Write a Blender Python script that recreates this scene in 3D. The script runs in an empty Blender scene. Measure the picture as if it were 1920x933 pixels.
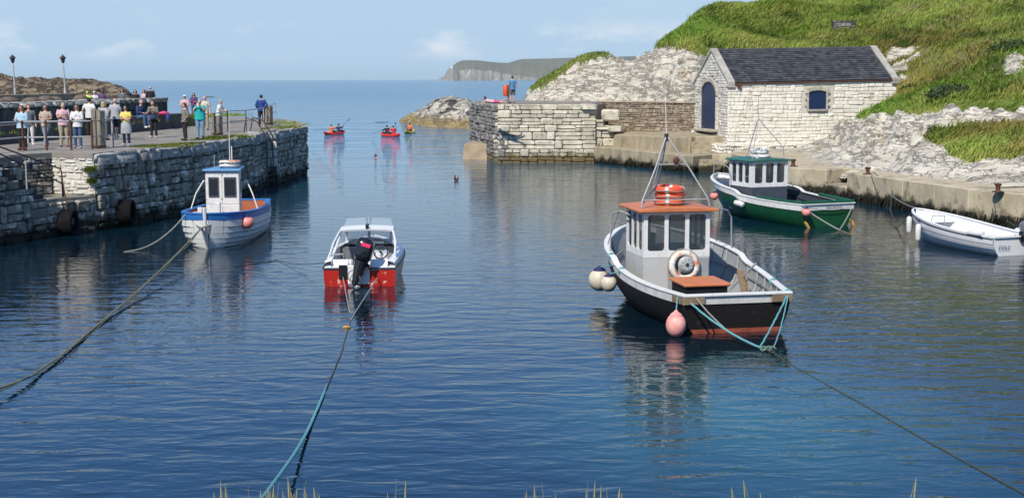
import bpy, math, random
import numpy as np
from mathutils import Vector, Matrix
random.seed(7); rng = np.random.default_rng(7)
S = bpy.context.scene
COL = S.collection
# ------------------------------------------------------------------ camera
F, CX, CY, EYE = 2500.0, 960.0, 466.5, 5.3
TH = math.atan((466.5-149.0)/F); RO = 0.0025
fw = Vector((0, math.cos(TH), -math.sin(TH)))
r0 = Vector((1, 0, 0)); u0 = Vector((0, math.sin(TH), math.cos(TH)))
rt = r0*math.cos(RO)-u0*math.sin(RO); up = u0*math.cos(RO)+r0*math.sin(RO)
cam = bpy.data.cameras.new('camera'); camo = bpy.data.objects.new('camera', cam); COL.objects.link(camo)
M = Matrix.Identity(4)
for i in range(3):
    M[i][0] = rt[i]; M[i][1] = up[i]; M[i][2] = -fw[i]
M[2][3] = EYE
camo.matrix_world = M
cam.sensor_width = 36; cam.lens = 36*F/1920; cam.clip_start = .1; cam.clip_end = 60000
S.camera = camo
# ------------------------------------------------------------------ light and sky
SUN_AZ, SUN_EL = math.radians(27), math.radians(46)   # azimuth: left of straight behind the camera
sd = Vector((-math.sin(SUN_AZ)*math.cos(SUN_EL), -math.cos(SUN_AZ)*math.cos(SUN_EL), math.sin(SUN_EL)))
sun = bpy.data.lights.new('sun', 'SUN'); sun.energy = 5.0; sun.angle = math.radians(.53); sun.color = (1, .93, .82)
so = bpy.data.objects.new('sun', sun); COL.objects.link(so)
so.rotation_euler = sd.to_track_quat('Z', 'Y').to_euler(); so.location = (0, 0, 60)
W = bpy.data.worlds.new('World'); S.world = W; W.use_nodes = True
wn, wl = W.node_tree.nodes, W.node_tree.links
wn.clear()
def wnode(t, **k):
    n = wn.new(t)
    for a, b in k.items(): setattr(n, a, b)
    return n
sky = wnode('ShaderNodeTexSky', sky_type='NISHITA', sun_disc=False, sun_elevation=SUN_EL)
sky.sun_rotation = math.atan2(sd.x, sd.y)
sky.air_density = 1.0; sky.dust_density = .1; sky.ozone_density = 2.5
geo = wnode('ShaderNodeTexCoord'); mp = wnode('ShaderNodeMapping'); mp.inputs['Scale'].default_value = (1, 1, 2.6)
mp.inputs['Location'].default_value = (3.1, 1.7, .35)
nz = wnode('ShaderNodeTexNoise'); nz.inputs['Scale'].default_value = 15; nz.inputs['Detail'].default_value = 8; nz.inputs['Roughness'].default_value = .55
rp = wnode('ShaderNodeValToRGB'); rp.color_ramp.elements[0].position = .51; rp.color_ramp.elements[1].position = .66
sx = wnode('ShaderNodeSeparateXYZ')
band = wnode('ShaderNodeMapRange'); band.inputs['From Min'].default_value = .012; band.inputs['From Max'].default_value = .022
band2 = wnode('ShaderNodeMapRange'); band2.inputs['From Min'].default_value = .045; band2.inputs['From Max'].default_value = .03; band2.inputs['To Min'].default_value = .12
m1 = wnode('ShaderNodeMath', operation='MULTIPLY'); m2 = wnode('ShaderNodeMath', operation='MULTIPLY')
m3 = wnode('ShaderNodeMath', operation='MULTIPLY'); m3.inputs[1].default_value = .75
mx = wnode('ShaderNodeMix', data_type='RGBA'); mx.inputs[7].default_value = (7.0, 7.5, 8.2, 1)
hz_mix = wnode('ShaderNodeMix', data_type='RGBA'); hz_mix.inputs[0].default_value = .0
bg = wnode('ShaderNodeBackground'); bg.inputs['Strength'].default_value = .115
wo = wnode('ShaderNodeOutputWorld')
L = wl.new
L(geo.outputs['Generated'], mp.inputs[0]); L(mp.outputs[0], nz.inputs[0]); L(nz.outputs[0], rp.inputs[0])
L(geo.outputs['Generated'], sx.inputs[0]); L(sx.outputs[2], band.inputs[0]); L(sx.outputs[2], band2.inputs[0])
L(rp.outputs[0], m1.inputs[0]); L(band.outputs[0], m1.inputs[1]); L(m1.outputs[0], m2.inputs[0]); L(band2.outputs[0], m2.inputs[1])
L(m2.outputs[0], m3.inputs[0]); sky_mid = wnode('ShaderNodeMix', data_type='RGBA'); sky_mid.inputs[7].default_value = (.95, 3.35, 8.6, 1)
hm = wnode('ShaderNodeMapRange', interpolation_type='SMOOTHSTEP'); hm.inputs['From Min'].default_value = .95; hm.inputs['From Max'].default_value = .15; hm.inputs['To Max'].default_value = .8
# clear sea air: the pale blue low sky of the photograph, the same all round
hb = wnode('ShaderNodeMapRange', interpolation_type='SMOOTHSTEP'); hb.inputs['From Min'].default_value = .27; hb.inputs['From Max'].default_value = .11
hb.inputs['To Max'].default_value = .95; hz_mix.inputs[7].default_value = (4.25, 5.75, 7.2, 1)
L(sx.outputs[2], hm.inputs[0]); L(hm.outputs[0], sky_mid.inputs[0]); L(sky.outputs[0], sky_mid.inputs[6])
L(sx.outputs[2], hb.inputs[0]); L(hb.outputs[0], hz_mix.inputs[0]); L(sky_mid.outputs[2], hz_mix.inputs[6])
L(m3.outputs[0], mx.inputs[0]); L(hz_mix.outputs[2], mx.inputs[6])
L(mx.outputs[2], bg.inputs[0]); L(bg.outputs[0], wo.inputs[0])
S.view_settings.view_transform = 'Standard'; S.view_settings.look = 'None'
S.view_settings.exposure = 0; S.view_settings.gamma = 1
S.render.engine = 'CYCLES'
S.cycles.max_bounces = 6; S.cycles.diffuse_bounces = 2; S.cycles.glossy_bounces = 3; S.cycles.transmission_bounces = 4
S.cycles.transparent_max_bounces = 6; S.cycles.volume_bounces = 0; S.cycles.caustics_reflective = False; S.cycles.caustics_refractive = False

# ------------------------------------------------------------------ helpers
def ray(px, py):
    return (fw + rt*((px-CX)/F) + up*((CY-py)/F))
def G(px, py, z=0.0):
    d = ray(px, py); t = (z-EYE)/d.z
    return Vector((d.x*t, d.y*t, z))
def D(px, py, dist):
    d = ray(px, py); t = dist/d.y
    return Vector((d.x*t, dist, EYE+d.z*t))

def hsh(i, j, k, s):
    n = (i.astype(np.int64)*374761393 + j.astype(np.int64)*668265263 + k.astype(np.int64)*2147483647 + s*974634777) & 0x7fffffff
    n = (n ^ (n >> 13))*1274126177 & 0x7fffffff
    n = (n ^ (n >> 16))*668265263 & 0x7fffffff
    return ((n ^ (n >> 15)) & 0xffff)/65535.0
def vnoise(x, y, z, s=0):
    x, y, z = np.broadcast_arrays(np.asarray(x, float), np.asarray(y, float), np.asarray(z, float))
    i, j, k = np.floor(x), np.floor(y), np.floor(z)
    a, b, c = x-i, y-j, z-k
    a, b, c = a*a*(3-2*a), b*b*(3-2*b), c*c*(3-2*c)
    r = 0
    for di in (0, 1):
        for dj in (0, 1):
            for dk in (0, 1):
                w = (a if di else 1-a)*(b if dj else 1-b)*(c if dk else 1-c)
                r = r + w*hsh(i+di, j+dj, k+dk, s)
    return r*2-1
def fbm(x, y, z, o=4, s=0, ridged=False):
    r = 0; a = .5; f = 1.0
    for q in range(o):
        n = vnoise(np.asarray(x)*f, np.asarray(y)*f, np.asarray(z)*f, s+q*17)
        if ridged: n = 1-2*np.abs(n)
        r = r + a*n; a *= .5; f *= 2.03
    return r

# ------------------------------------------------------------------ materials
MATS = {}
def mat(name, c1, c2=None, scale=6, rough=.7, bump=0, bscale=None, rnd=0, metal=0, contrast=(.35, .65), stretch=(1, 1, 1), detail=6,
        spots=None, island=0, alpha=None, attr=None, weed=None, coat=0, coord='Object', spec=.5, crack=None):
    """procedural surface: two tones mixed by noise, optional third tone in spots, random tone per piece, relief by bump"""
    m = bpy.data.materials.new(name); MATS[name] = m; m.use_nodes = True
    nt = m.node_tree; n = nt.nodes; l = nt.links.new
    b = n['Principled BSDF']; b.inputs['Roughness'].default_value = rough; b.inputs['Metallic'].default_value = metal
    b.inputs['Specular IOR Level'].default_value = spec
    if coat: b.inputs['Coat Weight'].default_value = coat; b.inputs['Coat Roughness'].default_value = .1
    g = n.new('ShaderNodeNewGeometry'); tc = n.new('ShaderNodeTexCoord')
    src = g.outputs['Position'] if coord == 'World' else tc.outputs['Object']
    mpn = n.new('ShaderNodeMapping'); mpn.inputs['Scale'].default_value = stretch; l(src, mpn.inputs[0]); vec = mpn.outputs[0]
    def noise(sc, dt=detail, ro=.6):
        q = n.new('ShaderNodeTexNoise'); q.inputs['Scale'].default_value = sc; q.inputs['Detail'].default_value = dt
        q.inputs['Roughness'].default_value = ro; l(vec, q.inputs['Vector']); return q.outputs[0]
    def ramp(x, lo, hi):
        q = n.new('ShaderNodeMapRange'); q.inputs['From Min'].default_value = lo; q.inputs['From Max'].default_value = hi; l(x, q.inputs[0]); return q.outputs[0]
    def mix(f, a, bb):
        q = n.new('ShaderNodeMix'); q.data_type = 'RGBA'
        if isinstance(f, (int, float)): q.inputs[0].default_value = f
        else: l(f, q.inputs[0])
        for s_, v in ((6, a), (7, bb)):
            if isinstance(v, tuple): q.inputs[s_].default_value = (*v[:3], 1)
            else: l(v, q.inputs[s_])
        return q.outputs[2]
    if c2 is None: c2 = tuple(x*.8 for x in c1)
    col = mix(ramp(noise(scale), *contrast), tuple(c1), tuple(c2))
    ck = None
    if crack:      # (scale, width, colour, vertical stretch): crevice shade painted as dark joints and fissures
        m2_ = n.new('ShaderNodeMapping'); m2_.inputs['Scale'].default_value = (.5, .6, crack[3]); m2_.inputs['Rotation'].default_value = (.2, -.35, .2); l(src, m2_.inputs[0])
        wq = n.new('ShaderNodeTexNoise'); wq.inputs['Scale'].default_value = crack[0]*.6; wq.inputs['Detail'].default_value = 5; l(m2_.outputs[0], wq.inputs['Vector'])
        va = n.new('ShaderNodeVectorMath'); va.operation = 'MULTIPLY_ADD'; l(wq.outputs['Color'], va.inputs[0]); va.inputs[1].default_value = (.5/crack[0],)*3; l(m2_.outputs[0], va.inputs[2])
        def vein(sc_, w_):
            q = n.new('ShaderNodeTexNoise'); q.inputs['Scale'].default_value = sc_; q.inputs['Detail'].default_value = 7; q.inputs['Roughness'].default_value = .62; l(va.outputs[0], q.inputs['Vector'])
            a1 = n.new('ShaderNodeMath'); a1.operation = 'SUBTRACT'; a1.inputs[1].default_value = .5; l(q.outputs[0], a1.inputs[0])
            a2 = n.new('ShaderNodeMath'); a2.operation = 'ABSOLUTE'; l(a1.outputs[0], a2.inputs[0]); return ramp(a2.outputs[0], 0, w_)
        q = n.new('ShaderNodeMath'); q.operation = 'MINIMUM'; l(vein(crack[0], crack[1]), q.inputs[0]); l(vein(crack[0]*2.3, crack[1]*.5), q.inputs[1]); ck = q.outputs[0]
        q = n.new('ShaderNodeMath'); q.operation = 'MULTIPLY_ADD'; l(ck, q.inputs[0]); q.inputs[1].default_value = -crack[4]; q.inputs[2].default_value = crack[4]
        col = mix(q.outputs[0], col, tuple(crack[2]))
    if attr:
        a = n.new('ShaderNodeAttribute'); a.attribute_name = attr
        q = n.new('ShaderNodeMix'); q.data_type = 'RGBA'; q.blend_type = 'MULTIPLY'; q.inputs[0].default_value = 1
        l(col, q.inputs[6]); l(a.outputs['Color'], q.inputs[7]); col = q.outputs[2]
    if spots:
        for (sc_, sz, lo, hi) in spots: col = mix(ramp(noise(sz, 5, .65), lo, hi), col, tuple(sc_))
    if rnd or island:
        oi = n.new('ShaderNodeObjectInfo'); hs = n.new('ShaderNodeHueSaturation')
        ad = n.new('ShaderNodeMath'); ad.operation = 'ADD'; l(oi.outputs['Random'], ad.inputs[0])
        if island: l(g.outputs['Random Per Island'], ad.inputs[1])
        fr = n.new('ShaderNodeMath'); fr.operation = 'FRACT'; l(ad.outputs[0], fr.inputs[0])
        mr = n.new('ShaderNodeMapRange'); k = rnd or island
        mr.inputs['To Min'].default_value = 1-k; mr.inputs['To Max'].default_value = 1+k
        l(fr.outputs[0], mr.inputs[0]); l(mr.outputs[0], hs.inputs['Value']); l(col, hs.inputs['Color']); col = hs.outputs[0]
    if weed:      # (colour, z low, z high): tide line growth and wet staining above the water
        sp = n.new('ShaderNodeSeparateXYZ'); l(g.outputs['Position'], sp.inputs[0])
        wn_ = n.new('ShaderNodeTexNoise'); wn_.inputs['Scale'].default_value = 1.7; wn_.inputs['Detail'].default_value = 6; l(g.outputs['Position'], wn_.inputs['Vector'])
        sc2 = n.new('ShaderNodeMath'); sc2.operation = 'MULTIPLY_ADD'; l(wn_.outputs[0], sc2.inputs[0]); sc2.inputs[1].default_value = -(weed[2]-weed[1])*1.6-.25
        l(sp.outputs[2], sc2.inputs[2])
        mid = (weed[1]+weed[2])/2-((weed[2]-weed[1])*.8+.12)
        q = n.new('ShaderNodeMapRange'); q.inputs['From Min'].default_value = mid-(weed[2]-weed[1])*.25; q.inputs['From Max'].default_value = mid+(weed[2]-weed[1])*.25
        q.inputs['To Min'].default_value = 1; q.inputs['To Max'].default_value = 0
        l(sc2.outputs[0], q.inputs[0]); col = mix(q.outputs[0], col, tuple(weed[0]))
    l(col, b.inputs['Base Color'])
    if bump:
        bn = n.new('ShaderNodeBump'); bn.inputs['Strength'].default_value = 1; bn.inputs['Distance'].default_value = bump
        hsrc = noise(bscale or scale*2, 8, .65)
        if ck is not None:
            q = n.new('ShaderNodeMath'); q.operation = 'MULTIPLY_ADD'; l(ck, q.inputs[0]); q.inputs[1].default_value = .6; l(hsrc, q.inputs[2]); hsrc = q.outputs[0]
        l(hsrc, bn.inputs['Height']); l(bn.outputs[0], b.inputs['Normal'])
    if alpha is not None: b.inputs['Alpha'].default_value = alpha
    return m
def paint(name, c, rough=.35, wear=.12, scale=5, bump=.0, dirtc=None, **k):
    d = dirtc or tuple(x*.55+.02 for x in c)
    return mat(name, c, tuple(x*(1-wear) for x in c), scale=scale, rough=rough, spots=[(d, scale*2.2, .58, .74)], bump=bump, **k)

# ------------------------------------------------------------------ mesh building
WP = {}      # parents whose children are written in world coordinates
def link(o, parent=None):
    COL.objects.link(o)
    if parent is not None:
        o.parent = parent
        if parent.name in WP: o.matrix_parent_inverse = WP[parent.name]
    return o
def tag(o, label=None, cat=None, group=None, kind=None):
    if label: o['label'] = label
    if cat: o['category'] = cat
    if group: o['group'] = group
    if kind: o['kind'] = kind
    return o
def empty(name, loc=(0, 0, 0), rz=0, label=None, cat=None, group=None, rot=None):
    o = bpy.data.objects.new(name, None); o.location = loc; o.rotation_euler = rot or (0, 0, rz); o.empty_display_size = .2
    link(o); return tag(o, label, cat, group)
def wempty(name, loc, label=None, cat=None, group=None):
    o = empty(name, loc, 0, label, cat, group); WP[o.name] = Matrix.Translation(-Vector(loc)); return o
class MB:
    def __init__(s): s.v = []; s.f = []
    def add(s, vs, fs):
        k = len(s.v); s.v += [tuple(p) for p in vs]; s.f += [tuple(i+k for i in q) for q in fs]; return s
    def box(s, c, d, rz=0, rot=None, taper=1.0):
        x, y, z = d[0]/2, d[1]/2, d[2]/2
        ps = [Vector((a*x*(taper if e > 0 else 1), b_*y*(taper if e > 0 else 1), e*z)) for e in (-1, 1) for a, b_ in ((-1, -1), (1, -1), (1, 1), (-1, 1))]
        R = rot if rot is not None else Matrix.Rotation(rz, 3, 'Z')
        ps = [R @ p + Vector(c) for p in ps]
        return s.add(ps, [(3, 2, 1, 0), (4, 5, 6, 7), (0, 1, 5, 4), (1, 2, 6, 5), (2, 3, 7, 6), (3, 0, 4, 7)])
    def prism(s, poly, z0, z1):
        n = len(poly)
        z0 = [z0]*n if isinstance(z0, (int, float)) else z0; z1 = [z1]*n if isinstance(z1, (int, float)) else z1
        return s.add([(p[0], p[1], z0[i]) for i, p in enumerate(poly)]+[(p[0], p[1], z1[i]) for i, p in enumerate(poly)],
                     [tuple(range(n))[::-1], tuple(range(n, 2*n))]+[(i, (i+1) % n, n+(i+1) % n, n+i) for i in range(n)])
    def slab(s, poly, ext):      # planar polygon of 3D points extruded by a vector
        n = len(poly); e = Vector(ext)
        return s.add([Vector(p) for p in poly]+[Vector(p)+e for p in poly],
                     [tuple(range(n))[::-1], tuple(range(n, 2*n))]+[(i, (i+1) % n, n+(i+1) % n, n+i) for i in range(n)])
    def tube(s, pts, r, n=8, cap=True, closed=False, ry=None, up=None):
        pts = [Vector(p) for p in pts]; m = len(pts)
        r = [r]*m if isinstance(r, (int, float)) else list(r)
        rb = [(ry if isinstance(ry, (int, float)) else ry[i]) if ry is not None else r[i] for i in range(m)]
        vs = []; nrm = Vector(up) if up is not None else None
        for i in range(m):
            a = pts[(i-1) % m] if (i > 0 or closed) else pts[i]
            b = pts[(i+1) % m] if (i < m-1 or closed) else pts[i]
            t = (b-a); t = t.normalized() if t.length > 1e-9 else Vector((0, 0, 1))
            if nrm is None: nrm = Vector((0, 0, 1)) if abs(t.z) < .9 else Vector((1, 0, 0))
            q = nrm-t*nrm.dot(t)
            if q.length < 1e-6: q = t.orthogonal()
            q.normalize()
            if up is None: nrm = q
            bb = t.cross(q)
            for k in range(n):
                an = 2*math.pi*k/n
                vs.append(pts[i]+q*(math.cos(an)*rb[i])+bb*(math.sin(an)*r[i]))
        fs = []
        for i in range(m if closed else m-1):
            j = (i+1) % m
            for k in range(n):
                fs.append((i*n+k, i*n+(k+1) % n, j*n+(k+1) % n, j*n+k))
        if cap and not closed: fs += [tuple(range(n))[::-1], tuple(range((m-1)*n, m*n))]
        return s.add(vs, fs)
    def rings(s, rings, cap=True, closed=True):     # list of rings of equal length
        n = len(rings[0]); fs = []
        for i in range(len(rings)-1):
            for k in range(n if closed else n-1):
                fs.append((i*n+k, i*n+(k+1) % n, (i+1)*n+(k+1) % n, (i+1)*n+k))
        if cap: fs += [tuple(range(n))[::-1], tuple(range((len(rings)-1)*n, len(rings)*n))]
        return s.add([p for r_ in rings for p in r_], fs)
    def ell(s, c, r, n=14, m=9, rot=None, fn=None):
        if isinstance(r, (int, float)): r = (r, r, r)
        R = rot if rot is not None else Matrix.Identity(3)
        rs = []
        for i in range(m+1):
            th = math.pi*(i+.02 if i == 0 else (i-.02 if i == m else i))/m
            ring = []
            for k in range(n):
                ph = 2*math.pi*k/n
                d = Vector((math.sin(th)*math.cos(ph), math.sin(th)*math.sin(ph), math.cos(th)))
                q = fn(d) if fn else 1
                ring.append(R @ Vector((d.x*r[0]*q, d.y*r[1]*q, d.z*r[2]*q))+Vector(c))
            rs.append(ring)
        return s.rings(rs)
    def torus(s, c, R_, r, axis=(0, 0, 1), n=24, m=8, sq=1):
        ax = Vector(axis).normalized(); a = ax.orthogonal().normalized(); b = ax.cross(a)
        pts = [Vector(c)+a*(R_*math.cos(2*math.pi*i/n))+b*(R_*math.sin(2*math.pi*i/n)) for i in range(n)]
        return s.tube(pts, r, m, closed=True, up=ax, ry=r*sq)
    def build(s, name, m, parent=None, smooth=40, bevel=0, loc=None, rz=0, seg=1):
        me = bpy.data.meshes.new(name); me.from_pydata(s.v, [], s.f); me.update()
        if m is not None: me.materials.append(MATS[m] if isinstance(m, str) else m)
        if smooth:
            me.polygons.foreach_set('use_smooth', [True]*len(me.polygons)); me.set_sharp_from_angle(angle=math.radians(smooth))
        o = bpy.data.objects.new(name, me)
        if loc is not None: o.location = loc
        o.rotation_euler.z = rz
        if bevel:
            bv = o.modifiers.new('bevel', 'BEVEL'); bv.width = bevel; bv.segments = seg; bv.limit_method = 'ANGLE'; bv.angle_limit = math.radians(40)
        return link(o, parent)
def npmesh(name, verts, faces, m, parent=None, smooth=0, color=None):
    """faces: (n,3) or (n,4) array"""
    me = bpy.data.meshes.new(name); verts = np.asarray(verts, np.float32); faces = np.asarray(faces, np.int32); k = faces.shape[1]
    me.vertices.add(len(verts)); me.vertices.foreach_set('co', verts.ravel())
    me.loops.add(faces.size); me.loops.foreach_set('vertex_index', faces.ravel())
    me.polygons.add(len(faces)); me.polygons.foreach_set('loop_start', np.arange(0, faces.size, k, dtype=np.int32))
    me.update(calc_edges=True); me.validate()
    if color is not None:
        ca = me.color_attributes.new('tone', 'FLOAT_COLOR', 'POINT'); ca.data.foreach_set('color', np.asarray(color, np.float32).ravel())
    if smooth: me.polygons.foreach_set('use_smooth', [True]*len(me.polygons))
    me.materials.append(MATS[m])
    return link(bpy.data.objects.new(name, me), parent)
def grid_faces(nu, nv):
    i, j = np.meshgrid(np.arange(nu-1), np.arange(nv-1), indexing='ij')
    a = (i*nv+j).ravel(); return np.stack([a, a+nv, a+nv+1, a+1], 1)

# stones, slates, planks: pieces laid on a wall, the largest in view as parts, the rest joined
def stone_variants(n=12, rough=.1, tag_='s'):
    out = []
    for q in range(n):
        r = random.Random(q*31+int(rough*100))
        g = [-.5, -.36, .36, .5]; pos = {}
        vs = []; fs = []
        cj = [(r.uniform(-1, 1)*rough*.5, r.uniform(-1, 1)*rough*.5) for _ in range(4)]
        for i in range(4):
            for j in range(4):
                x, z = g[i], g[j]
                edge = i in (0, 3) or j in (0, 3); corner = i in (0, 3) and j in (0, 3)
                fx, fz = (x+.5), (z+.5)
                dx = (cj[0][0]*(1-fx)*(1-fz)+cj[1][0]*fx*(1-fz)+cj[2][0]*(1-fx)*fz+cj[3][0]*fx*fz)
                dz = (cj[0][1]*(1-fx)*(1-fz)+cj[1][1]*fx*(1-fz)+cj[2][1]*(1-fx)*fz+cj[3][1]*fx*fz)
                k = .90 if corner else 1
                y = (.55-r.uniform(0, rough*2) if edge else 1-r.uniform(0, rough*4))
                vs.append(((x+dx+(0 if edge else r.uniform(-1, 1)*rough*.6))*k, y, (z+dz+(0 if edge else r.uniform(-1, 1)*rough*.6))*k))
        idx = lambda i, j: i*4+j
        for i in range(3):
            for j in range(3): fs.append((idx(i, j), idx(i+1, j), idx(i+1, j+1), idx(i, j+1)))
        rim = [(0, 0), (1, 0), (2, 0), (3, 0), (3, 1), (3, 2), (3, 3), (2, 3), (1, 3), (0, 3), (0, 2), (0, 1)]
        b0 = len(vs)
        for (i, j) in rim: vs.append((vs[idx(i, j)][0], -.3, vs[idx(i, j)][2]))
        for q_ in range(12):
            a, b_ = rim[q_], rim[(q_+1) % 12]
            fs.append((idx(*b_), idx(*a), b0+q_, b0+(q_+1) % 12))
        out.append((vs, fs))
    return out
SV = {'rough': stone_variants(12, .12), 'neat': stone_variants(10, .055), 'flat': stone_variants(8, .02)}
def campx(p, size):
    d = max(1.0, Vector(p).y); return size*F/d
class Pieces:
    def __init__(s, name, m, parent, kind='rough', limit=300, minpx=9.5):
        s.name, s.m, s.parent, s.kind, s.limit, s.minpx, s.L = name, m, parent, kind, limit, minpx, []
    def add(s, c, U, V, N, w, h, t, m=None):
        c = Vector(c); px = max(w*F/max(1, c.y)*max(.35, abs(Vector(U).x)), h*F/max(1, c.y))
        on = (D(0, 500, c.y).x-.3) < c.x < (D(1920, 500, c.y).x+.3)
        s.L.append((px if on else 0, c, Vector(U), Vector(V), Vector(N), w, h, t, m or s.m, random.randrange(len(SV[s.kind]))))
    def finish(s, joined_name=None):
        s.L.sort(key=lambda q: -q[0]); cache = {}
        joined = {}
        for k, (px, c, U, V, N, w, h, t, m, var) in enumerate(s.L):
            Mx = Matrix.Identity(4)
            for i in range(3): Mx[i][0] = U[i]*w; Mx[i][1] = N[i]*t; Mx[i][2] = V[i]*h; Mx[i][3] = c[i]
            if k < s.limit and px >= s.minpx:
                key = (var, m)
                if key not in cache:
                    me = bpy.data.meshes.new(s.name); me.from_pydata(SV[s.kind][var][0], [], SV[s.kind][var][1]); me.materials.append(MATS[m])
                    me.polygons.foreach_set('use_smooth', [True]*len(me.polygons)); me.set_sharp_from_angle(angle=math.radians(50 if s.kind == 'rough' else 30)); cache[key] = me
                o = bpy.data.objects.new(s.name, cache[key]); link(o, s.parent); o.matrix_basis = Mx
            else:
                j = joined.setdefault(m, MB()); j.add([Mx @ Vector(p) for p in SV[s.kind][var][0]], SV[s.kind][var][1])
        for m, j in joined.items():
            o = j.build(joined_name or s.name+'_field', m, s.parent, smooth=45); o['kind'] = 'stuff'
def lay_courses(P, O, U, V, N, width, vtop, ch=(.28, .42), ln=(.35, .9), gap=.02, t=.09, inside=None, seed=1, split=.5, tj=.5, v0=0.0):
    """random ashlar / rubble: doubled courses, some cells one tall stone, others split in two"""
    r = random.Random(seed); O, U, V, N = Vector(O), Vector(U), Vector(V), Vector(N); v = v0
    top = vtop if callable(vtop) else (lambda u: vtop)
    vm = max(top(width*i/20) for i in range(21))
    while v < vm-.05:
        H = r.uniform(*ch)*2; x = -r.uniform(0, .3)
        def put(a, b, c_, d_):
            a = max(a, 0); b = min(b, width)
            d_ = min(d_, top((a+b)/2))
            if b-a < .08 or d_-c_ < .07: return
            uc, vc = (a+b)/2, (c_+d_)/2
            if inside and not inside(uc, vc, b-a, d_-c_): return
            P.add(O+U*uc+V*vc, U, V, N, b-a-gap, d_-c_-gap, t*r.uniform(1-tj, 1+tj))
        while x < width:
            w = r.uniform(*ln)
            if r.random() > split: put(x, x+w*.85, v, v+H)
            else:
                hm = v+H*r.uniform(.4, .6); w *= 1.5
                for (c_, d_) in ((v, hm), (hm, v+H)):
                    k = 1 if r.random() < .4 else (2 if r.random() < .75 else 3); cuts = sorted([0, 1]+[(q+1)/k+r.uniform(-.12, .12) for q in range(k-1)])
                    for a_, b_ in zip(cuts, cuts[1:]): put(x+w*a_, x+w*b_, c_, d_)
                w /= 1.0
                x += w; continue
            x += w*.85
        v += H
# ================================================================== SETTING
# ---- materials of the setting
def water_material():
    m = bpy.data.materials.new('sea_water'); MATS['sea_water'] = m; m.use_nodes = True
    nt = m.node_tree; n = nt.nodes; l = nt.links.new; b = n['Principled BSDF']
    g = n.new('ShaderNodeNewGeometry'); sp = n.new('ShaderNodeSeparateXYZ'); l(g.outputs['Position'], sp.inputs[0])
    def mr(src, a, b_, c=0, d=1):
        q = n.new('ShaderNodeMapRange'); q.inputs['From Min'].default_value = a; q.inputs['From Max'].default_value = b_
        q.inputs['To Min'].default_value = c; q.inputs['To Max'].default_value = d; l(src, q.inputs[0]); return q.outputs[0]
    def noise(scale, st, det=3, rough=.5, dist=0, rot=0):
        mpn = n.new('ShaderNodeMapping'); mpn.inputs['Scale'].default_value = st; mpn.inputs['Rotation'].default_value = (0, 0, rot); l(g.outputs['Position'], mpn.inputs[0])
        q = n.new('ShaderNodeTexNoise'); q.inputs['Scale'].default_value = scale; q.inputs['Detail'].default_value = det
        q.inputs['Roughness'].default_value = rough; q.inputs['Distortion'].default_value = dist; l(mpn.outputs[0], q.inputs[0]); return q.outputs[0]
    def math_(op, a, b_):
        q = n.new('ShaderNodeMath'); q.operation = op
        for i, v in enumerate((a, b_)):
            if isinstance(v, (int, float)): q.inputs[i].default_value = v
            else: l(v, q.inputs[i])
        return q.outputs[0]
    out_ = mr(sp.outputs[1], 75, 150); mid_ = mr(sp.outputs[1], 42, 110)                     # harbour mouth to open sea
    # colour of the water body: deep blue, sky reflection painted in farther out, greener over the shallow sand patch
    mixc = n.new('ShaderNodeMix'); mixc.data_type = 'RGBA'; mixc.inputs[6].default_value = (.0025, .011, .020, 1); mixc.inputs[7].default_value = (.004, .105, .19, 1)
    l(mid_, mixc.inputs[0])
    vd = n.new('ShaderNodeVectorMath'); vd.operation = 'DISTANCE'; ms = n.new('ShaderNodeMapping'); ms.inputs['Scale'].default_value = (.55, .42, 1)
    l(g.outputs['Position'], ms.inputs[0]); l(ms.outputs[0], vd.inputs[0]); vd.inputs[1].default_value = (3.6*.55, 20.6*.42, 0)
    sh = mr(math_('ADD', vd.outputs['Value'], noise(.8, (1, 1, 1), 2)), .6, 2.9, .75, 0)
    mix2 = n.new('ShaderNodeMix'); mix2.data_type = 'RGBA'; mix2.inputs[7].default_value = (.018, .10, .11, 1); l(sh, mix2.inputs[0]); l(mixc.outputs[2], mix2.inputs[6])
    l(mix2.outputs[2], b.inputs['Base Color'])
    b.inputs['IOR'].default_value = 1.52
    l(mr(sp.outputs[1], 60, 400, .01, .14), b.inputs['Roughness'])
    # ripples: long low swell lines across the view, small chop, smooth and ruffled patches
    patch = mr(noise(.09, (1, 1.6, 1), 2), .38, .62, .35, 1.0)
    calm = mr(sp.outputs[1], 12, 45, 1.0, .75)
    right = mr(sp.outputs[0], 3, 14, .8, 1.5)
    h1 = math_('MULTIPLY', noise(1.8, (.52, 1.25, 1), 2, .45, .5, .05), .029)
    h2 = math_('MULTIPLY', math_('MULTIPLY', noise(4.2, (.62, 1.2, 1), 3, .5, .3, -.12), .0095), patch)
    h3 = math_('MULTIPLY', math_('MULTIPLY', noise(9, (.6, 1.1, 1), 2, .5, 0, .2), .0045), right)
    hh = math_('MULTIPLY', math_('ADD', math_('ADD', h1, h2), h3), calm)
    s1 = math_('MULTIPLY', math_('MULTIPLY', noise(.22, (.35, 1.0, 1), 5, .6, .4), .9), out_)
    s2 = math_('MULTIPLY', math_('MULTIPLY', noise(.75, (.3, 1.0, 1), 4, .55, .5, .04), .16), mr(sp.outputs[1], 55, 120))
    ht = math_('ADD', math_('ADD', hh, s1), s2)
    bn = n.new('ShaderNodeBump'); bn.inputs['Strength'].default_value = 1.0; bn.inputs['Distance'].default_value = 1.0; l(ht, bn.inputs['Height'])
    l(bn.outputs[0], b.inputs['Normal'])
water_material()
DARKW = ((.012, .014, .010), .15, .9)
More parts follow.
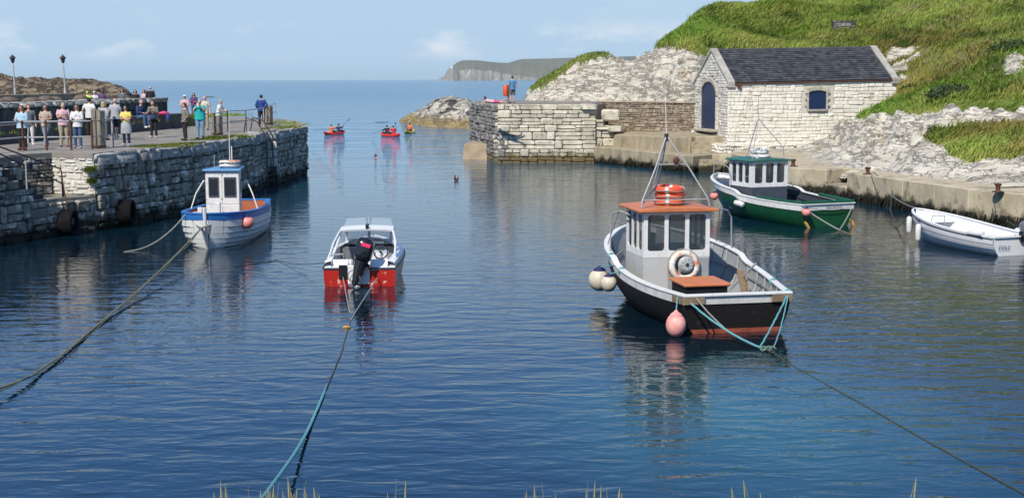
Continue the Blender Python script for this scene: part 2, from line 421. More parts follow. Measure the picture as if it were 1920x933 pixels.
mat('pier_stone', (.195, .172, .135), (.36, .33, .27), scale=1.6, rough=.85, bump=.05, bscale=5, rnd=.4, island=.4, contrast=(.35, .62),
    spots=[((.68, .65, .58), 2.6, .53, .61), ((.045, .045, .043), 4.2, .56, .66)], weed=((.022, .022, .012), .1, .75), coord='World')
mat('pier_mortar', (.03, .03, .028), (.07, .068, .06), scale=3, rough=.95, bump=.03, weed=((.012, .012, .008), .2, .9), coord='World')
mat('sunlit_white_stone', (.70, .68, .63), (.5, .48, .43), scale=1.8, rough=.85, bump=.03, bscale=7, rnd=.10, island=.10, spots=[((.33, .29, .22), 1.7, .62, .72)], coord='World')
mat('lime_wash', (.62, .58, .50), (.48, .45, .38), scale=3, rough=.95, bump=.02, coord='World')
mat('cap_stone', (.42, .41, .38), (.25, .24, .22), scale=1.5, rough=.85, bump=.04, bscale=6, rnd=.2, spots=[((.08, .08, .075), 2.3, .56, .66), ((.62, .6, .56), 3, .58, .66)], coord='World')
mat('slab_stone', (.045, .047, .047), (.12, .12, .115), scale=2.2, rough=.9, bump=.09, bscale=4, rnd=.3, island=.3, stretch=(1, 1, .45), spots=[((.3, .29, .27), 3, .64, .72)], coord='World')
mat('deck_paving', (.29, .26, .225), (.2, .18, .155), scale=.8, rough=.92, bump=.012, bscale=14, spots=[((.14, .13, .11), .6, .56, .7), ((.36, .33, .29), 2.5, .6, .75)], coord='World')
mat('tan_concrete', (.42, .33, .22), (.3, .235, .155), scale=1.4, rough=.9, bump=.02, bscale=8, spots=[((.15, .12, .085), 1.3, .6, .72)], coord='World')
mat('dark_concrete', (.06, .058, .055), (.1, .095, .09), scale=1.4, rough=.9, bump=.02, bscale=8, spots=[((.2, .19, .17), 1.6, .64, .74)], coord='World')
mat('quay_concrete', (.54, .46, .32), (.38, .32, .22), scale=1.1, rough=.9, bump=.02, bscale=9, spots=[((.17, .14, .10), 1.5, .55, .68), ((.52, .45, .3), .7, .58, .7)], stretch=(1, 1, .7), weed=((.022, .02, .008), .15, .75), coord='World')
mat('jetty_concrete', (.42, .355, .235), (.27, .225, .15), scale=1.1, rough=.9, bump=.025, bscale=8, spots=[((.10, .085, .055), 1.3, .58, .70)], stretch=(1.6, 1.6, .5), weed=((.02, .018, .008), .1, .7), coord='World')
mat('cream_stone', (.66, .61, .49), (.46, .41, .31), scale=1.5, rough=.85, bump=.05, bscale=6, rnd=.22, island=.22, contrast=(.35, .65),
    spots=[((.13, .11, .085), 1.9, .60, .69), ((.66, .63, .55), 2.6, .6, .7)], weed=((.16, .12, .05), .3, .8), coord='World')
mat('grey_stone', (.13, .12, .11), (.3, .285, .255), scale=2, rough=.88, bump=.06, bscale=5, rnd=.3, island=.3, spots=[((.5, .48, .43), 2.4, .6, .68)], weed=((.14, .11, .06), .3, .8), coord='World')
mat('brown_stone', (.38, .31, .23), (.24, .19, .14), scale=2.2, rough=.9, bump=.05, bscale=6, rnd=.3, island=.3, spots=[((.36, .32, .26), 3, .6, .7)], coord='World')
mat('brown_mortar', (.15, .12, .085), (.09, .07, .05), scale=3, rough=.95, bump=.02, coord='World')
mat('cream_mortar', (.42, .365, .27), (.28, .24, .17), scale=3, rough=.95, bump=.02, weed=((.05, .035, .018), .1, .5), coord='World')
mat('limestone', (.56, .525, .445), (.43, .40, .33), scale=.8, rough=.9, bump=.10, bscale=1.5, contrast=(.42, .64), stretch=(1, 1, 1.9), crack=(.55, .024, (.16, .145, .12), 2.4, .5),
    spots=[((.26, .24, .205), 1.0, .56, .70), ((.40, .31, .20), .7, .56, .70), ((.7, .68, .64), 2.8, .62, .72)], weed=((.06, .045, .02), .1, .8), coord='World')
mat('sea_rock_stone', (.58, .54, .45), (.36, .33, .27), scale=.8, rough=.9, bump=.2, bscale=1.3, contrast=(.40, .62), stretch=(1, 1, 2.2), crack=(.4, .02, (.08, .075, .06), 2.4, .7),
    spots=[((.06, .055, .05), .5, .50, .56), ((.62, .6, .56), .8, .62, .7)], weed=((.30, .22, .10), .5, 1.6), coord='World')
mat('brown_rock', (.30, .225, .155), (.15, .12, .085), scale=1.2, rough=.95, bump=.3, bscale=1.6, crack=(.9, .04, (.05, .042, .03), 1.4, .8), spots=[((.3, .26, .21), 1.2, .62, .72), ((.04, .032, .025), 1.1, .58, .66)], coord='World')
mat('turf_ground', (.10, .13, .03), (.17, .15, .06), scale=.5, rough=1, bump=.1, bscale=5, spots=[((.10, .07, .04), .35, .58, .68)], coord='World')
mat('grass_blade', (.145, .21, .035), (.20, .22, .055), scale=.35, rough=.9, attr='tone', coord='World', spec=.2)
mat('slate', (.036, .040, .047), (.066, .068, .074), scale=2, rough=.6, bump=.01, bscale=20, rnd=.42, island=.42, coord='World')
mat('ridge_stone', (.3, .28, .25), (.42, .40, .36), scale=2.5, rough=.9, bump=.03, rnd=.1, coord='World')
mat('dressed_stone', (.50, .46, .37), (.38, .34, .27), scale=3, rough=.9, bump=.02, rnd=.12, coord='World')
paint('navy_paint', (.012, .028, .085), rough=.45, wear=.25, scale=3)
paint('rust_iron', (.13, .05, .03), rough=.8, wear=.4, scale=9, dirtc=(.05, .025, .018))
paint('galvanised', (.38, .39, .40), rough=.5, wear=.2, scale=8, dirtc=(.2, .17, .14))
paint('black_iron', (.03, .03, .033), rough=.55)
paint('lamp_white', (.42, .44, .44), rough=.5)
mat('timber_post', (.26, .235, .19), (.17, .15, .12), scale=3, rough=.9, bump=.03, bscale=10, stretch=(3, 3, .6), rnd=.1, spots=[((.08, .07, .06), 6, .6, .7)])
mat('tyre_rubber', (.006, .006, .0065), (.011, .011, .012), scale=5, rough=.9, spec=.15, bump=.01, bscale=12)
mat('headland_turf', (.12, .135, .09), (.16, .155, .115), scale=.004, rough=1, coord='World', spots=[((.20, .18, .15), .009, .58, .66)])
mat('headland_cliff', (.27, .26, .235), (.19, .18, .165), scale=.03, rough=1, coord='World', stretch=(1, 1, .4), spots=[((.36, .34, .32), .02, .58, .66)])

# ---- sea
vx = [-16000, -4000, -800, -150, -60, 0, 60, 150, 800, 4000, 16000]; vy = [-40, 0, 40, 80, 140, 400, 1500, 6000, 30000]
gv = [(x, y, 0) for x in vx for y in vy]
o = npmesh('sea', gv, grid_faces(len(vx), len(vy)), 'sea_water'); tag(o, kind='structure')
# ---- seabed far below, so nothing is hollow
# ---- far headland with its cliffs and lighthouse
def headland():
    root = wempty('headland', (0, 6000, 0)); tag(root, kind='structure')
    sky_ = [(824, 148), (834, 143.5), (838, 134), (843, 129.5), (850, 124), (858, 118), (867, 115), (884, 114.4), (900, 115), (920, 117.5), (940, 119), (953, 119.4), (966, 115), (979, 112.5), (1000, 112), (1040, 111), (1070, 110), (1120, 109), (1200, 107), (1300, 104), (1400, 100)]
    xs = np.arange(823, 1400, 1.5); sy = np.interp(xs, [a for a, b in sky_], [b for a, b in sky_])
    cl = np.interp(xs, [824, 834, 840, 905, 960, 1000, 1400], [148, 144, 132, 131.5, 141, 146, 146.5])+fbm(xs*.09, 0, 0, 3, 5)*2.2
    cl = np.maximum(cl, sy+.2)
    rows = []
    for x, s_, c in zip(xs, sy, cl):
        k = fbm(x*.06, 1.7, 0, 3, 9)*45
        X = G(x, 160, 0).x/G(x, 160, 0).y
        zc = lambda py, d: 5.3+(149-.0025*(x-960)-py)/F*d*1.02
        prof = [(6000+k, -3), (6010+k, max(0, zc(c, 6020)*.25)), (6030+k*1.3, zc(c, 6040)*.55), (6050+k, zc(c, 6060)), (6170+k*.6, zc(c, 6180)*.6+zc(s_, 6180)*.4+4*float(vnoise(x*.2, 3, 0, 2))), (6330, zc(c, 6330)*.25+zc(s_, 6330)*.75), (6500, zc(s_, 6500)), (6800, zc(s_, 6500)*.8), (7300, -3)]
        rows.append([(X*d, d, z) for d, z in prof])
    v = np.array(rows); nu, nv = v.shape[0], v.shape[1]
    f = grid_faces(nu, nv); low = (f[:, 0] % nv) < 3
    npmesh('cliff', v.reshape(-1, 3), f[low], 'headland_cliff', root, 1)
    npmesh('headland_top', v.reshape(-1, 3), f[~low], 'headland_turf', root, 1)
    p = D(847.5, 131, 6080); lt = wempty('lighthouse', p-Vector((0, 0, 3)), 'tiny white lighthouse tower at the end of the far headland', 'lighthouse')
    paint('tower_white', (.8, .8, .78), rough=.6)
    MB().rings([[p+Vector((r_*math.cos(a*math.pi/6), r_*math.sin(a*math.pi/6), z)) for a in range(12)] for r_, z in ((5, -3), (4.2, 6), (3.6, 14), (3.4, 15))]).build('tower', 'tower_white', lt)
    MB().rings([[p+Vector((r_*math.cos(a*math.pi/6), r_*math.sin(a*math.pi/6), z)) for a in range(12)] for r_, z in ((2.2, 15), (2.2, 18), (.3, 20))]).build('lantern_room', 'tower_white', lt)
headland()

# ---- LEFT PIER ------------------------------------------------------------
ZD = 2.7
WA0, WA1, WA2 = Vector((-20.0, 34.0)), Vector((-15.93, 45.4)), Vector((-14.78, 47.2))
WB = [WA2, Vector((-13.62, 50.8)), Vector((-13.0, 54.2)), Vector((-12.7, 57.6)), Vector((-12.35, 63.5)), Vector((-12.5, 68.0)), Vector((-12.02, 68.15)), Vector((-11.75, 76.3)), Vector((-12.6, 79.5)), Vector((-14.4, 88))]
d0 = (WA1-WA0).normalized(); nin = Vector((-d0.y, d0.x))     # inward normal (to the left)
REC = 1.8
pier = wempty('stone_pier', (-20, 60, 0), 'long dark stone harbour pier with whitened stones and a paved top on the left', 'pier')
inn0, inn1 = WA0+nin*.95, WA1+nin*.95
L1 = WA1+nin*REC; L2 = WA2+(WA2-WB[1]).normalized().yx*Vector((1, -1))*0+nin*REC
outline = [inn0, inn1, L1, L2, WA2]+WB[1:]+[Vector((-18, 94)), Vector((-45, 97)), Vector((-60, 97)), Vector((-60, 34))]
m = MB(); m.prism([tuple(p) for p in outline], -1.5, ZD-.02); m.build('pier_core', 'pier_mortar', pier, smooth=0)
dk = [p+((Vector((-35, 62))-p).normalized()*.25) for p in outline]
m = MB(); m.prism([tuple(p) for p in dk], ZD-.019, ZD+.03); m.build('paving', 'deck_paving', pier, smooth=0)
LZ = 1.28
m = MB(); m.prism([tuple(p) for p in (WA1-d0*.02, WA2-d0*.0, L2, L1)], -1.5, LZ-.02); m.build('landing', 'deck_paving', pier, smooth=0)
st = Pieces('stone', 'pier_stone', pier, 'rough', 300)
def wall(P, a, b, zt, z0=-.25, t=.13, seed=1, **k):
    a3 = Vector((a[0], a[1], 0)); b3 = Vector((b[0], b[1], 0)); U = (b3-a3); w = U.length; U.normalize(); N = Vector((U.y, -U.x, 0))
    if k.pop('flip', 0): N = -N
    lay_courses(P, a3+Vector((0, 0, 0))-N*.02, U, Vector((0, 0, 1)), N, w, zt, v0=z0, t=t, seed=seed, **k)
K = dict(ch=(.2, .3), ln=(.28, .8), gap=.03, t=.15)
lenA = (WA1-WA0).length
step_z = lambda u: LZ+.35+max(0, (lenA-u-.5))*.62         # outer face of the stair, falling to the landing
wall(st, WA0, WA1, lambda u: min(ZD, step_z(u)-.3), seed=3, **K)
m = MB(); nst = 12
for i in range(nst):       # stair treads between outer face and inner wall
    u1 = lenA-.1-i*.32; zt = LZ+.19*(i+1)
    if zt > ZD-.05: break
    a = WA0+d0*(u1-.32); b = WA0+d0*u1
    m.prism([tuple(a), tuple(b), tuple(b+nin*.98), tuple(a+nin*.98)], -1, zt)
m.build('stair_treads', 'pier_mortar', pier, smooth=0)
m = MB(); m.prism([tuple(WA0), tuple(WA0+d0*(lenA-3.2)), tuple(WA0+d0*(lenA-3.2)+nin), tuple(WA0+nin)], -1, 2.4); m.build('stair_base', 'pier_mortar', pier, smooth=0)
wall(st, inn0, inn1, ZD-.1, z0=.9, seed=5, **K)
wall(st, inn1, L1, ZD-.1, z0=LZ-.1, seed=8, flip=0, **K)
wall(st, WA1, WA2, LZ-.12, seed=4, **K)
wall(st, L1, L2, ZD-.1, z0=LZ, seed=6, ch=(.1, .16), ln=(.2, .5), gap=.03, t=.1)
for i in range(len(WB)-1):
    if i == 5: continue
    wall(st, WB[i], WB[i+1], ZD-.22 if i != 6 else ZD-.25, seed=10+i, **K)
st.finish('small_stones')
# end wall of the recess and the narrow face at the tip turn to the sun: limewash, with the sunlight painted in as paler stone
ws = Pieces('sunlit_whitened_stone', 'sunlit_white_stone', pier, 'neat', 120)
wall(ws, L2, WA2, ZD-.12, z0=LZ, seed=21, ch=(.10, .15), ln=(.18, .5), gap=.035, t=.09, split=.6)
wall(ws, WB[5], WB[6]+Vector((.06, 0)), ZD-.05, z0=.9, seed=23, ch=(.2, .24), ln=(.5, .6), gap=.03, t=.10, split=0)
ws.finish('small_sunlit_whitened_stones')
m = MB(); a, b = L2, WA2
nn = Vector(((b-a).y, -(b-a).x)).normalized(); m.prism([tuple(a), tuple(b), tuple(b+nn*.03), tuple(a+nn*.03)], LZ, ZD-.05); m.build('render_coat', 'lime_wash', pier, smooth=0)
# cap stones along the edge
cp = Pieces('cap_stone', 'cap_stone', pier, 'rough', 120, 8)
path = [WA2]+WB[1:]; r_ = random.Random(5)
for a, b in zip(path, path[1:]):
    U = (b-a); w = U.length; U = U.normalized(); x = 0; N = Vector((U.y, -U.x))
    while x < w-.2:
        l_ = min(r_.uniform(.6, 1.5), w-x); c = a+U*(x+l_/2)
        h = r_.uniform(.24, .36); wd = r_.uniform(.75, 1.05)
        ct = c-N*(wd/2-.16)
        cp.add((ct.x, ct.y, ZD-.28), (U.x, U.y, 0), (-N.x, -N.y, 0), (0, 0, 1), l_-.03, wd, h+.04)
        cp.add((c.x+N.x*.02, c.y+N.y*.02, ZD-.13), (U.x, U.y, 0), (0, 0, 1), (N.x, N.y, 0), l_-.03, h, .17)
        x += l_
cp.finish('small_cap_stones')
m = MB()          # concrete kerb along the top of stair and recess
for a, b in ((inn0, inn1), (inn1, L1), (L1, L2), (L2, WA2)):
    U = (b-a).normalized(); N = Vector((-U.y, U.x)); m.prism([tuple(a-U*.0-N*.06), tuple(b-N*.06), tuple(b+N*.42), tuple(a+N*.42)], ZD-.14, ZD+.045)
m.build('kerb', 'deck_paving', pier, smooth=0)

# low dark seat wall along the deck, terrace and the rough upper wall behind it
lw = wempty('seat_wall', (-20, 60, ZD), 'low dark concrete seat wall running along the back of the pier walkway', 'wall')
A, B = Vector((-21.9, 45.5)), Vector((-17.95, 73.6)); U = (B-A).normalized(); N = Vector((U.y, -U.x))
x = 0; Lw = (B-A).length; r_ = random.Random(2)
while x < Lw-.3:
    l_ = min(r_.uniform(2.2, 3.2), Lw-x); a = A+U*x; b = A+U*(x+l_-.02)
    h = ZD+.80+.02*r_.random()
    MB().prism([tuple(a), tuple(b), tuple(b-N*.55), tuple(a-N*.55)], ZD-.1, h).build('wall_block', 'dark_concrete', lw, smooth=0, bevel=.03)
    x += l_
MB().prism([tuple(A-N*.5), tuple(B-N*.5+U*3), tuple(B-N*4+U*8), tuple(A-N*5)], ZD, ZD+.55).build('terrace_turf', 'turf_ground', None, smooth=0)['kind'] = 'structure'
uw = wempty('upper_wall', (-22, 66, ZD), 'rough upper sea wall of dark upright slabs with a pale broken top edge', 'wall')
A2, B2 = Vector((-24.6, 52.0)), Vector((-20.35, 78.6)); U = (B2-A2).normalized(); N = Vector((U.y, -U.x))
MB().prism([tuple(A2), tuple(B2), tuple(B2-N*5+U*2), tuple(A2-N*5)], ZD-.2, 4.22).build('wall_core', 'pier_mortar', uw, smooth=0)
us = Pieces('slab', 'slab_stone', uw, 'rough', 300, 7)
x = 0; r_ = random.Random(9); Lw = (B2-A2).length
while x < Lw:
    l_ = r_.uniform(.16, .34); z = ZD+.2; zt = 4.12+r_.uniform(-.06, .06)
    n_ = r_.choice([1, 2, 2, 3]); cuts = [0]+sorted((q+1)/n_+r_.uniform(-.1, .1) for q in range(n_-1))+[1]
    for p, q in zip(cuts, cuts[1:]):
        c = A2+U*(x+l_/2); tl = r_.uniform(.1, .3)
        us.add((c.x, c.y, z+(zt-z)*(p+q)/2), (U.x, U.y, 0), Vector((U.x*tl, U.y*tl, 1)).normalized(), (N.x, N.y, 0), l_, (zt-z)*(q-p), .2)
    x += l_
x = 0
while x < Lw:
    l_ = r_.uniform(.5, 1.3); c = A2+U*(x+l_/2)
    us.add((c.x-N.x*.3, c.y-N.y*.3, 4.12), (U.x, U.y, 0), (-N.x, -N.y, 0), (0, 0, 1), l_-.02, r_.uniform(.9, 1.2), .22, m='cap_stone')
    us.add((c.x+N.x*.02, c.y+N.y*.02, 4.2), (U.x, U.y, 0), (0, 0, 1), (N.x, N.y, 0), l_-.02, .2, .2, m='cap_stone')
    x += l_
a, b = B2, B2-N*3; us2 = []
for i in range(9):
    c = a+(b-a)*((i+.5)/9); us.add((c.x, c.y, 3.4), ((b-a).normalized().x, (b-a).normalized().y, 0), (0, 0, 1), (U.x, U.y, 0), .36, 1.5, .2)
us.finish('small_slabs')
# tan concrete parapet above, boulders in front of it
tp = wempty('parapet', (-26, 70, 4.2), 'tan concrete parapet wall on top of the rough upper sea wall', 'wall')
A3, B3 = A2-N*2.2-U*3, A2-N*2.2+U*20.5; Lp = (B3-A3).length; x = 0
while x < Lp-.2:
    l_ = min(3.9, Lp-x); a = A3+U*x; b = A3+U*(x+l_-.025)
    MB().prism([tuple(a), tuple(b), tuple(b-N*.5), tuple(a-N*.5)], 4.15, 4.62).build('parapet_panel', 'tan_concrete', tp, smooth=0, bevel=.02)
    x += l_
mat('boulder_stone', (.17, .13, .10), (.09, .07, .055), scale=1.5, rough=.95, bump=.08, spots=[((.26, .22, .18), 2, .6, .7)])
for i, (px, w) in enumerate([(5, 1.0), (24, 1.3), (66, 1.5), (92, 1.5), (108, .8), (157, 1.0)]):
    c = A2-N*1.25; t_ = 0
    # along the wall where the sight line meets it
    best = min((abs((lambda q: (q.x/q.y*F+960)-px)(A2-N*1.3+U*s_)), s_) for s_ in np.arange(-6, 24, .1))[1]
    q = A2-N*1.3+U*best
    rr = random.Random(i)
    o = MB().ell((0, 0, .0), (w*.46, .45, .25+.05*(i % 2)), 12, 8, fn=lambda d: 1+.18*float(fbm(d.x*1.6+i*3, d.y*1.6, d.z*1.6, 3, i))).build('boulder', 'boulder_stone', None, loc=(q.x, q.y, 4.25), smooth=30, rz=math.radians(80))
    lab = ['brown boulder cut by the left edge of the frame, against the parapet', 'small rounded brown boulder left of the first street lamp, against the parapet', 'wide brown boulder right of the first street lamp, left of its twin', 'wide brown boulder touching the twin boulder on its left, against the parapet',
           'little brown boulder just left of the second street lamp foot', 'low brown boulder right of the second street lamp, near the parapet end'][i]
    tag(o, lab, 'boulder', 'boulders along the foot of the parapet')
# rocky mound behind
def heightpatch(name, x0, x1, y0, y1, step, fn, m, parent=None, smooth=0, keep=None):
    xs = np.arange(x0, x1+step, step); ys = np.arange(y0, y1+step, step); X, Y = np.meshgrid(xs, ys, indexing='ij')
    Z = fn(X, Y); v = np.stack([X, Y, Z], -1).reshape(-1, 3); f = grid_faces(len(xs), len(ys))
    if keep is not None: f = f[keep(X, Y, Z).reshape(-1)[f].all(1)]
    return npmesh(name, v, f, m, parent, smooth)
def mound(X, Y):
    px = X/Y*F+960
    sk = np.interp(px, [-200, 0, 12, 30, 40, 62, 75, 105, 125, 160, 185, 215, 240, 262], [146, 146, 143, 147, 153, 154.5, 151, 153, 153.5, 155, 156.5, 163, 172, 190])
    zt = 5.3+(151-sk)/F*102
    prof = np.clip((Y-92)/9, 0, 1)**.7*np.clip((128-Y)/14, 0, 1)**.5
    prof = prof*np.clip((268-px)/14, 0, 1)
    r = (fbm(X*.55, Y*.55, 0, 5, 3, True)*.75+fbm(X*1.4, Y*1.4, 0, 3, 4, True)*.5)*np.clip(prof*2.2, 0, 1)
    return -1+(zt+.75)*prof+r*.7
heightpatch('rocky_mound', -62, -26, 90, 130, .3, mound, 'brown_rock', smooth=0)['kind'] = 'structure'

# railings
def railing(name, pts, rails, r, mpost, mrail, label, group, heights=None, postr=None):
    root = wempty(name, pts[0], label, 'railing', group)
    for i, p in enumerate(pts):
        mp_ = mpost[i] if isinstance(mpost, list) else mpost
        h = heights[i] if heights else 1.05
        MB().tube([p, p+Vector((0, 0, h))], postr or r*1.35, 8).ell(p+Vector((0, 0, h)), (postr or r*1.35)*1.15, 8, 5).build('post', mp_, root)
    for (h, a, b) in rails:
        seg = pts[a:b+1]
        MB().tube([p+Vector((0, 0, h)) for p in seg], r, 8).build('rail', mrail, root)
    return root
pts = [D(-45, 288, 46.5), G(44, 284, ZD), G(88, 283.5, ZD), G(134, 283, ZD), G(173.5, 282, ZD), G(212, 277, ZD)]
for p in pts: p.z = ZD
railing('railing', pts, [(.52, 0, 5), (1.1, 0, 5)], .028, ['rust_iron']*5+['galvanised'], 'galvanised', 'two-bar grey railing with rusty posts above the pier stairs', None, heights=[1.1]*6, postr=.045)
pts = [G(403, 258, ZD), G(427.5, 249, ZD), G(462, 247, ZD), G(495, 240, ZD), G(517, 224.5, ZD)]
railing('railing', pts, [(.55, 0, 4), (1.08, 0, 4)], .026, ['black_iron', 'black_iron', 'galvanised', 'galvanised', 'galvanised'], 'galvanised', 'pale two-bar railing along the edge near the pier tip', None, heights=[1.08]*5, postr=.035)
# stair handrails
hr = wempty('handrail', G(118, 370, LZ), 'dark sloping double handrail leading down the pier stairs to the landing', 'handrail')
for (a, b, zb, ze) in (((0, 276), (112, 316), 0, 0), ((0, 287), (115, 343), 0, 0)):
    p0 = D(-20, a[1]-8, 43.2); p1 = D(b[0], b[1], 46.3); 
    MB().tube([p0, p1, Vector((p1.x+.06, p1.y, p1.z-.12)), Vector((p1.x+.06, p1.y, LZ))], .026, 8).build('rail', 'black_iron', hr)
p = D(48, 300, 44.4); MB().tube([p, Vector((p.x, p.y, 1.7))], .03, 8).build('post', 'galvanised', hr)
# timber mooring posts
for i, (px, py, z, h, w, lab) in enumerate([(186, 279.5, ZD, 1.5, .38, 'weathered square timber mooring post standing among the visitors by the rusty railing'),
                                         (408, 255, ZD, .95, .36, 'weathered timber mooring post beside the man in the teal shirt'),
                                         (504, 235, ZD, 1.15, .36, 'weathered timber mooring post at the pier tip beside the man in the navy jacket')]):
    t = empty('mooring_post', G(px, py, z), math.radians(-32), lab, 'post', 'timber mooring posts on the pier')
    MB().box((-w*.29, 0, h/2), (w*.56, w*.8, h)).build('timber', 'timber_post', t, bevel=.02)
    MB().box((w*.31, .03, h/2-.02), (w*.52, w*.72, h-.03)).build('timber', 'timber_post', t, bevel=.02)
    MB().box((0, -.02, .12), (w*1.2, w*.95, .06)).build('iron_band', 'rust_iron', t)
# tyres
for i, (px, py, d, lab) in enumerate([(119, 437, 44.9, 'black tyre fender hanging on the pier wall below the landing, nearer the left edge'), (208, 411, 48.4, 'black tyre fender hanging on the pier wall nearer the blue and white boat')]):
    c = D(px, py, d); U = d0 if i == 0 else (WB[1]-WB[0]).normalized(); N = Vector((U.y, -U.x, 0))
    c.z = .42 if i == 0 else .55
    base = (WA1+d0*.7 if i == 0 else WB[0]+(WB[1]-WB[0])*.36)
    c.x, c.y = base.x+N.x*.36, base.y+N.y*.36
    t = wempty('tyre_fender', c, lab, 'tyre', 'tyre fenders on the pier wall')
    mb = MB(); rings = []
    prof = [(a, b*1.5) for a, b in ((.27, -.12), (.36, -.17), (.44, -.155), (.47, -.1), (.475, 0), (.47, .1), (.44, .155), (.36, .17), (.27, .12), (.28, .09), (.36, .12), (.42, .08), (.42, -.08), (.36, -.12), (.28, -.09))]
    ax = (N+U.to_3d()*.35).normalized(); a = Vector((-ax.y, ax.x, 0)); bz = Vector((0, 0, 1))
    rings = [[c+a*(math.cos(q/28*2*math.pi)*r)+bz*(math.sin(q/28*2*math.pi)*r)+ax*(h-.02) for r, h in prof] for q in range(29)]
    mb.rings(rings, cap=False); mb.build('tyre', 'tyre_rubber', t)
    tp_ = Vector((c.x-N.x*.25, c.y-N.y*.25, ZD-.3))
    MB().tube([c+Vector((0, 0, .3)), tp_], .02, 6).build('chain', 'rust_iron', t)
# ladder hoops at the tip
ld = wempty('ladder', G(500, 244, ZD), 'dark curved ladder rails going over the edge at the pier tip', 'ladder')
for s_ in (0, .45):
    b_ = Vector((-12.42+s_*.05, 68.02-s_*5.0+.0, ZD)); b_ = Vector((-12.33-s_*.1, 67.6-s_*3.2, 0))
    MB().tube([b_+Vector((-.9, .1, ZD+.02)), b_+Vector((-.75, .1, ZD+.75)), b_+Vector((-.2, .05, ZD+.55)), b_+Vector((.22, 0, ZD-.2)), b_+Vector((.26, 0, .1))], .03, 8).build('rail', 'black_iron', ld)
m = MB()
for k in range(8):
    a_ = Vector((-12.33+.25, 67.6, .3+k*.28)); m.tube([a_, a_+Vector((-.045, -1.44, 0))], .016, 6)
m.build('rungs', 'black_iron', ld)
# street lamps
for i, (px, yt, yb, d, lab) in enumerate([(27.5, 102, 178, 72, 'left of the two thin street lamps standing on the pier parapet'), (121.5, 102, 178, 72, 'right of the two thin street lamps standing on the pier parapet')]):
    p0 = D(px+(1.2), yb, d); h = D(px, yt, d).z-p0.z
    t = empty('street_lamp', p0, 0, lab, 'street lamp', 'street lamps on the pier')
    t.rotation_euler.y = math.radians(-1.6)
    MB().tube([(0, 0, 0), (0, 0, .35), (0, 0, .36), (0, 0, h-.55)], [.07, .065, .045, .035], 8).build('pole', 'lamp_white', t)
    MB().rings([[Vector((r_*math.cos(a*math.pi/4), r_*math.sin(a*math.pi/4), z)) for a in range(8)] for r_, z in ((.04, h-.48), (.08, h-.42), (.135, h-.22), (.135, h-.20))]).build('lantern_glass', 'black_iron', t)
    MB().rings([[Vector((r_*math.cos(a*math.pi/4), r_*math.sin(a*math.pi/4), z)) for a in range(8)] for r_, z in ((.19, h-.21), (.17, h-.17), (.08, h-.09), (.025, h-.04), (.015, h))]).build('lantern_cap', 'black_iron', t)

# ---- RIGHT PIER -----------------------------------------------------------
ZR = 3.72
rp_ = wempty('ashlar_pier', (2, 88, 0), 'square-ended pier of pale cream ashlar blocks at the harbour mouth', 'pier')
c0, c1, c2 = Vector((-.9, 85.6)), Vector((5.35, 85.4)), Vector((-2.95, 97))
core = [c0, c1, Vector((6.3, 88.6)), Vector((6.6, 96)), Vector((0, 99)), c2]
core = [p+((Vector((2, 91))-p).normalized()*.10) for p in core]
MB().prism([tuple(p) for p in core], -1.5, ZR-.02).build('pier_core', 'cream_mortar', rp_, smooth=0)
MB().prism([tuple(p+((Vector((2, 91))-p).normalized()*.4)) for p in core], ZR-.019, ZR+.05).build('pier_top', 'deck_paving', rp_, smooth=0)
bl = Pieces('block', 'cream_stone', rp_, 'neat', 290, 8)
lay_courses(bl, (c0.x, c0.y, 0), (1, -.03, 0), (0, 0, 1), (0, -1, 0), (c1-c0).length, lambda u: ZR-.0 if u < 5.6 else (ZR-.35 if u < 6 else 2.4), ch=(.21, .29), ln=(.5, 1.25), gap=.024, t=.10, seed=33, v0=-.15, split=.65)
# stepped broken end to the right
lay_courses(bl, (c1.x-.1, c1.y+.35, 0), (1, .12, 0), (0, 0, 1), (.12, -1, 0), 1.6, lambda u: 3.0-u*.75, ch=(.24, .3), ln=(.5, 1.1), gap=.035, t=.2, seed=35, v0=1.0, split=.4)
U = (c2-c0).normalized(); N = Vector((-U.y, U.x, 0))
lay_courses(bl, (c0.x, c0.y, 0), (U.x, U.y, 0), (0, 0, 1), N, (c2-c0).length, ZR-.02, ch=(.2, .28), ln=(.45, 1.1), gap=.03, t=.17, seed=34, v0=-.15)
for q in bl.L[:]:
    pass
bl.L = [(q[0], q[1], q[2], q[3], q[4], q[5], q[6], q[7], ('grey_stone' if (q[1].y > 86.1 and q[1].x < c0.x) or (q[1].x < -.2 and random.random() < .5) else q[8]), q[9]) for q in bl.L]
bl.add((6.35, 86.0, 3.0), (1, .15, 0), (0, 0, 1), (.1, -1, 0), 1.15, .75, .55)
bl.add((6.6, 85.7, 2.15), (1, .15, 0), (0, 0, 1), (.1, -1, 0), .9, .4, .5)
bl.add((4.9, 85.5, 3.55), (1, .05, 0), (0, 0, 1), (.1, -1, 0), 1.1, .4, .4)
bl.finish('small_blocks')
MB().prism([(5.2, 85.75), (7.1, 86.2), (7.1, 89), (5.2, 89)], -1, [2.4, 1.5, 1.7, 2.6]).build('rubble_core', 'cream_mortar', rp_, smooth=0)
bt = wempty('concrete_buttress', (-2.3, 89.5, 0), 'pale sloping concrete buttress at the foot of the ashlar pier corner', 'buttress')
q0 = [(-3.35, 89.3), (-1.55, 88.9), (-1.3, 90.5), (-2.9, 94)]; 
MB().rings([[Vector((x, y, z)) for x, y in [(a*(1-k)+(-2.0)*k, b*(1-k)+91*k) for a, b in q0]] for z, k in ((-1, -.06), (1.02, .12), (1.04, .2))]).build('buttress_block', 'tan_concrete', bt, smooth=0, bevel=.04)
MB().tube([(-1.45, 88.7, -.3), (-1.45, 88.75, 1.15)], .09, 8).build('rusty_pile', 'rust_iron', bt)

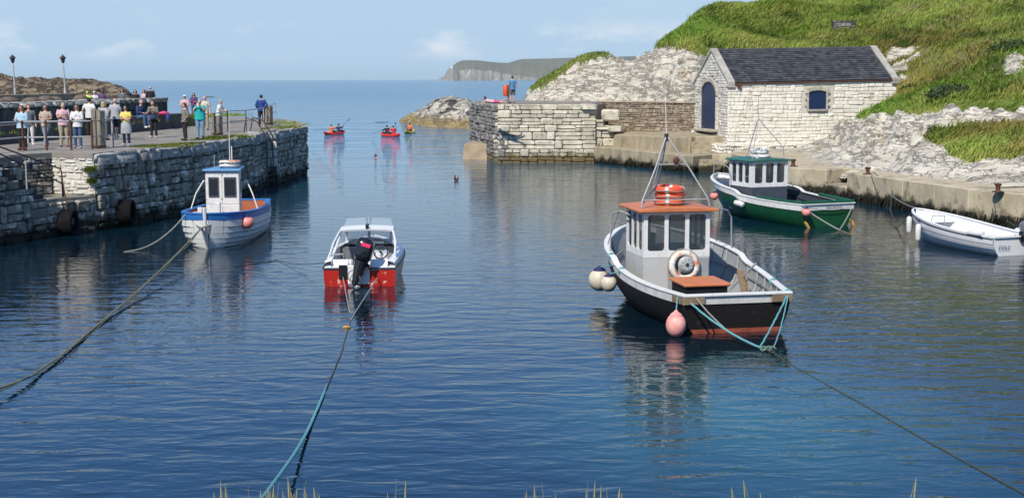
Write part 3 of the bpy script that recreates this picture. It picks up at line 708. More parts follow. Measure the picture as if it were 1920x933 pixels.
# long brown rubble wall behind
bw = wempty('rubble_wall', (9, 88, 1.8), 'long brown rubble retaining wall between the ashlar pier and the boathouse', 'wall')
b0, b1 = Vector((5.9, 88.9)), Vector((11.75, 84.3)); U = (b1-b0).normalized(); N = Vector((U.y, -U.x))
MB().prism([tuple(b0), tuple(b1), tuple(b1-N*.8), tuple(b0-N*.8)], 0.6, 3.76).build('wall_core', 'brown_mortar', bw, smooth=0)
MB().prism([tuple(b0+N*.12), tuple(b1+N*.12), tuple(b1-N*.9), tuple(b0-N*.9)], 3.77, 3.88).build('wall_coping', 'brown_stone', bw, smooth=0, bevel=.02)
bs = Pieces('rubble_stone', 'brown_stone', bw, 'rough', 300, 6)
lay_courses(bs, (b0.x, b0.y, 0), (U.x, U.y, 0), (0, 0, 1), (N.x, N.y, 0), (b1-b0).length, 3.76, ch=(.09, .14), ln=(.2, .55), gap=.02, t=.09, seed=41, v0=1.5)
bs.finish('small_rubble')

# jetty with its upper level and steps
jt = wempty('jetty', (8, 80, 0), 'low weathered concrete landing jetty below the rubble wall', 'jetty')
j = [(5.25, 85.25), (9.1, 78.0), (10.25, 75.6), (10.7, 76.2), (11.6, 77.38), (12.6, 78), (13.5, 88), (6, 88.5)]
MB().prism(j, -1.5, [1.05, .98, .98, .98, .98, 1, 1.0, 1.05]).build('lower_slab', 'jetty_concrete', jt, smooth=0, bevel=.04)
up_ = [(6.5, 85.6), (9.7, 79.6), (10.55, 79.9), (14.2, 79.5), (14.2, 88), (6.5, 88.6)]
MB().prism(up_, .9, [1.8, 1.86, 1.86, 1.95, 2.2, 1.9]).build('upper_slab', 'jetty_concrete', jt, smooth=0, bevel=.04)
for k in range(4):
    MB().box((11.1+.0*k, 78.9-.30*k, .9+(.72-.2*k)/2), (1.1, .32, .72-.2*k+.002)).build('step', 'jetty_concrete', jt, bevel=.015)
for k in range(4):
    MB().box((11.25, 76.4-.3*k, (.84-.22*k)/2-.1), (1.2, .32, .84-.22*k)).build('step', 'jetty_concrete', jt, bevel=.015)

# ---- RIGHT QUAY -----------------------------------------------------------
qy = wempty('quay', (17, 55, 0), 'pale concrete quay with weed along its foot on the right shore', 'quay')
ZQ = 1.18
qf = [(11.6, 77.4), (12.6, 76.6), (13.2, 72.0), (13.35, 66.5), (12.85, 62.6), (14.35, 60.7), (14.75, 58.6), (17.05, 49.6), (18.6, 46.6), (23, 38.5)]
def quay_piece(a, b, z, back, nm='quay_slab', zb=-1.5, n=1, off=0):
    a, b = Vector(a), Vector(b); U = (b-a).normalized(); N = Vector((U.y, -U.x))
    if N.x > 0: N = -N
    for i in range(n):
        p = a+(b-a)*(i/n); q = a+(b-a)*((i+1)/n)-U*.012; o_ = N*(off+.008*(i % 2))
        MB().prism([tuple(p+o_), tuple(q+o_), tuple(q-N*back), tuple(p-N*back)], zb, z).build(nm, 'quay_concrete', qy, smooth=0, bevel=.03)
quay_piece(qf[0], qf[1], .96, 1.5); quay_piece(qf[1], qf[2], ZQ-.12, 4, n=2); quay_piece(qf[2], qf[3], ZQ-.10, 4, n=2, off=-.01); quay_piece(qf[3], qf[4], ZQ-.05, 4, n=2)
quay_piece(qf[4], qf[5], ZQ, 5, n=2); quay_piece((14.2, 60.9), (14.75, 58.65), .55, 3, 'quay_ledge')
quay_piece(qf[6], qf[7], ZQ+.03, 5.5, n=4); quay_piece(qf[7], qf[8], ZQ+.03, 5.5, n=2, off=.01); quay_piece(qf[8], qf[9], ZQ+.03, 6, n=4)
MB().prism([(15.2, 62.5), (13.9, 66), (13.9, 72), (12.9, 76.6), (14.5, 80), (24, 78), (26, 45), (22.5, 46), (19, 56)], .2, ZQ-.03).build('quay_apron', 'quay_concrete', qy, smooth=0)
mat('sea_weed', (.03, .026, .010), (.012, .012, .006), scale=4, rough=.6, rnd=.3, island=.4)
wr = random.Random(4); wb = MB()
for (a, b) in list(zip(qf, qf[1:]))+[((5.25, 85.25), (9.1, 78.0)), ((9.1, 78.0), (10.25, 75.6)), ((10.3, 75.5), (11.6, 77.5))]:
    a, b = Vector(a), Vector(b); U = (b-a); Lx = U.length; U.normalize(); N = Vector((U.y, -U.x)); N = -N if N.x > 0 else N
    for k in range(int(Lx*34)):
        p = a+U*wr.uniform(0, Lx)+N*.02; z = wr.uniform(.02, .40); l_ = wr.uniform(.1, .26); w_ = wr.uniform(.03, .09); o1 = N*wr.uniform(.03, .16)
        wb.add([(p.x, p.y, z), (p.x+U.x*w_, p.y+U.y*w_, z+.02), (p.x+U.x*w_*.8+o1.x, p.y+U.y*w_*.8+o1.y, z-l_*.7), (p.x+o1.x, p.y+o1.y, z-l_)], [(0, 1, 2, 3)])
o = wb.build('seaweed', 'sea_weed', qy, smooth=0); o['kind'] = 'stuff'
def bollard(p, s, lab):
    s *= .78; t = empty('mooring_bollard', p, 0, lab, 'bollard', 'rusty bollards on the quay')
    MB().rings([[Vector((r_*s*math.cos(a*math.pi/6), r_*s*math.sin(a*math.pi/6), z*s)) for a in range(12)] for r_, z in ((.19, 0), (.17, .04), (.11, .1), (.10, .25), (.16, .34), (.17, .38), (.12, .41))]).build('bollard_body', 'rust_iron', t)
    MB().rings([[Vector((r_*s*math.cos(a*math.pi/6), r_*s*math.sin(a*math.pi/6), z*s)) for a in range(12)] for r_, z in ((.28, 0), (.28, .035))]).build('base_plate', 'black_iron', t)
bollard(G(1627, 327, ZQ+.03), 1.0, 'rusty mooring bollard on the quay to the right of the green boat')
bollard(G(1871, 360, ZQ+.03), 1.0, 'rusty mooring bollard on the quay directly above the small white boat')
bollard(G(1487, 312, ZQ), 1.1, 'orange rusty bollard behind the wheelhouse of the green boat')

# ---- TERRAIN on the right: hill and limestone outcrop ----------------------
CP = [(x, y, ZQ-.2) for x, y in ((12.9, 73.5), (13.6, 68), (14.6, 63.5), (16.2, 59.5), (17.1, 55.5), (18.9, 50.5), (20, 47.8), (24, 41), (30, 36))]
SKYL = {1330, 1310, 1290, 1262, 1240, 1215, 1190, 1165, 1140, 1110, 1085, 1050, 1020, 985}
def cp(px, py, d):
    if px < 1338: d += 5.5
    if px < 1220 and px in SKYL: py += 10
    CP.append(tuple(D(px, py, d)))
    if px in SKYL and d > 94: CP.append(tuple(D(px-3, py+16, d+3.2))); CP.append(tuple(D(px-8, py+55, d+8)))      # ground falls away seaward
for q in [(1536, 300, 69), (1663, 318, 60.5), (1600, 300, 66), (1800, 345, 53.5), (1880, 352, 50.8),
          (1570, 285, 70), (1593, 252, 74), (1640, 262, 67), (1700, 270, 61.5), (1760, 290, 57.5), (1830, 312, 54.5), (1915, 322, 52),
          (1600, 226, 76.5), (1640, 238, 71.5), (1701, 228, 68), (1779, 222, 65), (1850, 228, 62), (1920, 231, 60), (1985, 235, 58.5),
          (1735, 272, 60.5), (1800, 243, 60.5), (1920, 237, 58), (1800, 300, 56), (1920, 290, 53.8),
          (1640, 208, 78), (1690, 180, 80.5), (1760, 175, 77), (1840, 165, 73), (1920, 155, 70),
          (1700, 140, 85), (1700, 110, 88), (1760, 100, 86), (1700, 50, 96), (1700, 0, 103), (1850, 90, 82), (1920, 60, 85), (1920, 0, 93), (2050, 60, 82), (2050, 200, 64),
          (1345, 97, 92), (1420, 95, 92), (1500, 92, 92), (1600, 92, 91.5), (1650, 90, 90.5), (1400, 50, 97), (1500, 45, 97), (1600, 40, 97), (1420, 8, 102), (1500, 0, 104), (1600, 0, 104),
          (1345, 2, 100), (1330, 12, 93), (1310, 32, 91.5), (1290, 50, 90.5), (1262, 68, 89.5), (1240, 80, 89), (1215, 92, 90), (1190, 104, 91), (1165, 106, 91.5), (1140, 90, 92), (1110, 92, 92), (1085, 101, 92), (1050, 126, 92.5), (1020, 143, 93), (985, 166, 94),
          (1320, 120, 84), (1300, 110, 83.5), (1300, 150, 82.3), (1295, 186, 81.5), (1270, 100, 85.5), (1240, 130, 85.6), (1240, 170, 84.6), (1240, 188, 84.2), (1200, 140, 87.3), (1200, 188, 86), (1150, 120, 90), (1150, 155, 88.7), (1150, 189, 87.9),
          (1100, 125, 91), (1100, 160, 90), (1100, 189, 89.3), (1040, 155, 91.8), (1040, 189, 90.6), (995, 175, 93), (992, 190, 91.6)]: cp(*q)
CP += [(x, y, z) for x, y, z in ((1.0, 98, 2.2), (.8, 102, 1.5), (2, 108, 1), (6, 112, 1.5), (10, 114, 3), (14, 120, 8), (20, 126, 14), (30, 128, 18), (45, 124, 22), (52, 90, 18), (55, 60, 15), (50, 42, 8),
       (13.6, 77.5, 1.0), (15, 75, 1.0), (17, 74, 1.1), (16, 79, 1.2), (18.5, 79.5, 1.3), (20, 80.5, 2.0), (14, 84, 2), (17, 87, 2.6), (21, 86, 3.4), (22, 83.5, 3.2), (24.4, 83, 4.6), (25, 88, 5.8), (13.8, 89, 3), (17, 90, 4), (15.5, 70.5, 1.1), (14.2, 70, 1.0), (16.2, 66, 1.15), (10.6, 76, 1.4), (9.4, 82, .8), (8, 87, .8), (4, 92, .8))]
CPA = np.array(CP)
def rbf_fit(P):
    d = np.sqrt(((P[:, None, :2]-P[None, :, :2])**2).sum(-1)+.35**2)
    A_ = np.zeros((len(P)+3, len(P)+3)); A_[:-3, :-3] = d-np.eye(len(P))*.06; A_[:-3, -3] = 1; A_[:-3, -2:] = P[:, :2]; A_[-3:, :-3] = A_[:-3, -3:].T
    return np.linalg.solve(A_, np.append(P[:, 2], [0, 0, 0]))
CW = rbf_fit(CPA)
def terr0(X, Y):
    sh_ = np.shape(X); x = np.ravel(X); y = np.ravel(Y); out = np.zeros(len(x))
    for k in range(0, len(x), 20000):
        xs, ys = x[k:k+20000], y[k:k+20000]
        d = np.sqrt((xs[:, None]-CPA[None, :, 0])**2+(ys[:, None]-CPA[None, :, 1])**2+.35**2)
        out[k:k+20000] = d @ CW[:-3]+CW[-3]+CW[-2]*xs+CW[-1]*ys
    return out.reshape(sh_)
PATCHES = [ # grass regions in plan, given as outlines seen in the photograph and dropped on the base terrain
]
def pix(X, Y, Z):
    rel = np.stack([X, Y, Z-EYE], -1); zc = rel @ np.array(fw); return CX+F*(rel @ np.array(rt))/zc, CY-F*(rel @ np.array(up))/zc
def rockmask(X, Y, Z):
    """1 where bare limestone shows, 0 where turf grows (boundaries traced in image pixels from the photograph, wobbling with noise)"""
    px, py = pix(X, Y, Z); w = fbm(X*.5, Y*.5, Z*.5, 3, 77)*9
    px2, py2 = px+w, py+fbm(X*.6, Y*.6, Z*.6, 3, 78)*9
    # front shore rocks
    gline = np.interp(px2, [1500, 1575, 1600, 1640, 1701, 1735, 1779, 1850, 1920, 2100], [250, 247, 226, 226, 228, 232, 221, 226, 231, 235])
    front = (py2 > gline) & (Y < 79)
    gl2 = np.interp(px2, [1725, 1745, 1800, 1860, 1920, 2100], [262, 248, 237, 235, 234, 234]); gb2 = np.interp(px2, [1725, 1740, 1790, 1812, 1850, 1920, 2100], [262, 274, 300, 312, 300, 288, 285])
    patch2 = (py2 > gl2+2) & (py2 < gb2) & (px > 1728)
    # outcrop left of the boathouse
    sk = np.interp(px2, [980, 1085, 1140, 1165, 1190, 1235, 1262, 1292, 1300, 1312, 1320], [175, 103, 93, 108, 108, 86, 84, 92, 100, 104, 112])
    ls = (px2 < 1083) & (py2 < np.interp(px2, [985, 1045, 1083], [174, 141, 108]))      # turf strip on the seaward shoulder
    strip = np.interp(px2, [1085, 1105, 1140, 1160], [10, 12, 6, 0])
    out = (px2 < 1325) & (Y > 84) & ~((py2 < sk+strip) & (px2 > 1083) & (px2 < 1160)) & ~((py2 < sk) & (px2 > 1232)) & ~ls
    scar = ((np.hypot((px-1690)/28, (py-118)/34) < 1) & (fbm(X, Y, Z, 3, 5) > -.08)) | (np.hypot((px-1900)/20, (py-125)/22) < .9)
    step_ = (Y > 62) & (Y < 84) & (px < 1560)
    return (front & ~patch2) | out | scar | step_, px, py
GX, GY = np.meshgrid(np.concatenate([np.arange(0.5, 26, .13), np.arange(26, 54, .3)]), np.concatenate([np.arange(38, 104, .13), np.arange(104, 132, .4)]), indexing='ij')
Z0 = terr0(GX, GY)
Z0 = Z0-np.clip(GY-104, 0, 40)*.38*np.clip((27-GX)/8, 0, 1)      # seaward side of the headland drops away
rock, _, _ = rockmask(GX, GY, Z0)
# layered limestone relief
tx_, ty_, tz_ = GX*.9+GY*.25, GY*.8-GX*.2, Z0*1.3+GX*.35      # beds dip to the left
def fiss(f, s, p=5): return (1-np.abs(fbm(tx_*f, ty_*f, tz_*f*1.7, 4, s)))**p
st_ = fbm(tx_*.33, ty_*.33, tz_*.8, 5, 11, True)
st2 = fbm(tx_*1.1, ty_*1.1, tz_*2.4, 4, 12, True)
amp = np.clip((Z0-1.2)/.9, .08, 1)
relief = (st_*.78+st2*.17-fiss(.45, 13, 14)*.6-fiss(1.3, 14, 10)*.25+.12)*amp-.45*(GY > 90)
soft = fbm(GX*.25, GY*.25, 0, 4, 21)*.7+fbm(GX*1.0, GY*1.0, 0, 3, 22)*.34
house_zone = np.clip(np.hypot((GX-18)/7.2, (GY-82.5)/4.6)-.9, 0, .4)/.4
rs = rock.astype(float)
for _ in range(2):
    rs = (rs+np.roll(rs, 1, 0)+np.roll(rs, -1, 0)+np.roll(rs, 1, 1)+np.roll(rs, -1, 1))/5
ZF = Z0+(relief*rs+soft*(1-rs)*np.clip((Z0-2.5)/1.5, 0, 1)*np.clip((GX-10)/3, .1, 1))*house_zone
ZF = np.where(GX < 3.5+0*GY, ZF, ZF)
V = np.stack([GX+(rs*.10*fbm(GX*2, GY*2, Z0*2, 3, 31)), GY+(rs*.22*fbm(GX*2, GY*2, Z0*3, 3, 32)), ZF], -1).reshape(-1, 3)
FA = grid_faces(*GX.shape)
rq = rock.reshape(-1)[FA].sum(1) >= 2
# leave out what is below the quay, the jetty and the piers
cx_, cy_ = V[FA].mean(1)[:, 0], V[FA].mean(1)[:, 1]; cz_ = V[FA].mean(1)[:, 2]
qx = np.interp(cy_, [38.5, 46.6, 49.6, 58.6, 60.7, 62.6, 66.5, 72, 77, 90, 93, 96, 100, 104], [24.2, 19.7, 18.2, 15.9, 15.4, 14.1, 14.2, 14.0, 13.6, 9, .6, .4, .4, 1])
front_ = ((cx_-5.9)*(-.618)+(cy_-88.9)*(-.786)) > -.3
wallcut = front_ & (cx_ < 13.4) & (cy_ > 74)
keep = (cz_ > .3) & (cx_ > qx) & ~wallcut
npmesh('hillside', V, FA[keep & ~rq], 'turf_ground', None, 1)['kind'] = 'structure'
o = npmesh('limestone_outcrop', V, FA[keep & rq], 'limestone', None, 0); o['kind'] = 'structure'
# grass: tufts of real blades, long and wind laid
def sample_tufts(n, zone, seed=1):
    r = np.random.default_rng(seed); area = FA[keep & ~rq]; A_ = V[area]
    c = A_.mean(1); px, py = pix(c[:, 0], c[:, 1], c[:, 2])
    ok = zone(c, px, py); area = area[ok]; dd = c[ok][:, 1]
    w = 1/np.ones(len(dd)); w /= w.sum(); k = r.choice(len(area), n, p=w); a, b = r.random((2, n, 1))
    q = V[area[k]]; return q[:, 0]*(1-a)*(1-b)+q[:, 1]*a*(1-b)+q[:, 2]*a*b+q[:, 3]*(1-a)*b
def blades(name, base, hmin, hmax, per, spread, m, lean=(.35, -.15), seed=3, width=.03, tones=None, parent=None):
    r = np.random.default_rng(seed); n = len(base); B_ = np.repeat(base, per, 0); N_ = len(B_)
    th = np.repeat(r.uniform(.75, 1.25, n)*(.8+.5*(fbm(base[:, 0]*.4, base[:, 1]*.4, 0, 2, 8)+.3)), per)
    h = r.uniform(hmin, hmax, N_)*th; off = r.normal(0, spread, (N_, 2)); ang = r.uniform(0, 2*np.pi, N_)
    lx = fbm(base[:, 0]*.3, base[:, 1]*.3, 0, 2, 41); ly = fbm(base[:, 0]*.3, base[:, 1]*.3, 5, 2, 42)
    ln_ = np.stack([np.repeat(lean[0]+lx*.9, per)+r.normal(0, .5, N_), np.repeat(lean[1]+ly*.9, per)+r.normal(0, .45, N_)], -1)
    p0 = B_.copy(); p0[:, :2] += off; p0[:, 2] -= .05
    w = np.stack([np.cos(ang), np.sin(ang), np.zeros(N_)], -1)*(width*r.uniform(.7, 1.5, N_))[:, None]
    mid = p0+np.stack([ln_[:, 0]*h*.35, ln_[:, 1]*h*.35, h*.62], -1); tip = p0+np.stack([ln_[:, 0]*h*1.1, ln_[:, 1]*h*1.1, h*.92], -1)
    vs = np.stack([p0-w, p0+w, mid+w*.7, mid-w*.7, tip], 1).reshape(-1, 3)
    k = np.arange(N_)[:, None]*5
    fs = np.concatenate([k+np.array([[0, 1, 2]]), k+np.array([[0, 2, 3]]), k+np.array([[3, 2, 4]])], 0)
    t = tones(base, r) if tones else np.ones((n, 3)); col = np.repeat(t, per, 0)*r.uniform(.8, 1.25, (N_, 1))
    col = np.repeat(np.concatenate([col, np.ones((N_, 1))], 1), 5, 0)
    o = npmesh(name, vs, fs, m, parent, 0, col); o['kind'] = 'stuff'; return o
def tone_hill(b, r):
    g = np.array([.92, 1.25, .85]); y = np.array([1.7, 1.55, 1.6]); br = np.array([1.35, .95, 1.2]); dk_ = np.array([.5, .62, .55])
    a = fbm(b[:, 0]*.16, b[:, 1]*.22, b[:, 2]*.3, 4, 51)*1.3+.5+r.normal(0, .22, len(b)); c = fbm(b[:, 0]*.12+9, b[:, 1]*.2, b[:, 2]*.3, 4, 52)
    d = fbm(b[:, 0]*.5+9, b[:, 1]*.5, b[:, 2]*.5, 3, 53)+r.normal(0, .12, len(b))
    px, py = pix(b[:, 0], b[:, 1], b[:, 2])
    brown = np.clip((c*1.7-.16+np.clip((px-1550)/900, 0, .35)-.2*(py < 60))*1.5, 0, .85)[:, None]
    a = np.clip(a, 0, 1)[:, None]; t = g*(1-a)+y*a; t = t*(1-brown)+br*brown
    dm = np.clip((d-.12)*4, 0, 1)[:, None]; return t*(1-dm)+dk_*dm
base = sample_tufts(56000, lambda c, px, py: (px > 1180) & (px < 2350) & (py > -40) & (c[:, 2] > 1.5) & (py < 330), 1)
blades('hill_grass', base, .18, .42, 6, .12, 'grass_blade', tones=tone_hill, width=.020)
base = sample_tufts(2500, lambda c, px, py: (px > 960) & (px < 1320) & (py < 200), 2)
blades('outcrop_grass', base, .12, .3, 5, .10, 'grass_blade', tones=tone_hill, width=.018, seed=5)
# loose boulders: ruined wall on the hill
rw = wempty('ruined_wall', D(1580, 60, 92), 'small ruined dark stone wall fragment showing in the grass of the hillside', 'wall')
pr = Pieces('wall_stone', 'grey_stone', rw, 'rough', 80, 5)
c = D(1562, 58, 94.2); wl_ = 1.6
MB().box((c.x+wl_/2, c.y+.35, c.z+.2), (wl_, .5, 1.0)).build('wall_core', 'pier_mortar', rw, smooth=0)
lay_courses(pr, (c.x, c.y+.1, c.z-.25), (1, 0, 0), (0, 0, 1), (0, -1, 0), wl_, lambda u: 1.05-.25*u, ch=(.11, .15), ln=(.25, .5), gap=.02, t=.12, seed=71)
pr.finish('small_wall_stones')

# ---- ISLAND ROCK ------------------------------------------------------------
def searock(X, Y):
    px = X/Y*F+960
    sk = np.interp(px, [738, 748, 760, 775, 800, 815, 830, 850, 862, 875, 890, 930, 960], [244, 226, 219, 213, 201, 190, 184, 181, 186, 187, 196, 210, 244])
    y0 = np.interp(px, [740, 760, 803, 860, 890, 960], [166, 160, 150, 146, 141, 135])
    zt = 5.3+(149.5-sk)/F*(y0+8)-.35
    s_ = np.clip((Y-y0)/8, 0, 1)
    prof = s_**.65*np.clip((186-Y)/8, 0, 1)**.5
    r = fbm(X*.4+Y*.15, Y*.4, X*.25, 4, 61, True)*.42+fbm(X*1.2, Y*1.2, 0, 3, 62, True)*.07
    return -1+(zt+1.0)*prof+r*np.clip(prof*2, 0, 1)-.1
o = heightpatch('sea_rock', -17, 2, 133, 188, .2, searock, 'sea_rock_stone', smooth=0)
tag(o, 'pale domed sea rock with dark patches just beyond the harbour mouth', 'rock')
for i, (px, py, w, lab) in enumerate([(716, 228.5, 1.4, 'flat dark reef barely awash left of the domed sea rock'), (392, 180.5, .45, 'small dark reef far out in the sea behind the pier visitors')]):
    p = G(px, py+.5, 0) if i == 0 else G(px, 182.5, 0); k = 1 if i == 0 else 4.5
    o = MB().ell((0, 0, -.05*k), (w*k, 1.2*k, .09*k if i == 0 else .11*k), 16, 8, fn=lambda d: 1+.25*float(fbm(d.x*2+i, d.y*2, d.z, 3, 4))).build('reef', 'slab_stone', None, loc=p); tag(o, lab, 'reef')
# ================================================================== BOATHOUSE
bh = wempty('boathouse', (13, 80, 1.5), 'white rubble-stone boathouse with dark slate roof, navy arched door and shuttered window', 'boathouse')
AH = math.radians(13); HC = Vector((12.78, 79.2, 0)); LU = Vector((math.cos(AH), math.sin(AH), 0)); GU = Vector((-math.sin(AH), math.cos(AH), 0))  # house position and all its sizes below scaled up about the camera eye
HL, HW = 10.9, 5.5; ZE, ZRG = 5.03, 6.93; TL = .018        # eaves, ridge, lift to the right
def hp(s, g, z): p = HC+LU*s+GU*g; p.z = z+s*TL*(1 if z > 4.6 else 0); return p
m = MB()     # masonry core
i_ = .0
pr = [(0, 1.0), (HW, 1.0), (HW, ZE), (HW/2, ZRG), (0, ZE)]
m.slab([hp(.0, g, z-.0*z) for g, z in pr], LU*.4); m.slab([hp(HL-.4, g, z) for g, z in pr], LU*.4)
m.slab([hp(.4, .0, 1.0), hp(HL-.4, .0, 1.0), hp(HL-.4, .0, ZE-.02), hp(.4, .0, ZE-.02)], GU*.35); m.slab([hp(.4, HW-.35, 1.0), hp(HL-.4, HW-.35, 1.0), hp(HL-.4, HW-.35, ZE-.02), hp(.4, HW-.35, ZE-.02)], GU*.35)
m.build('wall_core', 'lime_wash', bh, smooth=0)
WX0, WX1, WZ0, WZ1 = 5.12, 6.26, 3.40, 4.48
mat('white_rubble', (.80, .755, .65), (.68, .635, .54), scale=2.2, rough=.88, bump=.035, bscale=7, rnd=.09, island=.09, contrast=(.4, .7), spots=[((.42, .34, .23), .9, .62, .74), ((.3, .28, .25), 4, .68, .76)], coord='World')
wsn = Pieces('wall_stone', 'white_rubble', bh, 'neat', 240, 8)
def in_front(u, v, w, h):
    du, dv = w/2, h/2
    return not (u+du > WX0-.22 and u-du < WX1+.22 and v+dv > WZ0-.1 and v-dv < WZ1+.34)
lay_courses(wsn, HC, LU, (0, 0, 1), -GU, HL, lambda u: ZE-.05+u*TL, ch=(.18, .25), ln=(.34, .72), gap=.012, t=.055, inside=in_front, seed=51, split=.82, v0=.7)
wsn.finish('small_wall_stones')
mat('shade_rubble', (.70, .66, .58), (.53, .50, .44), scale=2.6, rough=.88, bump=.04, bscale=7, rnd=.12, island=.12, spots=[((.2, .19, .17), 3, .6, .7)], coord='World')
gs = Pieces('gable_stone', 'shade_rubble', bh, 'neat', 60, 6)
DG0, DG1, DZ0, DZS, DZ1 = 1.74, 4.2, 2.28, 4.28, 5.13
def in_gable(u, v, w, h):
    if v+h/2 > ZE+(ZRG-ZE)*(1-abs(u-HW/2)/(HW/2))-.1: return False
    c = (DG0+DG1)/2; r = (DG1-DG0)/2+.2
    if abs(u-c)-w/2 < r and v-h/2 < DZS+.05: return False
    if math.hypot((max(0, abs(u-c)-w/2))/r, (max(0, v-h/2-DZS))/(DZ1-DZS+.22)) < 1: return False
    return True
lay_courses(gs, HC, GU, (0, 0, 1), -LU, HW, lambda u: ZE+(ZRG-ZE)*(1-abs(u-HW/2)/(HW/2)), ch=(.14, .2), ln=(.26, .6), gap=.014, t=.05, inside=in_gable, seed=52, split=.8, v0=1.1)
gs.finish('small_gable_stones')
# roof: core slopes, slates, ridge, copings
m = MB()
for sgn in (0, 1):
    g0, g1 = (0, HW/2) if sgn == 0 else (HW, HW/2)
    m.slab([hp(.3, g0+(-.06 if sgn == 0 else .06), ZE-.0), hp(HL-.3, g0+(-.06 if sgn == 0 else .06), ZE-.0), hp(HL-.3, g1, ZRG), hp(.3, g1, ZRG)], (0, 0, .05))
m.build('roof_deck', 'slate', bh, smooth=0)
slope = (hp(0, HW/2, ZRG)-hp(0, -.1, ZE)); SLn = slope.length; SUv = slope.normalized(); SN = LU.cross(SUv).normalized()
if SN.z < 0: SN = -SN
sm = MB(); r_ = random.Random(3); rows = 15; rh = SLn/rows
LUt = (LU+Vector((0, 0, TL))).normalized()
for k in range(rows):
    x = .36-(.15 if k % 2 else 0)
    while x < HL-.36:
        w = r_.uniform(.26, .34); x0 = max(x, .36); x1 = min(x+w, HL-.36); x = x+w
        if x1-x0 < .04: continue
        base = hp(x0, -.1, ZE)+SUv*(rh*k-.02)+SN*(.075+r_.uniform(0, .012)); base.z += 0
        a = base; b = base+LUt*(x1-x0-.008); e = SUv*(rh+.07)-SN*.035
        sm.slab([a, b, b+e, a+e], SN*.014)
o = sm.build('slates', 'slate', bh, smooth=0); o['kind'] = 'stuff'
MB().tube([hp(.3, HW/2, ZRG+.07), hp(HL-.3, HW/2, ZRG+.07)], .10, 6).build('ridge_tiles', 'slate', bh, smooth=0)
for s0, s1, nm in ((-.08, .36, 'coping'), (HL-.36, HL+.06, 'coping')):
    for sg in (0, 1):
        g0 = -.16 if sg == 0 else HW+.16; z0 = ZE-.08; n_ = 4
        for q in range(n_):
            ga, gb = g0+(HW/2-g0)*q/n_, g0+(HW/2-g0)*(q+1)/n_-.008*(1 if sg == 0 else -1)
            za, zb = z0+(ZRG+.03-z0)*q/n_, z0+(ZRG+.03-z0)*(q+1)/n_
            MB().slab([hp(s0, ga, za), hp(s1, ga, za), hp(s1, gb, zb), hp(s0, gb, zb)], (0, 0, .20)).build('coping_stone', 'ridge_stone', bh, smooth=0, bevel=.02)
        MB().slab([hp(s0, g0-.02, z0-.16), hp(s1, g0-.02, z0-.16), hp(s1, g0+(.3 if sg == 0 else -.3), z0-.16), hp(s0, g0+(.3 if sg == 0 else -.3), z0-.16)], (0, 0, .16)).build('kneeler_stone', 'ridge_stone', bh, smooth=0, bevel=.02)
MB().tube([hp(.36, -.13, ZE-.02), hp(HL-.36, -.13, ZE-.02)], .035, 8).build('gutter', 'rust_iron', bh)
MB().tube([hp(.62, -.12, ZE-.14), hp(.62, -.2, ZE-.14)], .14, 14).build('iron_boss', 'rust_iron', bh)
# door
def arch(g0, g1, zs, zt, n=12): c, r = (g0+g1)/2, (g1-g0)/2; return [(c+r*math.cos(math.pi*k/n), zs+(zt-zs)*math.sin(math.pi*k/n)) for k in range(n+1)]
half = arch(DG0, DG1, DZS, DZ1, 14); cg = (DG0+DG1)/2
for sg in (0, 1):
    hpz = [p for p in half if (p[0] >= cg-1e-6 if sg else p[0] <= cg+1e-6)]
    pl = ([(cg, DZ0), (DG1, DZ0)]+hpz) if sg else ([(cg, DZ0)]+hpz+[(DG0, DZ0)])
    off = .012 if sg else -.012
    leaf = MB().slab([HC+GU*(g+off)+Vector((0, 0, z))-LU*.005 for g, z in pl], -LU*.035).build('door', 'navy_paint', bh, smooth=0)
    for q in range(5):
        gx = (cg+.03 if sg else DG0+.03)+q*(DG1-cg-.04)/5
        zt = DZS+(DZ1-DZS)*math.sqrt(max(0, 1-((gx+.09-cg)/((DG1-DG0)/2))**2))-.04
        MB().slab([HC+GU*gx+Vector((0, 0, DZ0+.03))-LU*.041, HC+GU*(gx+.222)+Vector((0, 0, DZ0+.03))-LU*.041, HC+GU*(gx+.222)+Vector((0, 0, zt))-LU*.041, HC+GU*gx+Vector((0, 0, zt))-LU*.041], -LU*.012).build('board', 'navy_paint', leaf, smooth=0).matrix_parent_inverse = WP[bh.name]
    for z in (2.6, 3.45, 4.3):
        g_ = DG0+.02 if not sg else DG1-.74
        b = MB().slab([HC+GU*g_+Vector((0, 0, z))-LU*.056, HC+GU*(g_+.72)+Vector((0, 0, z))-LU*.056, HC+GU*(g_+.72)+Vector((0, 0, z+.07))-LU*.056, HC+GU*g_+Vector((0, 0, z+.07))-LU*.056], -LU*.012).build('strap_hinge', 'navy_paint', leaf, smooth=0); b.matrix_parent_inverse = WP[bh.name]
WPI = WP[bh.name]
pa = arch(DG0-.0, DG1+.0, DZS, DZ1, 13); pb = arch(DG0-.2, DG1+.2, DZS, DZ1+.22, 13)
for k in range(13):
    q = [pa[k], pb[k], pb[k+1], pa[k+1]]; c = (sum(p[0] for p in q)/4, sum(p[1] for p in q)/4)
    q = [((p[0]-c[0])*.95+c[0], (p[1]-c[1])*.95+c[1]) for p in q]
    MB().slab([HC+GU*g+Vector((0, 0, z))-LU*.0 for g, z in q], -LU*.12).build('arch_stone', 'dressed_stone', bh, smooth=0, bevel=.01)
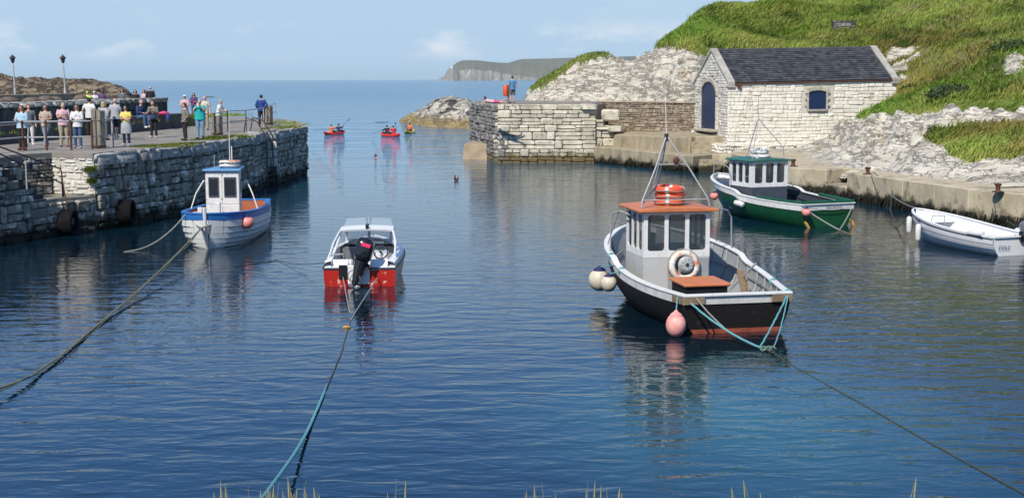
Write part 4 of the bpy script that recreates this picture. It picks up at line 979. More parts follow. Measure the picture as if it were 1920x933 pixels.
for sg in (0, 1):
    z = DZ0
    while z < DZS-.05:
        h = random.uniform(.2, .32); h = min(h, DZS-z); g0 = DG0-.2-random.uniform(0, .1) if not sg else DG1; g1 = DG0 if not sg else DG1+.2+random.uniform(0, .1)
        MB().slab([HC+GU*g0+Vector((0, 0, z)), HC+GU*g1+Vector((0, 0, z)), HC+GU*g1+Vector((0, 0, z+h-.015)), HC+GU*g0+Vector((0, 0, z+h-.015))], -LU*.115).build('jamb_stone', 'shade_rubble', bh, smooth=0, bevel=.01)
        z += h
MB().slab([HC+GU*(DG0-.25)+Vector((0, 0, DZ0-.16)), HC+GU*(DG1+.25)+Vector((0, 0, DZ0-.16)), HC+GU*(DG1+.25)+Vector((0, 0, DZ0-.01)), HC+GU*(DG0-.25)+Vector((0, 0, DZ0-.01))], -LU*.5).build('threshold', 'dressed_stone', bh, smooth=0, bevel=.02)
# window shutter, with surround
seg = [(WX0, WZ0), (WX1, WZ0), (WX1, WZ1-.1)]+[(WX1-(WX1-WX0)*k/8, WZ1-.1+.1*math.sin(math.pi*k/8)) for k in range(1, 8)]+[(WX0, WZ1-.1)]
sh = MB().slab([HC+LU*x+Vector((0, 0, z+x*TL)) for x, z in seg], -GU*.03).build('window_shutter', 'navy_paint', bh, smooth=0)
for k in range(5):
    x = WX0+.02+k*.221
    o = MB().slab([HC+LU*x+Vector((0, 0, WZ0+.09))-GU*.031, HC+LU*(x+.212)+Vector((0, 0, WZ0+.09))-GU*.031, HC+LU*(x+.212)+Vector((0, 0, WZ1-.0))-GU*.031, HC+LU*x+Vector((0, 0, WZ1-.0))-GU*.031], -GU*.012).build('board', 'navy_paint', sh, smooth=0); o.matrix_parent_inverse = WPI
n_ = 7
for k in range(n_):
    x0 = WX0-.12+(WX1-WX0+.24)*k/n_; x1 = WX0-.12+(WX1-WX0+.24)*(k+1)/n_-.012
    zz = lambda x: WZ1-.02+.10*math.sin(math.pi*min(1, max(0, (x-WX0)/(WX1-WX0))))-.06+x*TL
    MB().slab([HC+LU*x0+Vector((0, 0, zz(x0))), HC+LU*x1+Vector((0, 0, zz(x1))), HC+LU*x1+Vector((0, 0, zz(x1)+.26)), HC+LU*x0+Vector((0, 0, zz(x0)+.26))], -GU*.11).build('arch_stone', 'dressed_stone', bh, smooth=0, bevel=.01)
for sg in (0, 1):
    z = WZ0+.07; q = 0
    while z < WZ1:
        h = .19; e = .10+(.12 if (q % 2) else 0); x0, x1 = (WX0-e, WX0) if sg == 0 else (WX1, WX1+e); q += 1
        MB().slab([HC+LU*x0+Vector((0, 0, z)), HC+LU*x1+Vector((0, 0, z)), HC+LU*x1+Vector((0, 0, z+h-.012)), HC+LU*x0+Vector((0, 0, z+h-.012))], -GU*.112).build('jamb_stone', 'dressed_stone', bh, smooth=0, bevel=.01)
        z += h
MB().slab([HC+LU*(WX0-.06)+Vector((0, 0, WZ0-.03)), HC+LU*(WX1+.06)+Vector((0, 0, WZ0-.03)), HC+LU*(WX1+.06)+Vector((0, 0, WZ0+.07)), HC+LU*(WX0-.06)+Vector((0, 0, WZ0+.07))], -GU*.17).build('window_sill', 'ridge_stone', bh, smooth=0, bevel=.01)
# apron: rubble plinth before the front wall and below the door
ap = wempty('rubble_plinth', (13, 78.8, 1.0), 'low whitewashed rubble plinth wall along the foot of the boathouse', 'wall')
q0, q1, q2 = HC+Vector((-1.38, 4.7, 0)), HC+Vector((-.6, -.42, 0)), HC+Vector((7.9, .84, 0))
MB().prism([(q0.x, q0.y), (q1.x, q1.y), (q2.x, q2.y), (q2.x, q2.y+1.4), (13.2, 84), (q0.x+.6, q0.y+.4)], .5, [2.15, 1.4, 1.46, 1.46, 2.15, 2.18]).build('plinth_core', 'lime_wash', ap, smooth=0)
aps = Pieces('plinth_stone', 'white_rubble', ap, 'rough', 200, 7)
U = (q2-q1); wu = U.length; U.normalize(); lay_courses(aps, q1, U, (0, 0, 1), Vector((U.y, -U.x, 0)), wu, lambda u: 1.40+.07*math.sin(u*2), ch=(.10, .16), ln=(.2, .48), gap=.025, t=.12, seed=55, v0=.9)
U = (q1-q0); wu = U.length; U.normalize(); lay_courses(aps, q0, U, (0, 0, 1), Vector((U.y, -U.x, 0)), wu, lambda u: 2.13-.75*u/5.1, ch=(.11, .18), ln=(.28, .6), gap=.03, t=.14, seed=56, v0=.8)
aps.finish('small_plinth_stones')
# ================================================================== BOATS
paint('hull_black', (.011, .0095, .009), rough=.6, wear=.3, scale=3, dirtc=(.035, .032, .03), spec=.3)
paint('antifoul_red', (.36, .08, .04), rough=.8, wear=.4, scale=6, dirtc=(.10, .05, .035))
paint('boat_white', (.74, .74, .72), rough=.45, wear=.12, scale=4, dirtc=(.42, .4, .35))
paint('worn_white', (.66, .66, .63), rough=.6, wear=.25, scale=5, dirtc=(.3, .27, .23), bump=.004)
paint('boat_grey', (.33, .345, .355), rough=.55, wear=.18, scale=3, dirtc=(.2, .2, .19))
paint('deck_grey', (.36, .37, .37), rough=.7, wear=.3, scale=4, dirtc=(.17, .15, .12), bump=.003)
paint('cabin_silver', (.50, .50, .48), rough=.5, wear=.08, scale=2)
paint('slate_paint', (.055, .068, .09), rough=.5, wear=.2, scale=3)
paint('roof_orange', (.62, .20, .075), rough=.5, wear=.2, scale=3, dirtc=(.36, .16, .09))
paint('hull_green', (.008, .085, .028), rough=.35, wear=.25, scale=2.5, dirtc=(.012, .05, .02))
paint('roof_green', (.035, .16, .125), rough=.5, wear=.2, scale=3)
paint('blue_paint', (.03, .17, .48), rough=.45, wear=.15, scale=4)
paint('roof_blue', (.13, .33, .60), rough=.5, wear=.15, scale=4)
paint('orange_brown', (.42, .12, .045), rough=.6, wear=.3, scale=4)
mat('speedboat_red', (.46, .02, .012), (.38, .02, .012), scale=3, rough=.25, spots=[((.72, .40, .34), 5, .58, .66)])  # pale mottling puts water ripple reflections into the worn red
paint('gel_white', (.80, .80, .80), rough=.28, wear=.06, scale=3, dirtc=(.6, .6, .57))
paint('interior_grey', (.24, .25, .26), rough=.7, wear=.3, scale=5)
paint('engine_black', (.012, .013, .016), rough=.22, coat=.4)
paint('engine_grey', (.16, .17, .19), rough=.3, coat=.4)
paint('pink_decal', (.8, .03, .12), rough=.4)
mat('varnish_wood', (.22, .10, .045), (.12, .055, .025), scale=3, rough=.5, stretch=(1, 1, 4), bump=.003)
mat('plank_wood', (.26, .19, .11), (.15, .10, .06), scale=4, rough=.8, stretch=(1, 6, 1), bump=.004)
mat('buoy_pink', (.80, .26, .24), (.82, .42, .36), scale=3, rough=.45, spots=[((.8, .62, .52), 4, .58, .72)])
mat('buoy_coral', (.84, .22, .18), (.8, .3, .25), scale=3, rough=.4)
mat('buoy_white', (.66, .60, .47), (.5, .44, .33), scale=3, rough=.5, spots=[((.72, .70, .64), 4, .55, .7)])
mat('fender_white', (.74, .74, .72), (.62, .61, .58), scale=4, rough=.45)
mat('life_orange', (.78, .10, .03), (.6, .09, .03), scale=5, rough=.5)
mat('ring_worn', (.70, .66, .58), (.6, .55, .46), scale=5, rough=.65, spots=[((.62, .17, .07), 3.5, .50, .56)])
mat('chrome_tube', (.5, .51, .52), rough=.25, metal=.9)
mat('rope_teal', (.13, .38, .42), (.08, .26, .29), scale=20, rough=.85, bump=.006, bscale=60)
mat('rope_grey', (.30, .31, .29), (.2, .2, .18), scale=20, rough=.9, bump=.006, bscale=60)
mat('rope_green', (.12, .20, .16), (.08, .12, .09), scale=20, rough=.9)
mat('rope_tan', (.26, .22, .12), (.15, .13, .065), scale=14, rough=.9, bump=.006, bscale=60)
mat('rope_dark', (.035, .045, .04), (.06, .07, .055), scale=14, rough=.9)
mat('cloth_blue', (.03, .05, .09), (.1, .13, .18), scale=5, rough=.9, bump=.02)
def glassmat(name, c, a, rough=.03):
    m = mat(name, c, c, rough=rough, alpha=a); return m
glassmat('cabin_glass', (.05, .07, .08), .38); glassmat('clear_screen', (.5, .58, .64), .16)

def ribbon(path, w, h, closed=False, out=0.0, taper=None):
    """flat rail swept along a path: w across (horizontal), h high"""
    P_ = [Vector(p) for p in path]; n = len(P_); rings = []
    for i in range(n):
        a = P_[max(0, i-1)] if not closed else P_[(i-1) % n]; b = P_[min(n-1, i+1)] if not closed else P_[(i+1) % n]
        t = (b-a); t.z = 0; t.normalize(); s_ = Vector((t.y, -t.x, 0)); k = taper[i] if taper else 1
        rings.append([P_[i]+s_*(w*k/2+out), P_[i]-s_*(w*k/2-out), P_[i]-s_*(w*k/2-out)+Vector((0, 0, h)), P_[i]+s_*(w*k/2+out)+Vector((0, 0, h))])
    if closed: rings.append(rings[0])
    return MB().rings(rings, cap=not closed)
class Hull:
    def __init__(s, Ln, beam, sheer, keel=lambda u: -.4, full=lambda u: .95, low=lambda u: .12, rake=.5, trake=.12, rp_=4):
        s.L, s.b, s.s, s.k, s.f, s.lo, s.rake, s.tr, s.rp = Ln, beam, sheer, keel, full, low, rake, trake, rp_
        s.N = 30
    def P(s, u, t, side=1, off=0.0, dz=0.0):
        b, sh, k = s.b(u), s.s(u), s.k(u); c0, c1 = b*s.f(u), k+(sh-k)*s.lo(u)
        x = 2*t*(1-t)*c0+t*t*b; z = (1-t)**2*k+2*t*(1-t)*c1+t*t*sh
        y = u*s.L+s.rake*(max(0, z)/max(.3, s.s(1)))*u**s.rp-s.tr*(z/max(.3, s.s(0)))*(1-u)**6
        return Vector((side*(x+off), y, z+dz))
    def tz(s, u, z):
        a, b = 0.0, 1.0
        for _ in range(22):
            m = (a+b)/2
            if s.P(u, m).z < z: a = m
            else: b = m
        return (a+b)/2
    def band(s, ta, tb, off=0.0, n=6, u0=0.0, u1=1.0, side=(-1, 1), N=None, thick=0):
        N = N or s.N; ta = ta if callable(ta) else (lambda u, v=ta: v); tb = tb if callable(tb) else (lambda u, v=tb: v); m = MB()
        for sd_ in side:
            R = []
            for i in range(N+1):
                u = u0+(u1-u0)*i/N; r = []
                for q in range(n+1):
                    o_ = off*(1 if u < .93 else max(.1, (1-u)/.07))
                    r.append(s.P(u, ta(u)+(tb(u)-ta(u))*q/n, sd_, o_))
                if thick:
                    r = r+[p-Vector((sd_*thick, 0, 0)) for p in reversed(r)]; r.append(r[0])
                R.append(r)
            m.rings(R, cap=False, closed=False)
        return m
    def transom(s, ta=0.0, tb=1.0, dy=0.0, n=8, inset=0.0, thick=0):
        m = MB(); R = []
        for q in range(n+1):
            t = ta+(tb-ta)*q/n; p = s.P(0, t, 1, -inset); p2 = s.P(0, t, -1, -inset)
            R.append([p2+Vector((0, dy, 0)), Vector((0, p.y+dy, p.z)), p+Vector((0, dy, 0))])
        if thick:
            R += [[v+Vector((0, thick, 0)) for v in r] for r in reversed(R)]; R.append(R[0])
        m.rings(R, cap=False, closed=False); return m
    def edge(s, dz=0.0, off=0.0, u0=0.0, u1=1.0, side=1, n=30, t=1.0):
        return [s.P(u0+(u1-u0)*i/n, t, side, off, dz) for i in range(n+1)]
    def floor(s, z, inset=.06, u0=0.0, u1=.96, n=24):
        m = MB(); R = []
        for i in range(n+1):
            u = u0+(u1-u0)*i/n; p = s.P(u, s.tz(u, z), 1, -inset); x = max(.01, p.x); R.append([Vector((-x, p.y+.0, z)), Vector((x, p.y, z))])
        m.rings(R, cap=False, closed=False); return m
def panel(P0, U, V, N, w, h, t, wins=(), rc=.05):
    """wall panel with real openings; wins: (u0,u1,v0,v1) ; corners rounded by fillets"""
    P0, U, V, N = Vector(P0), Vector(U), Vector(V), Vector(N); m = MB()
    us = sorted({0, w, *[a for q in wins for a in q[:2]]}); vs = sorted({0, h, *[a for q in wins for a in q[2:4]]})
    for i in range(len(us)-1):
        for j in range(len(vs)-1):
            cu, cv = (us[i]+us[i+1])/2, (vs[j]+vs[j+1])/2
            if any(q[0] < cu < q[1] and q[2] < cv < q[3] for q in wins): continue
            a = P0+U*us[i]+V*vs[j]; m.slab([a, a+U*(us[i+1]-us[i]), a+U*(us[i+1]-us[i])+V*(vs[j+1]-vs[j]), a+V*(vs[j+1]-vs[j])], -N*t)
    for q in wins:
        for (cu, cv, su, sv) in ((q[0], q[2], 1, 1), (q[1], q[2], -1, 1), (q[1], q[3], -1, -1), (q[0], q[3], 1, -1)):
            pts = [(cu, cv)]+[(cu+su*rc*(1-math.sin(a)), cv+sv*rc*(1-math.cos(a))) for a in [k*math.pi/8 for k in range(5)]]
            m.slab([P0+U*a+V*b-N*.001 for a, b in pts], -N*(t-.002))
    return m
def rope(name, pts, r, m, label, cat='rope', parent=None, sag=0.0, n=24, wob=0.0, group=None):
    """rope through points; sag adds a catenary between the two ends of each span"""
    out = []; pts = [Vector(p) for p in pts]; rr = random.Random(len(label))
    for i in range(len(pts)-1):
        sg = sag[i] if isinstance(sag, (list, tuple)) else sag
        for k in range(n):
            t = k/n; p = pts[i].lerp(pts[i+1], t); p.z -= 4*sg*t*(1-t)
            if wob and 0 < k: p += Vector((rr.uniform(-wob, wob), rr.uniform(-wob, wob), rr.uniform(-wob, wob)*.4))
            out.append(p)
    out.append(pts[-1])
    base = out[0]; o = MB().tube([p-base for p in out], r, 6).build(name, m, parent, loc=base if parent is None else None)
    if parent is not None: o.location = base
    if label and parent is None: tag(o, label, cat, group)
    return o
def buoy(loc, r, m, label, tall=1.0, capm='cloth_navy', cat='fender', group=None, rope_to=None, name='buoy_fender'):
    t = empty(name, loc, 0, label, cat, group)
    MB().ell((0, 0, 0), (r, r, r*tall), 18, 12, fn=lambda d: 1-.12*max(0, d.z)**2).build('buoy_body', m, t)
    MB().rings([[Vector((q*math.cos(a*math.pi/5), q*math.sin(a*math.pi/5), z)) for a in range(10)] for q, z in ((r*.62, r*tall*.74), (r*.5, r*tall*.86), (r*.2, r*tall*1.02), (r*.14, r*tall*1.12), (.01, r*tall*1.13))]).build('buoy_cap', capm, t)
    if rope_to is not None:
        MB().tube([(0, 0, r*tall), Vector(rope_to)-Vector(loc)], .014, 6).build('lanyard', 'rope_teal', t)
    return t
paint('cloth_navy', (.012, .016, .09), rough=.6)
def lifebuoy(c, R_, r, m, axis, label, group, name='lifebuoy', rope_m='rope_grey', sq=1.0, parent=None):
    t = empty(name, c, 0, label, 'lifebuoy', group)
    MB().torus((0, 0, 0), R_, r, axis, 32, 10, sq).build('ring', m, t)
    ax = Vector(axis).normalized(); a = ax.orthogonal().normalized(); b = ax.cross(a)
    for k in range(4):
        an = k*math.pi/2+.5; d = a*math.cos(an)+b*math.sin(an); tg = -a*math.sin(an)+b*math.cos(an)
        MB().tube([d*R_+tg*(-.035), d*R_+tg*.035], r*1.06, 10, ry=r*1.06*sq if False else None).build('ring_band', 'fender_white', t)
    pts = []
    for k in range(33):
        an = k/32*2*math.pi; rad = R_+r*(1.08+.28*abs(math.sin(2*(an-.5)))); pts.append((a*math.cos(an)+b*math.sin(an))*rad-ax*.02*abs(math.sin(2*(an-.5))))
    MB().tube(pts, .012, 6).build('grab_line', rope_m, t)
    return t
def W2(root, p):      # local to world for a placed boat
    R = Matrix.Rotation(root.rotation_euler.z, 3, 'Z'); return R @ Vector(p)+root.location

def sm(x, a, b): t = min(1, max(0, (x-a)/(b-a))); return t*t*(3-2*t)
def lettering(name, body, size, m, parent, loc, rot):
    cu = bpy.data.curves.new(name, 'FONT'); cu.body = body; cu.size = size; cu.extrude = .001; cu.align_x = 'CENTER'
    tmp = bpy.data.objects.new('tmp', cu); COL.objects.link(tmp); bpy.context.view_layer.update()
    me = bpy.data.meshes.new_from_object(tmp.evaluated_get(bpy.context.evaluated_depsgraph_get())); bpy.data.objects.remove(tmp)
    me.materials.clear(); me.materials.append(MATS[m]); o = bpy.data.objects.new(name, me); link(o, parent); o.location = loc; o.rotation_euler = rot; return o
# ---- working boats with wheelhouse seen from astern (black and green)
def work_boat(cfg):
    H = Hull(cfg['L'], cfg['beam'], cfg['sheer'], keel=lambda u: -.45+.35*u**6, full=cfg.get('full', lambda u: 1.02-.5*u**5), low=lambda u: .10+.1*u, rake=.55, trake=.06)
    root = empty('fishing_boat', cfg['loc'], math.radians(cfg['yaw']), cfg['label'], 'fishing boat')
    c = cfg; zf = c['floor']; ST = c['strake']
    tstr = lambda u: H.tz(u, H.s(u)-ST)
    tboot = lambda u: H.tz(u, c['boot']) if c['boot'] > -.2 else 0
    # hull shell and transom
    mb = H.band(tboot, tstr, 0, 10); t0 = H.transom(tboot(0), tstr(0), -.0); mb.add(t0.v, t0.f); mb.build('hull', c['hullm'], root)
    H.band(0, tboot, .0, 5).build('hull_bottom', c['hullm'], root); H.transom(0, tboot(0), 0).build('antifouling', c['bootm'], root)
    H.band(tstr, 1, .022, 2, thick=.03).build('sheer_strake', c['strakem'], root, bevel=0)
    H.transom(tstr(0), 1, -.025, 2, -.015, thick=.03).build('transom_rail', c['strakem'], root)
    # inside
    tf = lambda u: H.tz(u, zf)
    H.band(tf, 1, -.055, 4, u1=.965).build('bulwark_inside', c['inm'], root); H.transom(tf(0), 1, .06, 3, .05).build('transom_inside', c['inm'], root)
    H.floor(zf).build('deck', c['deckm'], root, smooth=0)
    for q in range(c.get('ribs', 10)):
        u = .045+q*.088
        for s_ in (-1, 1):
            pts = [H.P(u, tf(u)+(1-tf(u))*k/6*.97, s_, -.075) for k in range(7)]
            MB().tube(pts, .028, 4, ry=.03).build('rib', c['inm'], root, smooth=0)
    for s_ in (-1, 1):
        pts = [H.P(u, H.tz(u, zf+(H.s(u)-zf)*.52), s_, -.09) for u in [k/20*.9 for k in range(21)]]
        ribbon(pts, .03, .06).build('stringer', c['inm'], root, smooth=0)
    # gunwale capping
    for s_ in (-1, 1):
        ribbon(H.edge(0.0, -.03, side=s_), .15, .045, taper=[1 if k < 27 else (1-(k-27)*.22) for k in range(31)]).build('gunwale', c['gunm'], root, smooth=30, bevel=.008)
    a, b = H.P(0, 1, -1), H.P(0, 1, 1); ribbon([a+Vector((-.03, -.0, 0)), Vector((0, a.y, a.z+.004)), b+Vector((.03, -.0, 0))], .15, .049).build('transom_cap', c['gunm'], root, smooth=0, bevel=.008)
    MB().tube([H.P(1, t, 1, 0)*1.0+Vector((0, .015, 0)) for t in (0.0, .3, .6, .8, 1.0)], .045, 6).build('stem', c['strakem'], root)
    # wheelhouse
    w, dp, ya, xc, zt = c['wh_w'], c['wh_d'], c['wh_y'], c['wh_x'], c['wh_top']; zm = c['wh_mid']; t = .045
    house = empty('wheelhouse'); house.parent = root; house.location = (xc, ya, zf)
    hh = zt-zf; hm = zm-zf
    faces = [((-w/2, 0, 0), (1, 0, 0), (0, -1, 0), w, 'aft'), ((-w/2, dp, 0), (0, -1, 0), (-1, 0, 0), dp, 'port'), ((w/2, 0, 0), (0, 1, 0), (1, 0, 0), dp, 'star'), ((w/2, dp, 0), (-1, 0, 0), (0, 1, 0), w, 'fore')]
    low = MB(); up_ = MB(); gl = MB()
    for P0, U, N, wd, nm in faces:
        ins = .0 if nm in ('aft', 'fore') else t+.001
        P0 = Vector(P0)+Vector(U)*ins; wd = wd-2*ins
        p = panel(P0, U, (0, 0, 1), N, wd, hm, t); low.add(p.v, p.f)
        n_ = 3; mg = c.get('mull', .095) if wd > 1.2 else .06; b0 = .15
        ww = (wd-mg*(n_+1))/n_; wins = [(mg+k*(ww+mg), mg+k*(ww+mg)+ww, b0, hh-hm-.06) for k in range(n_)]
        p = panel(P0+Vector((0, 0, hm+.001)), U, (0, 0, 1), Vector(N), wd, hh-hm, t, wins, rc=.07)
        up_.add([Vector(v)+Vector(N)*.006 for v in p.v], p.f)
        for k, q in enumerate(wins):
            a = P0+Vector(U)*q[0]+Vector((0, 0, hm+q[2]))-Vector(N)*.022
            gl.slab([a, a+Vector(U)*(q[1]-q[0]), a+Vector(U)*(q[1]-q[0])+Vector((0, 0, q[3]-q[2])), a+Vector((0, 0, q[3]-q[2]))], -Vector(N)*.004)
    low.build('cabin_wall', c['cabm'], house, smooth=0, bevel=.004); up_.build('window_frame', c['framem'], house, smooth=0); gl.build('window_glass', 'cabin_glass', house, smooth=0)
    # roof with slight camber and overhang
    R = []; ow, oa, of = c['over']
    for i in range(7):
        x = (-w/2-ow)+(w+2*ow)*i/6; cam_ = .05*(1-(2*i/6-1)**2)
        R.append([Vector((x, -oa, hh+.01)), Vector((x, dp+of, hh+.01)), Vector((x, dp+of, hh+.07+cam_)), Vector((x, -oa, hh+.07+cam_))])
    MB().rings(R).build('roof', c['roofm'], house, smooth=0, bevel=.015)
    MB().box((0, dp*.55, hh*.45), (.5, .4, .06)).box((-.4, dp-.2, hm*.5+.3), (.6, .25, .5)).build('dashboard', 'varnish_wood', house, smooth=0)
    return root, H, house, hh, hm
# BLACK BOAT
bb = dict(L=6.9, beam=lambda u: 1.17+.46*math.sin(math.pi*min(1, u*1.05))**1.1*(1 if u < .5 else 1)-.0 if u < .5 else max(.03, (1.17+.45)*max(0, 1-((u-.5)/.5)**2.6)**.72),
          sheer=lambda u: .80-.10*math.sin(math.pi*min(1, u*1.6))*.3+.62*u**2+.10*sm(u, .52, .56), yaw=11, loc=G(1380, 622.5, 0), floor=.32, strake=.17, boot=.09,
          hullm='hull_black', bootm='antifoul_red', strakem='worn_white', inm='boat_grey', deckm='deck_grey', gunm='boat_white', cabm='cabin_silver', framem='boat_white', roofm='roof_orange',
          wh_w=1.58, wh_d=1.45, wh_y=2.85, wh_x=-.40, wh_top=2.28, wh_mid=1.24, over=(.16, .16, .12), label='black fishing boat with orange cabin roof, grey wheelhouse and worn white gunwale')
root, H, house, hh, hm = work_boat(bb); BLK, BH = root, H
for k, s_ in enumerate((-1, 1)):
    p = H.P(0, 1, s_); MB().box((p.x-s_*.2, p.y-.055, p.z-.085), (.46, .03, .15)).build('corner_board', 'plank_wood', root, smooth=0, bevel=.005)
    pts = [H.P(u, H.tz(u, H.s(u)-.085), s_, .045) for u in (0, .03, .06)]
    ribbon([p-Vector((0, 0, .07)) for p in pts], .02, .14).build('corner_board', 'plank_wood', root, smooth=0)
# darker grey panel on the right of the aft wall
MB().box((.28, -.012, hm/2), (.98, .02, hm-.06)).build('cabin_face_panel', 'boat_grey', house, smooth=0, bevel=.004)
# engine box
eb = empty('engine_box'); eb.parent = root; eb.location = (-.36, 1.0, .32)
MB().box((0, .35, .27), (.94, 1.0, .54)).build('box_sides', 'hull_black', eb, smooth=0, bevel=.01)
MB().box((0, .35, .575), (1.06, 1.14, .06)).build('box_lid', 'roof_orange', eb, smooth=0, bevel=.015)
# ring and reel on the aft wall
p = W2(root, (bb['wh_x']+.14, bb['wh_y']-.12, 1.05))
lb = lifebuoy(p, .29, .075, 'ring_worn', Matrix.Rotation(math.radians(11), 3, 'Z') @ Vector((0, -1, .12)), 'worn white and orange lifebuoy hanging on the cabin wall of the black boat', None)
rl = empty('pot_hauler'); rl.parent = root; rl.location = (bb['wh_x']+.17, bb['wh_y']-.12, 1.09)
MB().rings([[Vector((r_*math.cos(a*math.pi/10), y, r_*math.sin(a*math.pi/10))) for a in range(20)] for r_, y in ((.12, .08), (.12, -.02), (.19, -.05), (.19, -.08), (.14, -.12), (.14, -.14), (.03, -.15))]).build('drum', 'galvanised', rl)
MB().tube([(0, -.145, 0), (0, -.165, 0)], .04, 10).build('hub', 'black_iron', rl)
for k in range(8):
    a = k*math.pi/4; MB().box((.09*math.cos(a), -.148, .09*math.sin(a)), (.06, .012, .014), rot=Matrix.Rotation(-a, 3, 'Y')).build('spoke', 'boat_white', rl, smooth=0)
# tripod mast with whip aerial
zr = hh+.12; xw = bb['wh_w']/2
mast = empty('mast'); mast.parent = house; mast.location = (0, 0, 0)
apx = Vector((-.04, .75, hh+1.72))
legs = [[(-xw-.03, .1, hh+.1), (-xw+.0, .12, hh+.28), (-xw*.52, .42, hh+.95), apx], [(xw+.03, .1, hh+.1), (xw-.02, .12, hh+.3), (xw*.5, .42, hh+1.0), apx], [(-.1, 1.4, hh+.1), (-.18, 1.3, hh+.45), (-.12, 1.0, hh+1.1), apx]]
for l_ in legs: MB().tube(l_, .019, 8).build('mast_leg', 'galvanised', house)
MB().tube([(-xw-.02, .1, hh+.17), (-.55, .35, hh+.37), (-.3, .6, hh+.6), (-.12, .72, hh+1.2), apx], .018, 8).build('mast_stay', 'galvanised', house)
MB().tube([(-xw, .12, hh+.27), (xw, .12, hh+.27)], .016, 8).build('roof_rail', 'galvanised', house)
MB().tube([(-xw*.45, .46, hh+1.06), (xw*.42, .47, hh+1.06)], .016, 8).build('mast_crossbar', 'galvanised', house)
MB().tube([apx-Vector((0, 0, .14)), apx+Vector((0, 0, .04))], .05, 10).build('mast_head', 'black_iron', house)
MB().tube([apx, apx+Vector((-.02, 0, .5)), apx+Vector((-.05, 0, 1.15))], [.012, .010, .005], 6).build('whip_aerial', 'boat_white', house)
MB().ell((.1, .42, hh+1.16), (.085, .05, .085), 12, 8).build('horn', 'rust_iron', house)
bpy.data.objects.remove(mast)
# stack of lifebuoys on the roof
for k, (dx, dy, zz, mm, lab) in enumerate([(0, 0, .205, 'life_orange', 'orange lifebuoy at the bottom of the stack on the orange cabin roof'), (.02, .02, .345, 'life_orange', 'orange lifebuoy in the middle of the stack on the orange cabin roof'), (-.02, .0, .48, 'life_orange', 'orange lifebuoy on top of the stack on the orange cabin roof')]):
    p = W2(root, (bb['wh_x']+.02+dx, bb['wh_y']+.62+dy, bb['wh_top']+zz)); lifebuoy(p, .29, .075, mm, (.03*k-.03, -.05, 1), lab, 'orange lifebuoys stacked on the black boat roof')
# bow rails both sides
for s_ in (-1, 1):
    a = H.P(.64, 1, s_, -.04); c_ = Vector((bb['wh_x']+s_*bb['wh_w']/2, 3.7, 2.12)); tp_ = a+Vector((-s_*.02, 0, .80))
    MB().tube([a, tp_, tp_.lerp(c_, .12)+Vector((0, 0, .16)), tp_.lerp(c_, .4)+Vector((0, 0, .18)), c_], .020, 8).build('grab_rail', 'galvanised', root)
    m_ = H.P(.74, 1, s_, -.04); MB().tube([m_, tp_.lerp(c_, .35)+Vector((0, 0, .17))], .012, 6).build('rail_post', 'galvanised', root)
# planks, boathook and clutter in the well
for k, (x, y, z, an) in enumerate([(.82, 1.75, .62, .5), (.92, 1.95, .60, .45), (1.02, 2.1, .58, .4)]):
    MB().box((x, y, z), (.12, 1.3, .03), rot=Matrix.Rotation(.55, 3, 'X') @ Matrix.Rotation(-.15, 3, 'Z')).build('loose_plank', 'plank_wood', root, smooth=0)
MB().tube([(.78, 2.5, .5), (1.16, 1.9, 1.18)], .025, 8).build('boathook', 'boat_grey', root)
MB().ell((-.35, 5.4, .95), (.42, .3, .2), 16, 9, fn=lambda d: 1+.2*float(fbm(d.x*3, d.y*3, d.z*3, 3, 6))).build('covered_gear', 'cloth_blue', root)
MB().box((-1.12, 2.5, .5), (.3, .5, .06)).build('side_locker', 'plank_wood', root, smooth=0)
# fenders of the black boat
g_ = 'buoys hanging over the side of the black boat'
fa = W2(root, H.P(.53, 1, -1, .0)); fb_ = W2(root, H.P(.45, 1, -1, .0))
buoy(D(1124, 523, 31.9), .265, 'buoy_white', 'larger cream buoy with navy cap on the side of the black boat', 1.1, group=g_, rope_to=fa)
buoy(D(1141.5, 530, 30.8), .19, 'buoy_white', 'smaller cream buoy with navy cap on the side of the black boat', 1.1, group=g_, rope_to=fb_)
pk = G(1267, 631, 0)+Vector((0, 0, .26)); buoy(pk, .21, 'buoy_pink', 'faded pink buoy at the stern corner of the black boat', 1.28, group=g_, rope_to=W2(root, H.P(.03, 1, -1, .04)), capm='buoy_pink')
# stern lines to the knot
kn = G(1436, 655, .03); L0, R0 = W2(root, H.P(0, 1, -1)+Vector((.12, -.05, -.12))), W2(root, H.P(0, 1, 1)+Vector((-.10, -.06, -.05)))
rope('mooring_line', [L0, kn], .022, 'rope_teal', 'teal rope from the left stern corner of the black boat down to the knot', sag=.10, wob=.004, group='stern lines of the black boat')
rope('mooring_line', [L0+Vector((.12, 0, .1)), kn+Vector((.03, .03, 0))], .016, 'rope_grey', 'thin grey rope beside the left stern line of the black boat', sag=.2, wob=.004, group='stern lines of the black boat')
rope('mooring_line', [R0, kn+Vector((-.1, .1, .02))], .020, 'rope_teal', 'teal rope from the right stern corner of the black boat down to the knot', sag=.03, wob=.006, group='stern lines of the black boat')
rope('mooring_line', [R0+Vector((.02, -.02, .02)), kn+Vector((.12, .0, .0))], .014, 'rope_teal', 'slack teal loop hanging right of the stern line of the black boat', sag=.16, wob=.004, group='stern lines of the black boat')
kt = MB()
for k in range(5): kt.torus((.05*k-.05, .03*(k % 2), .02), .05, .02, (random.uniform(-1, 1), random.uniform(-1, 1), 1), 12, 6)
tag(kt.build('rope_knot', 'rope_green', None, loc=kn), 'green rope knot at the water where the black boat lines meet', 'knot')
p3 = G(1480, 682, -.004)
rope('mooring_line', [kn, G(1455, 663, .03), p3, G(1640, 770, .0), G(1760, 838, .002), G(1920, 925, .004), G(2050, 1000, .3)], .016, 'rope_dark', 'long dark rope running from the knot toward the lower right corner', sag=[0, .01, .0, 0, 0, 0], n=10, wob=.004)
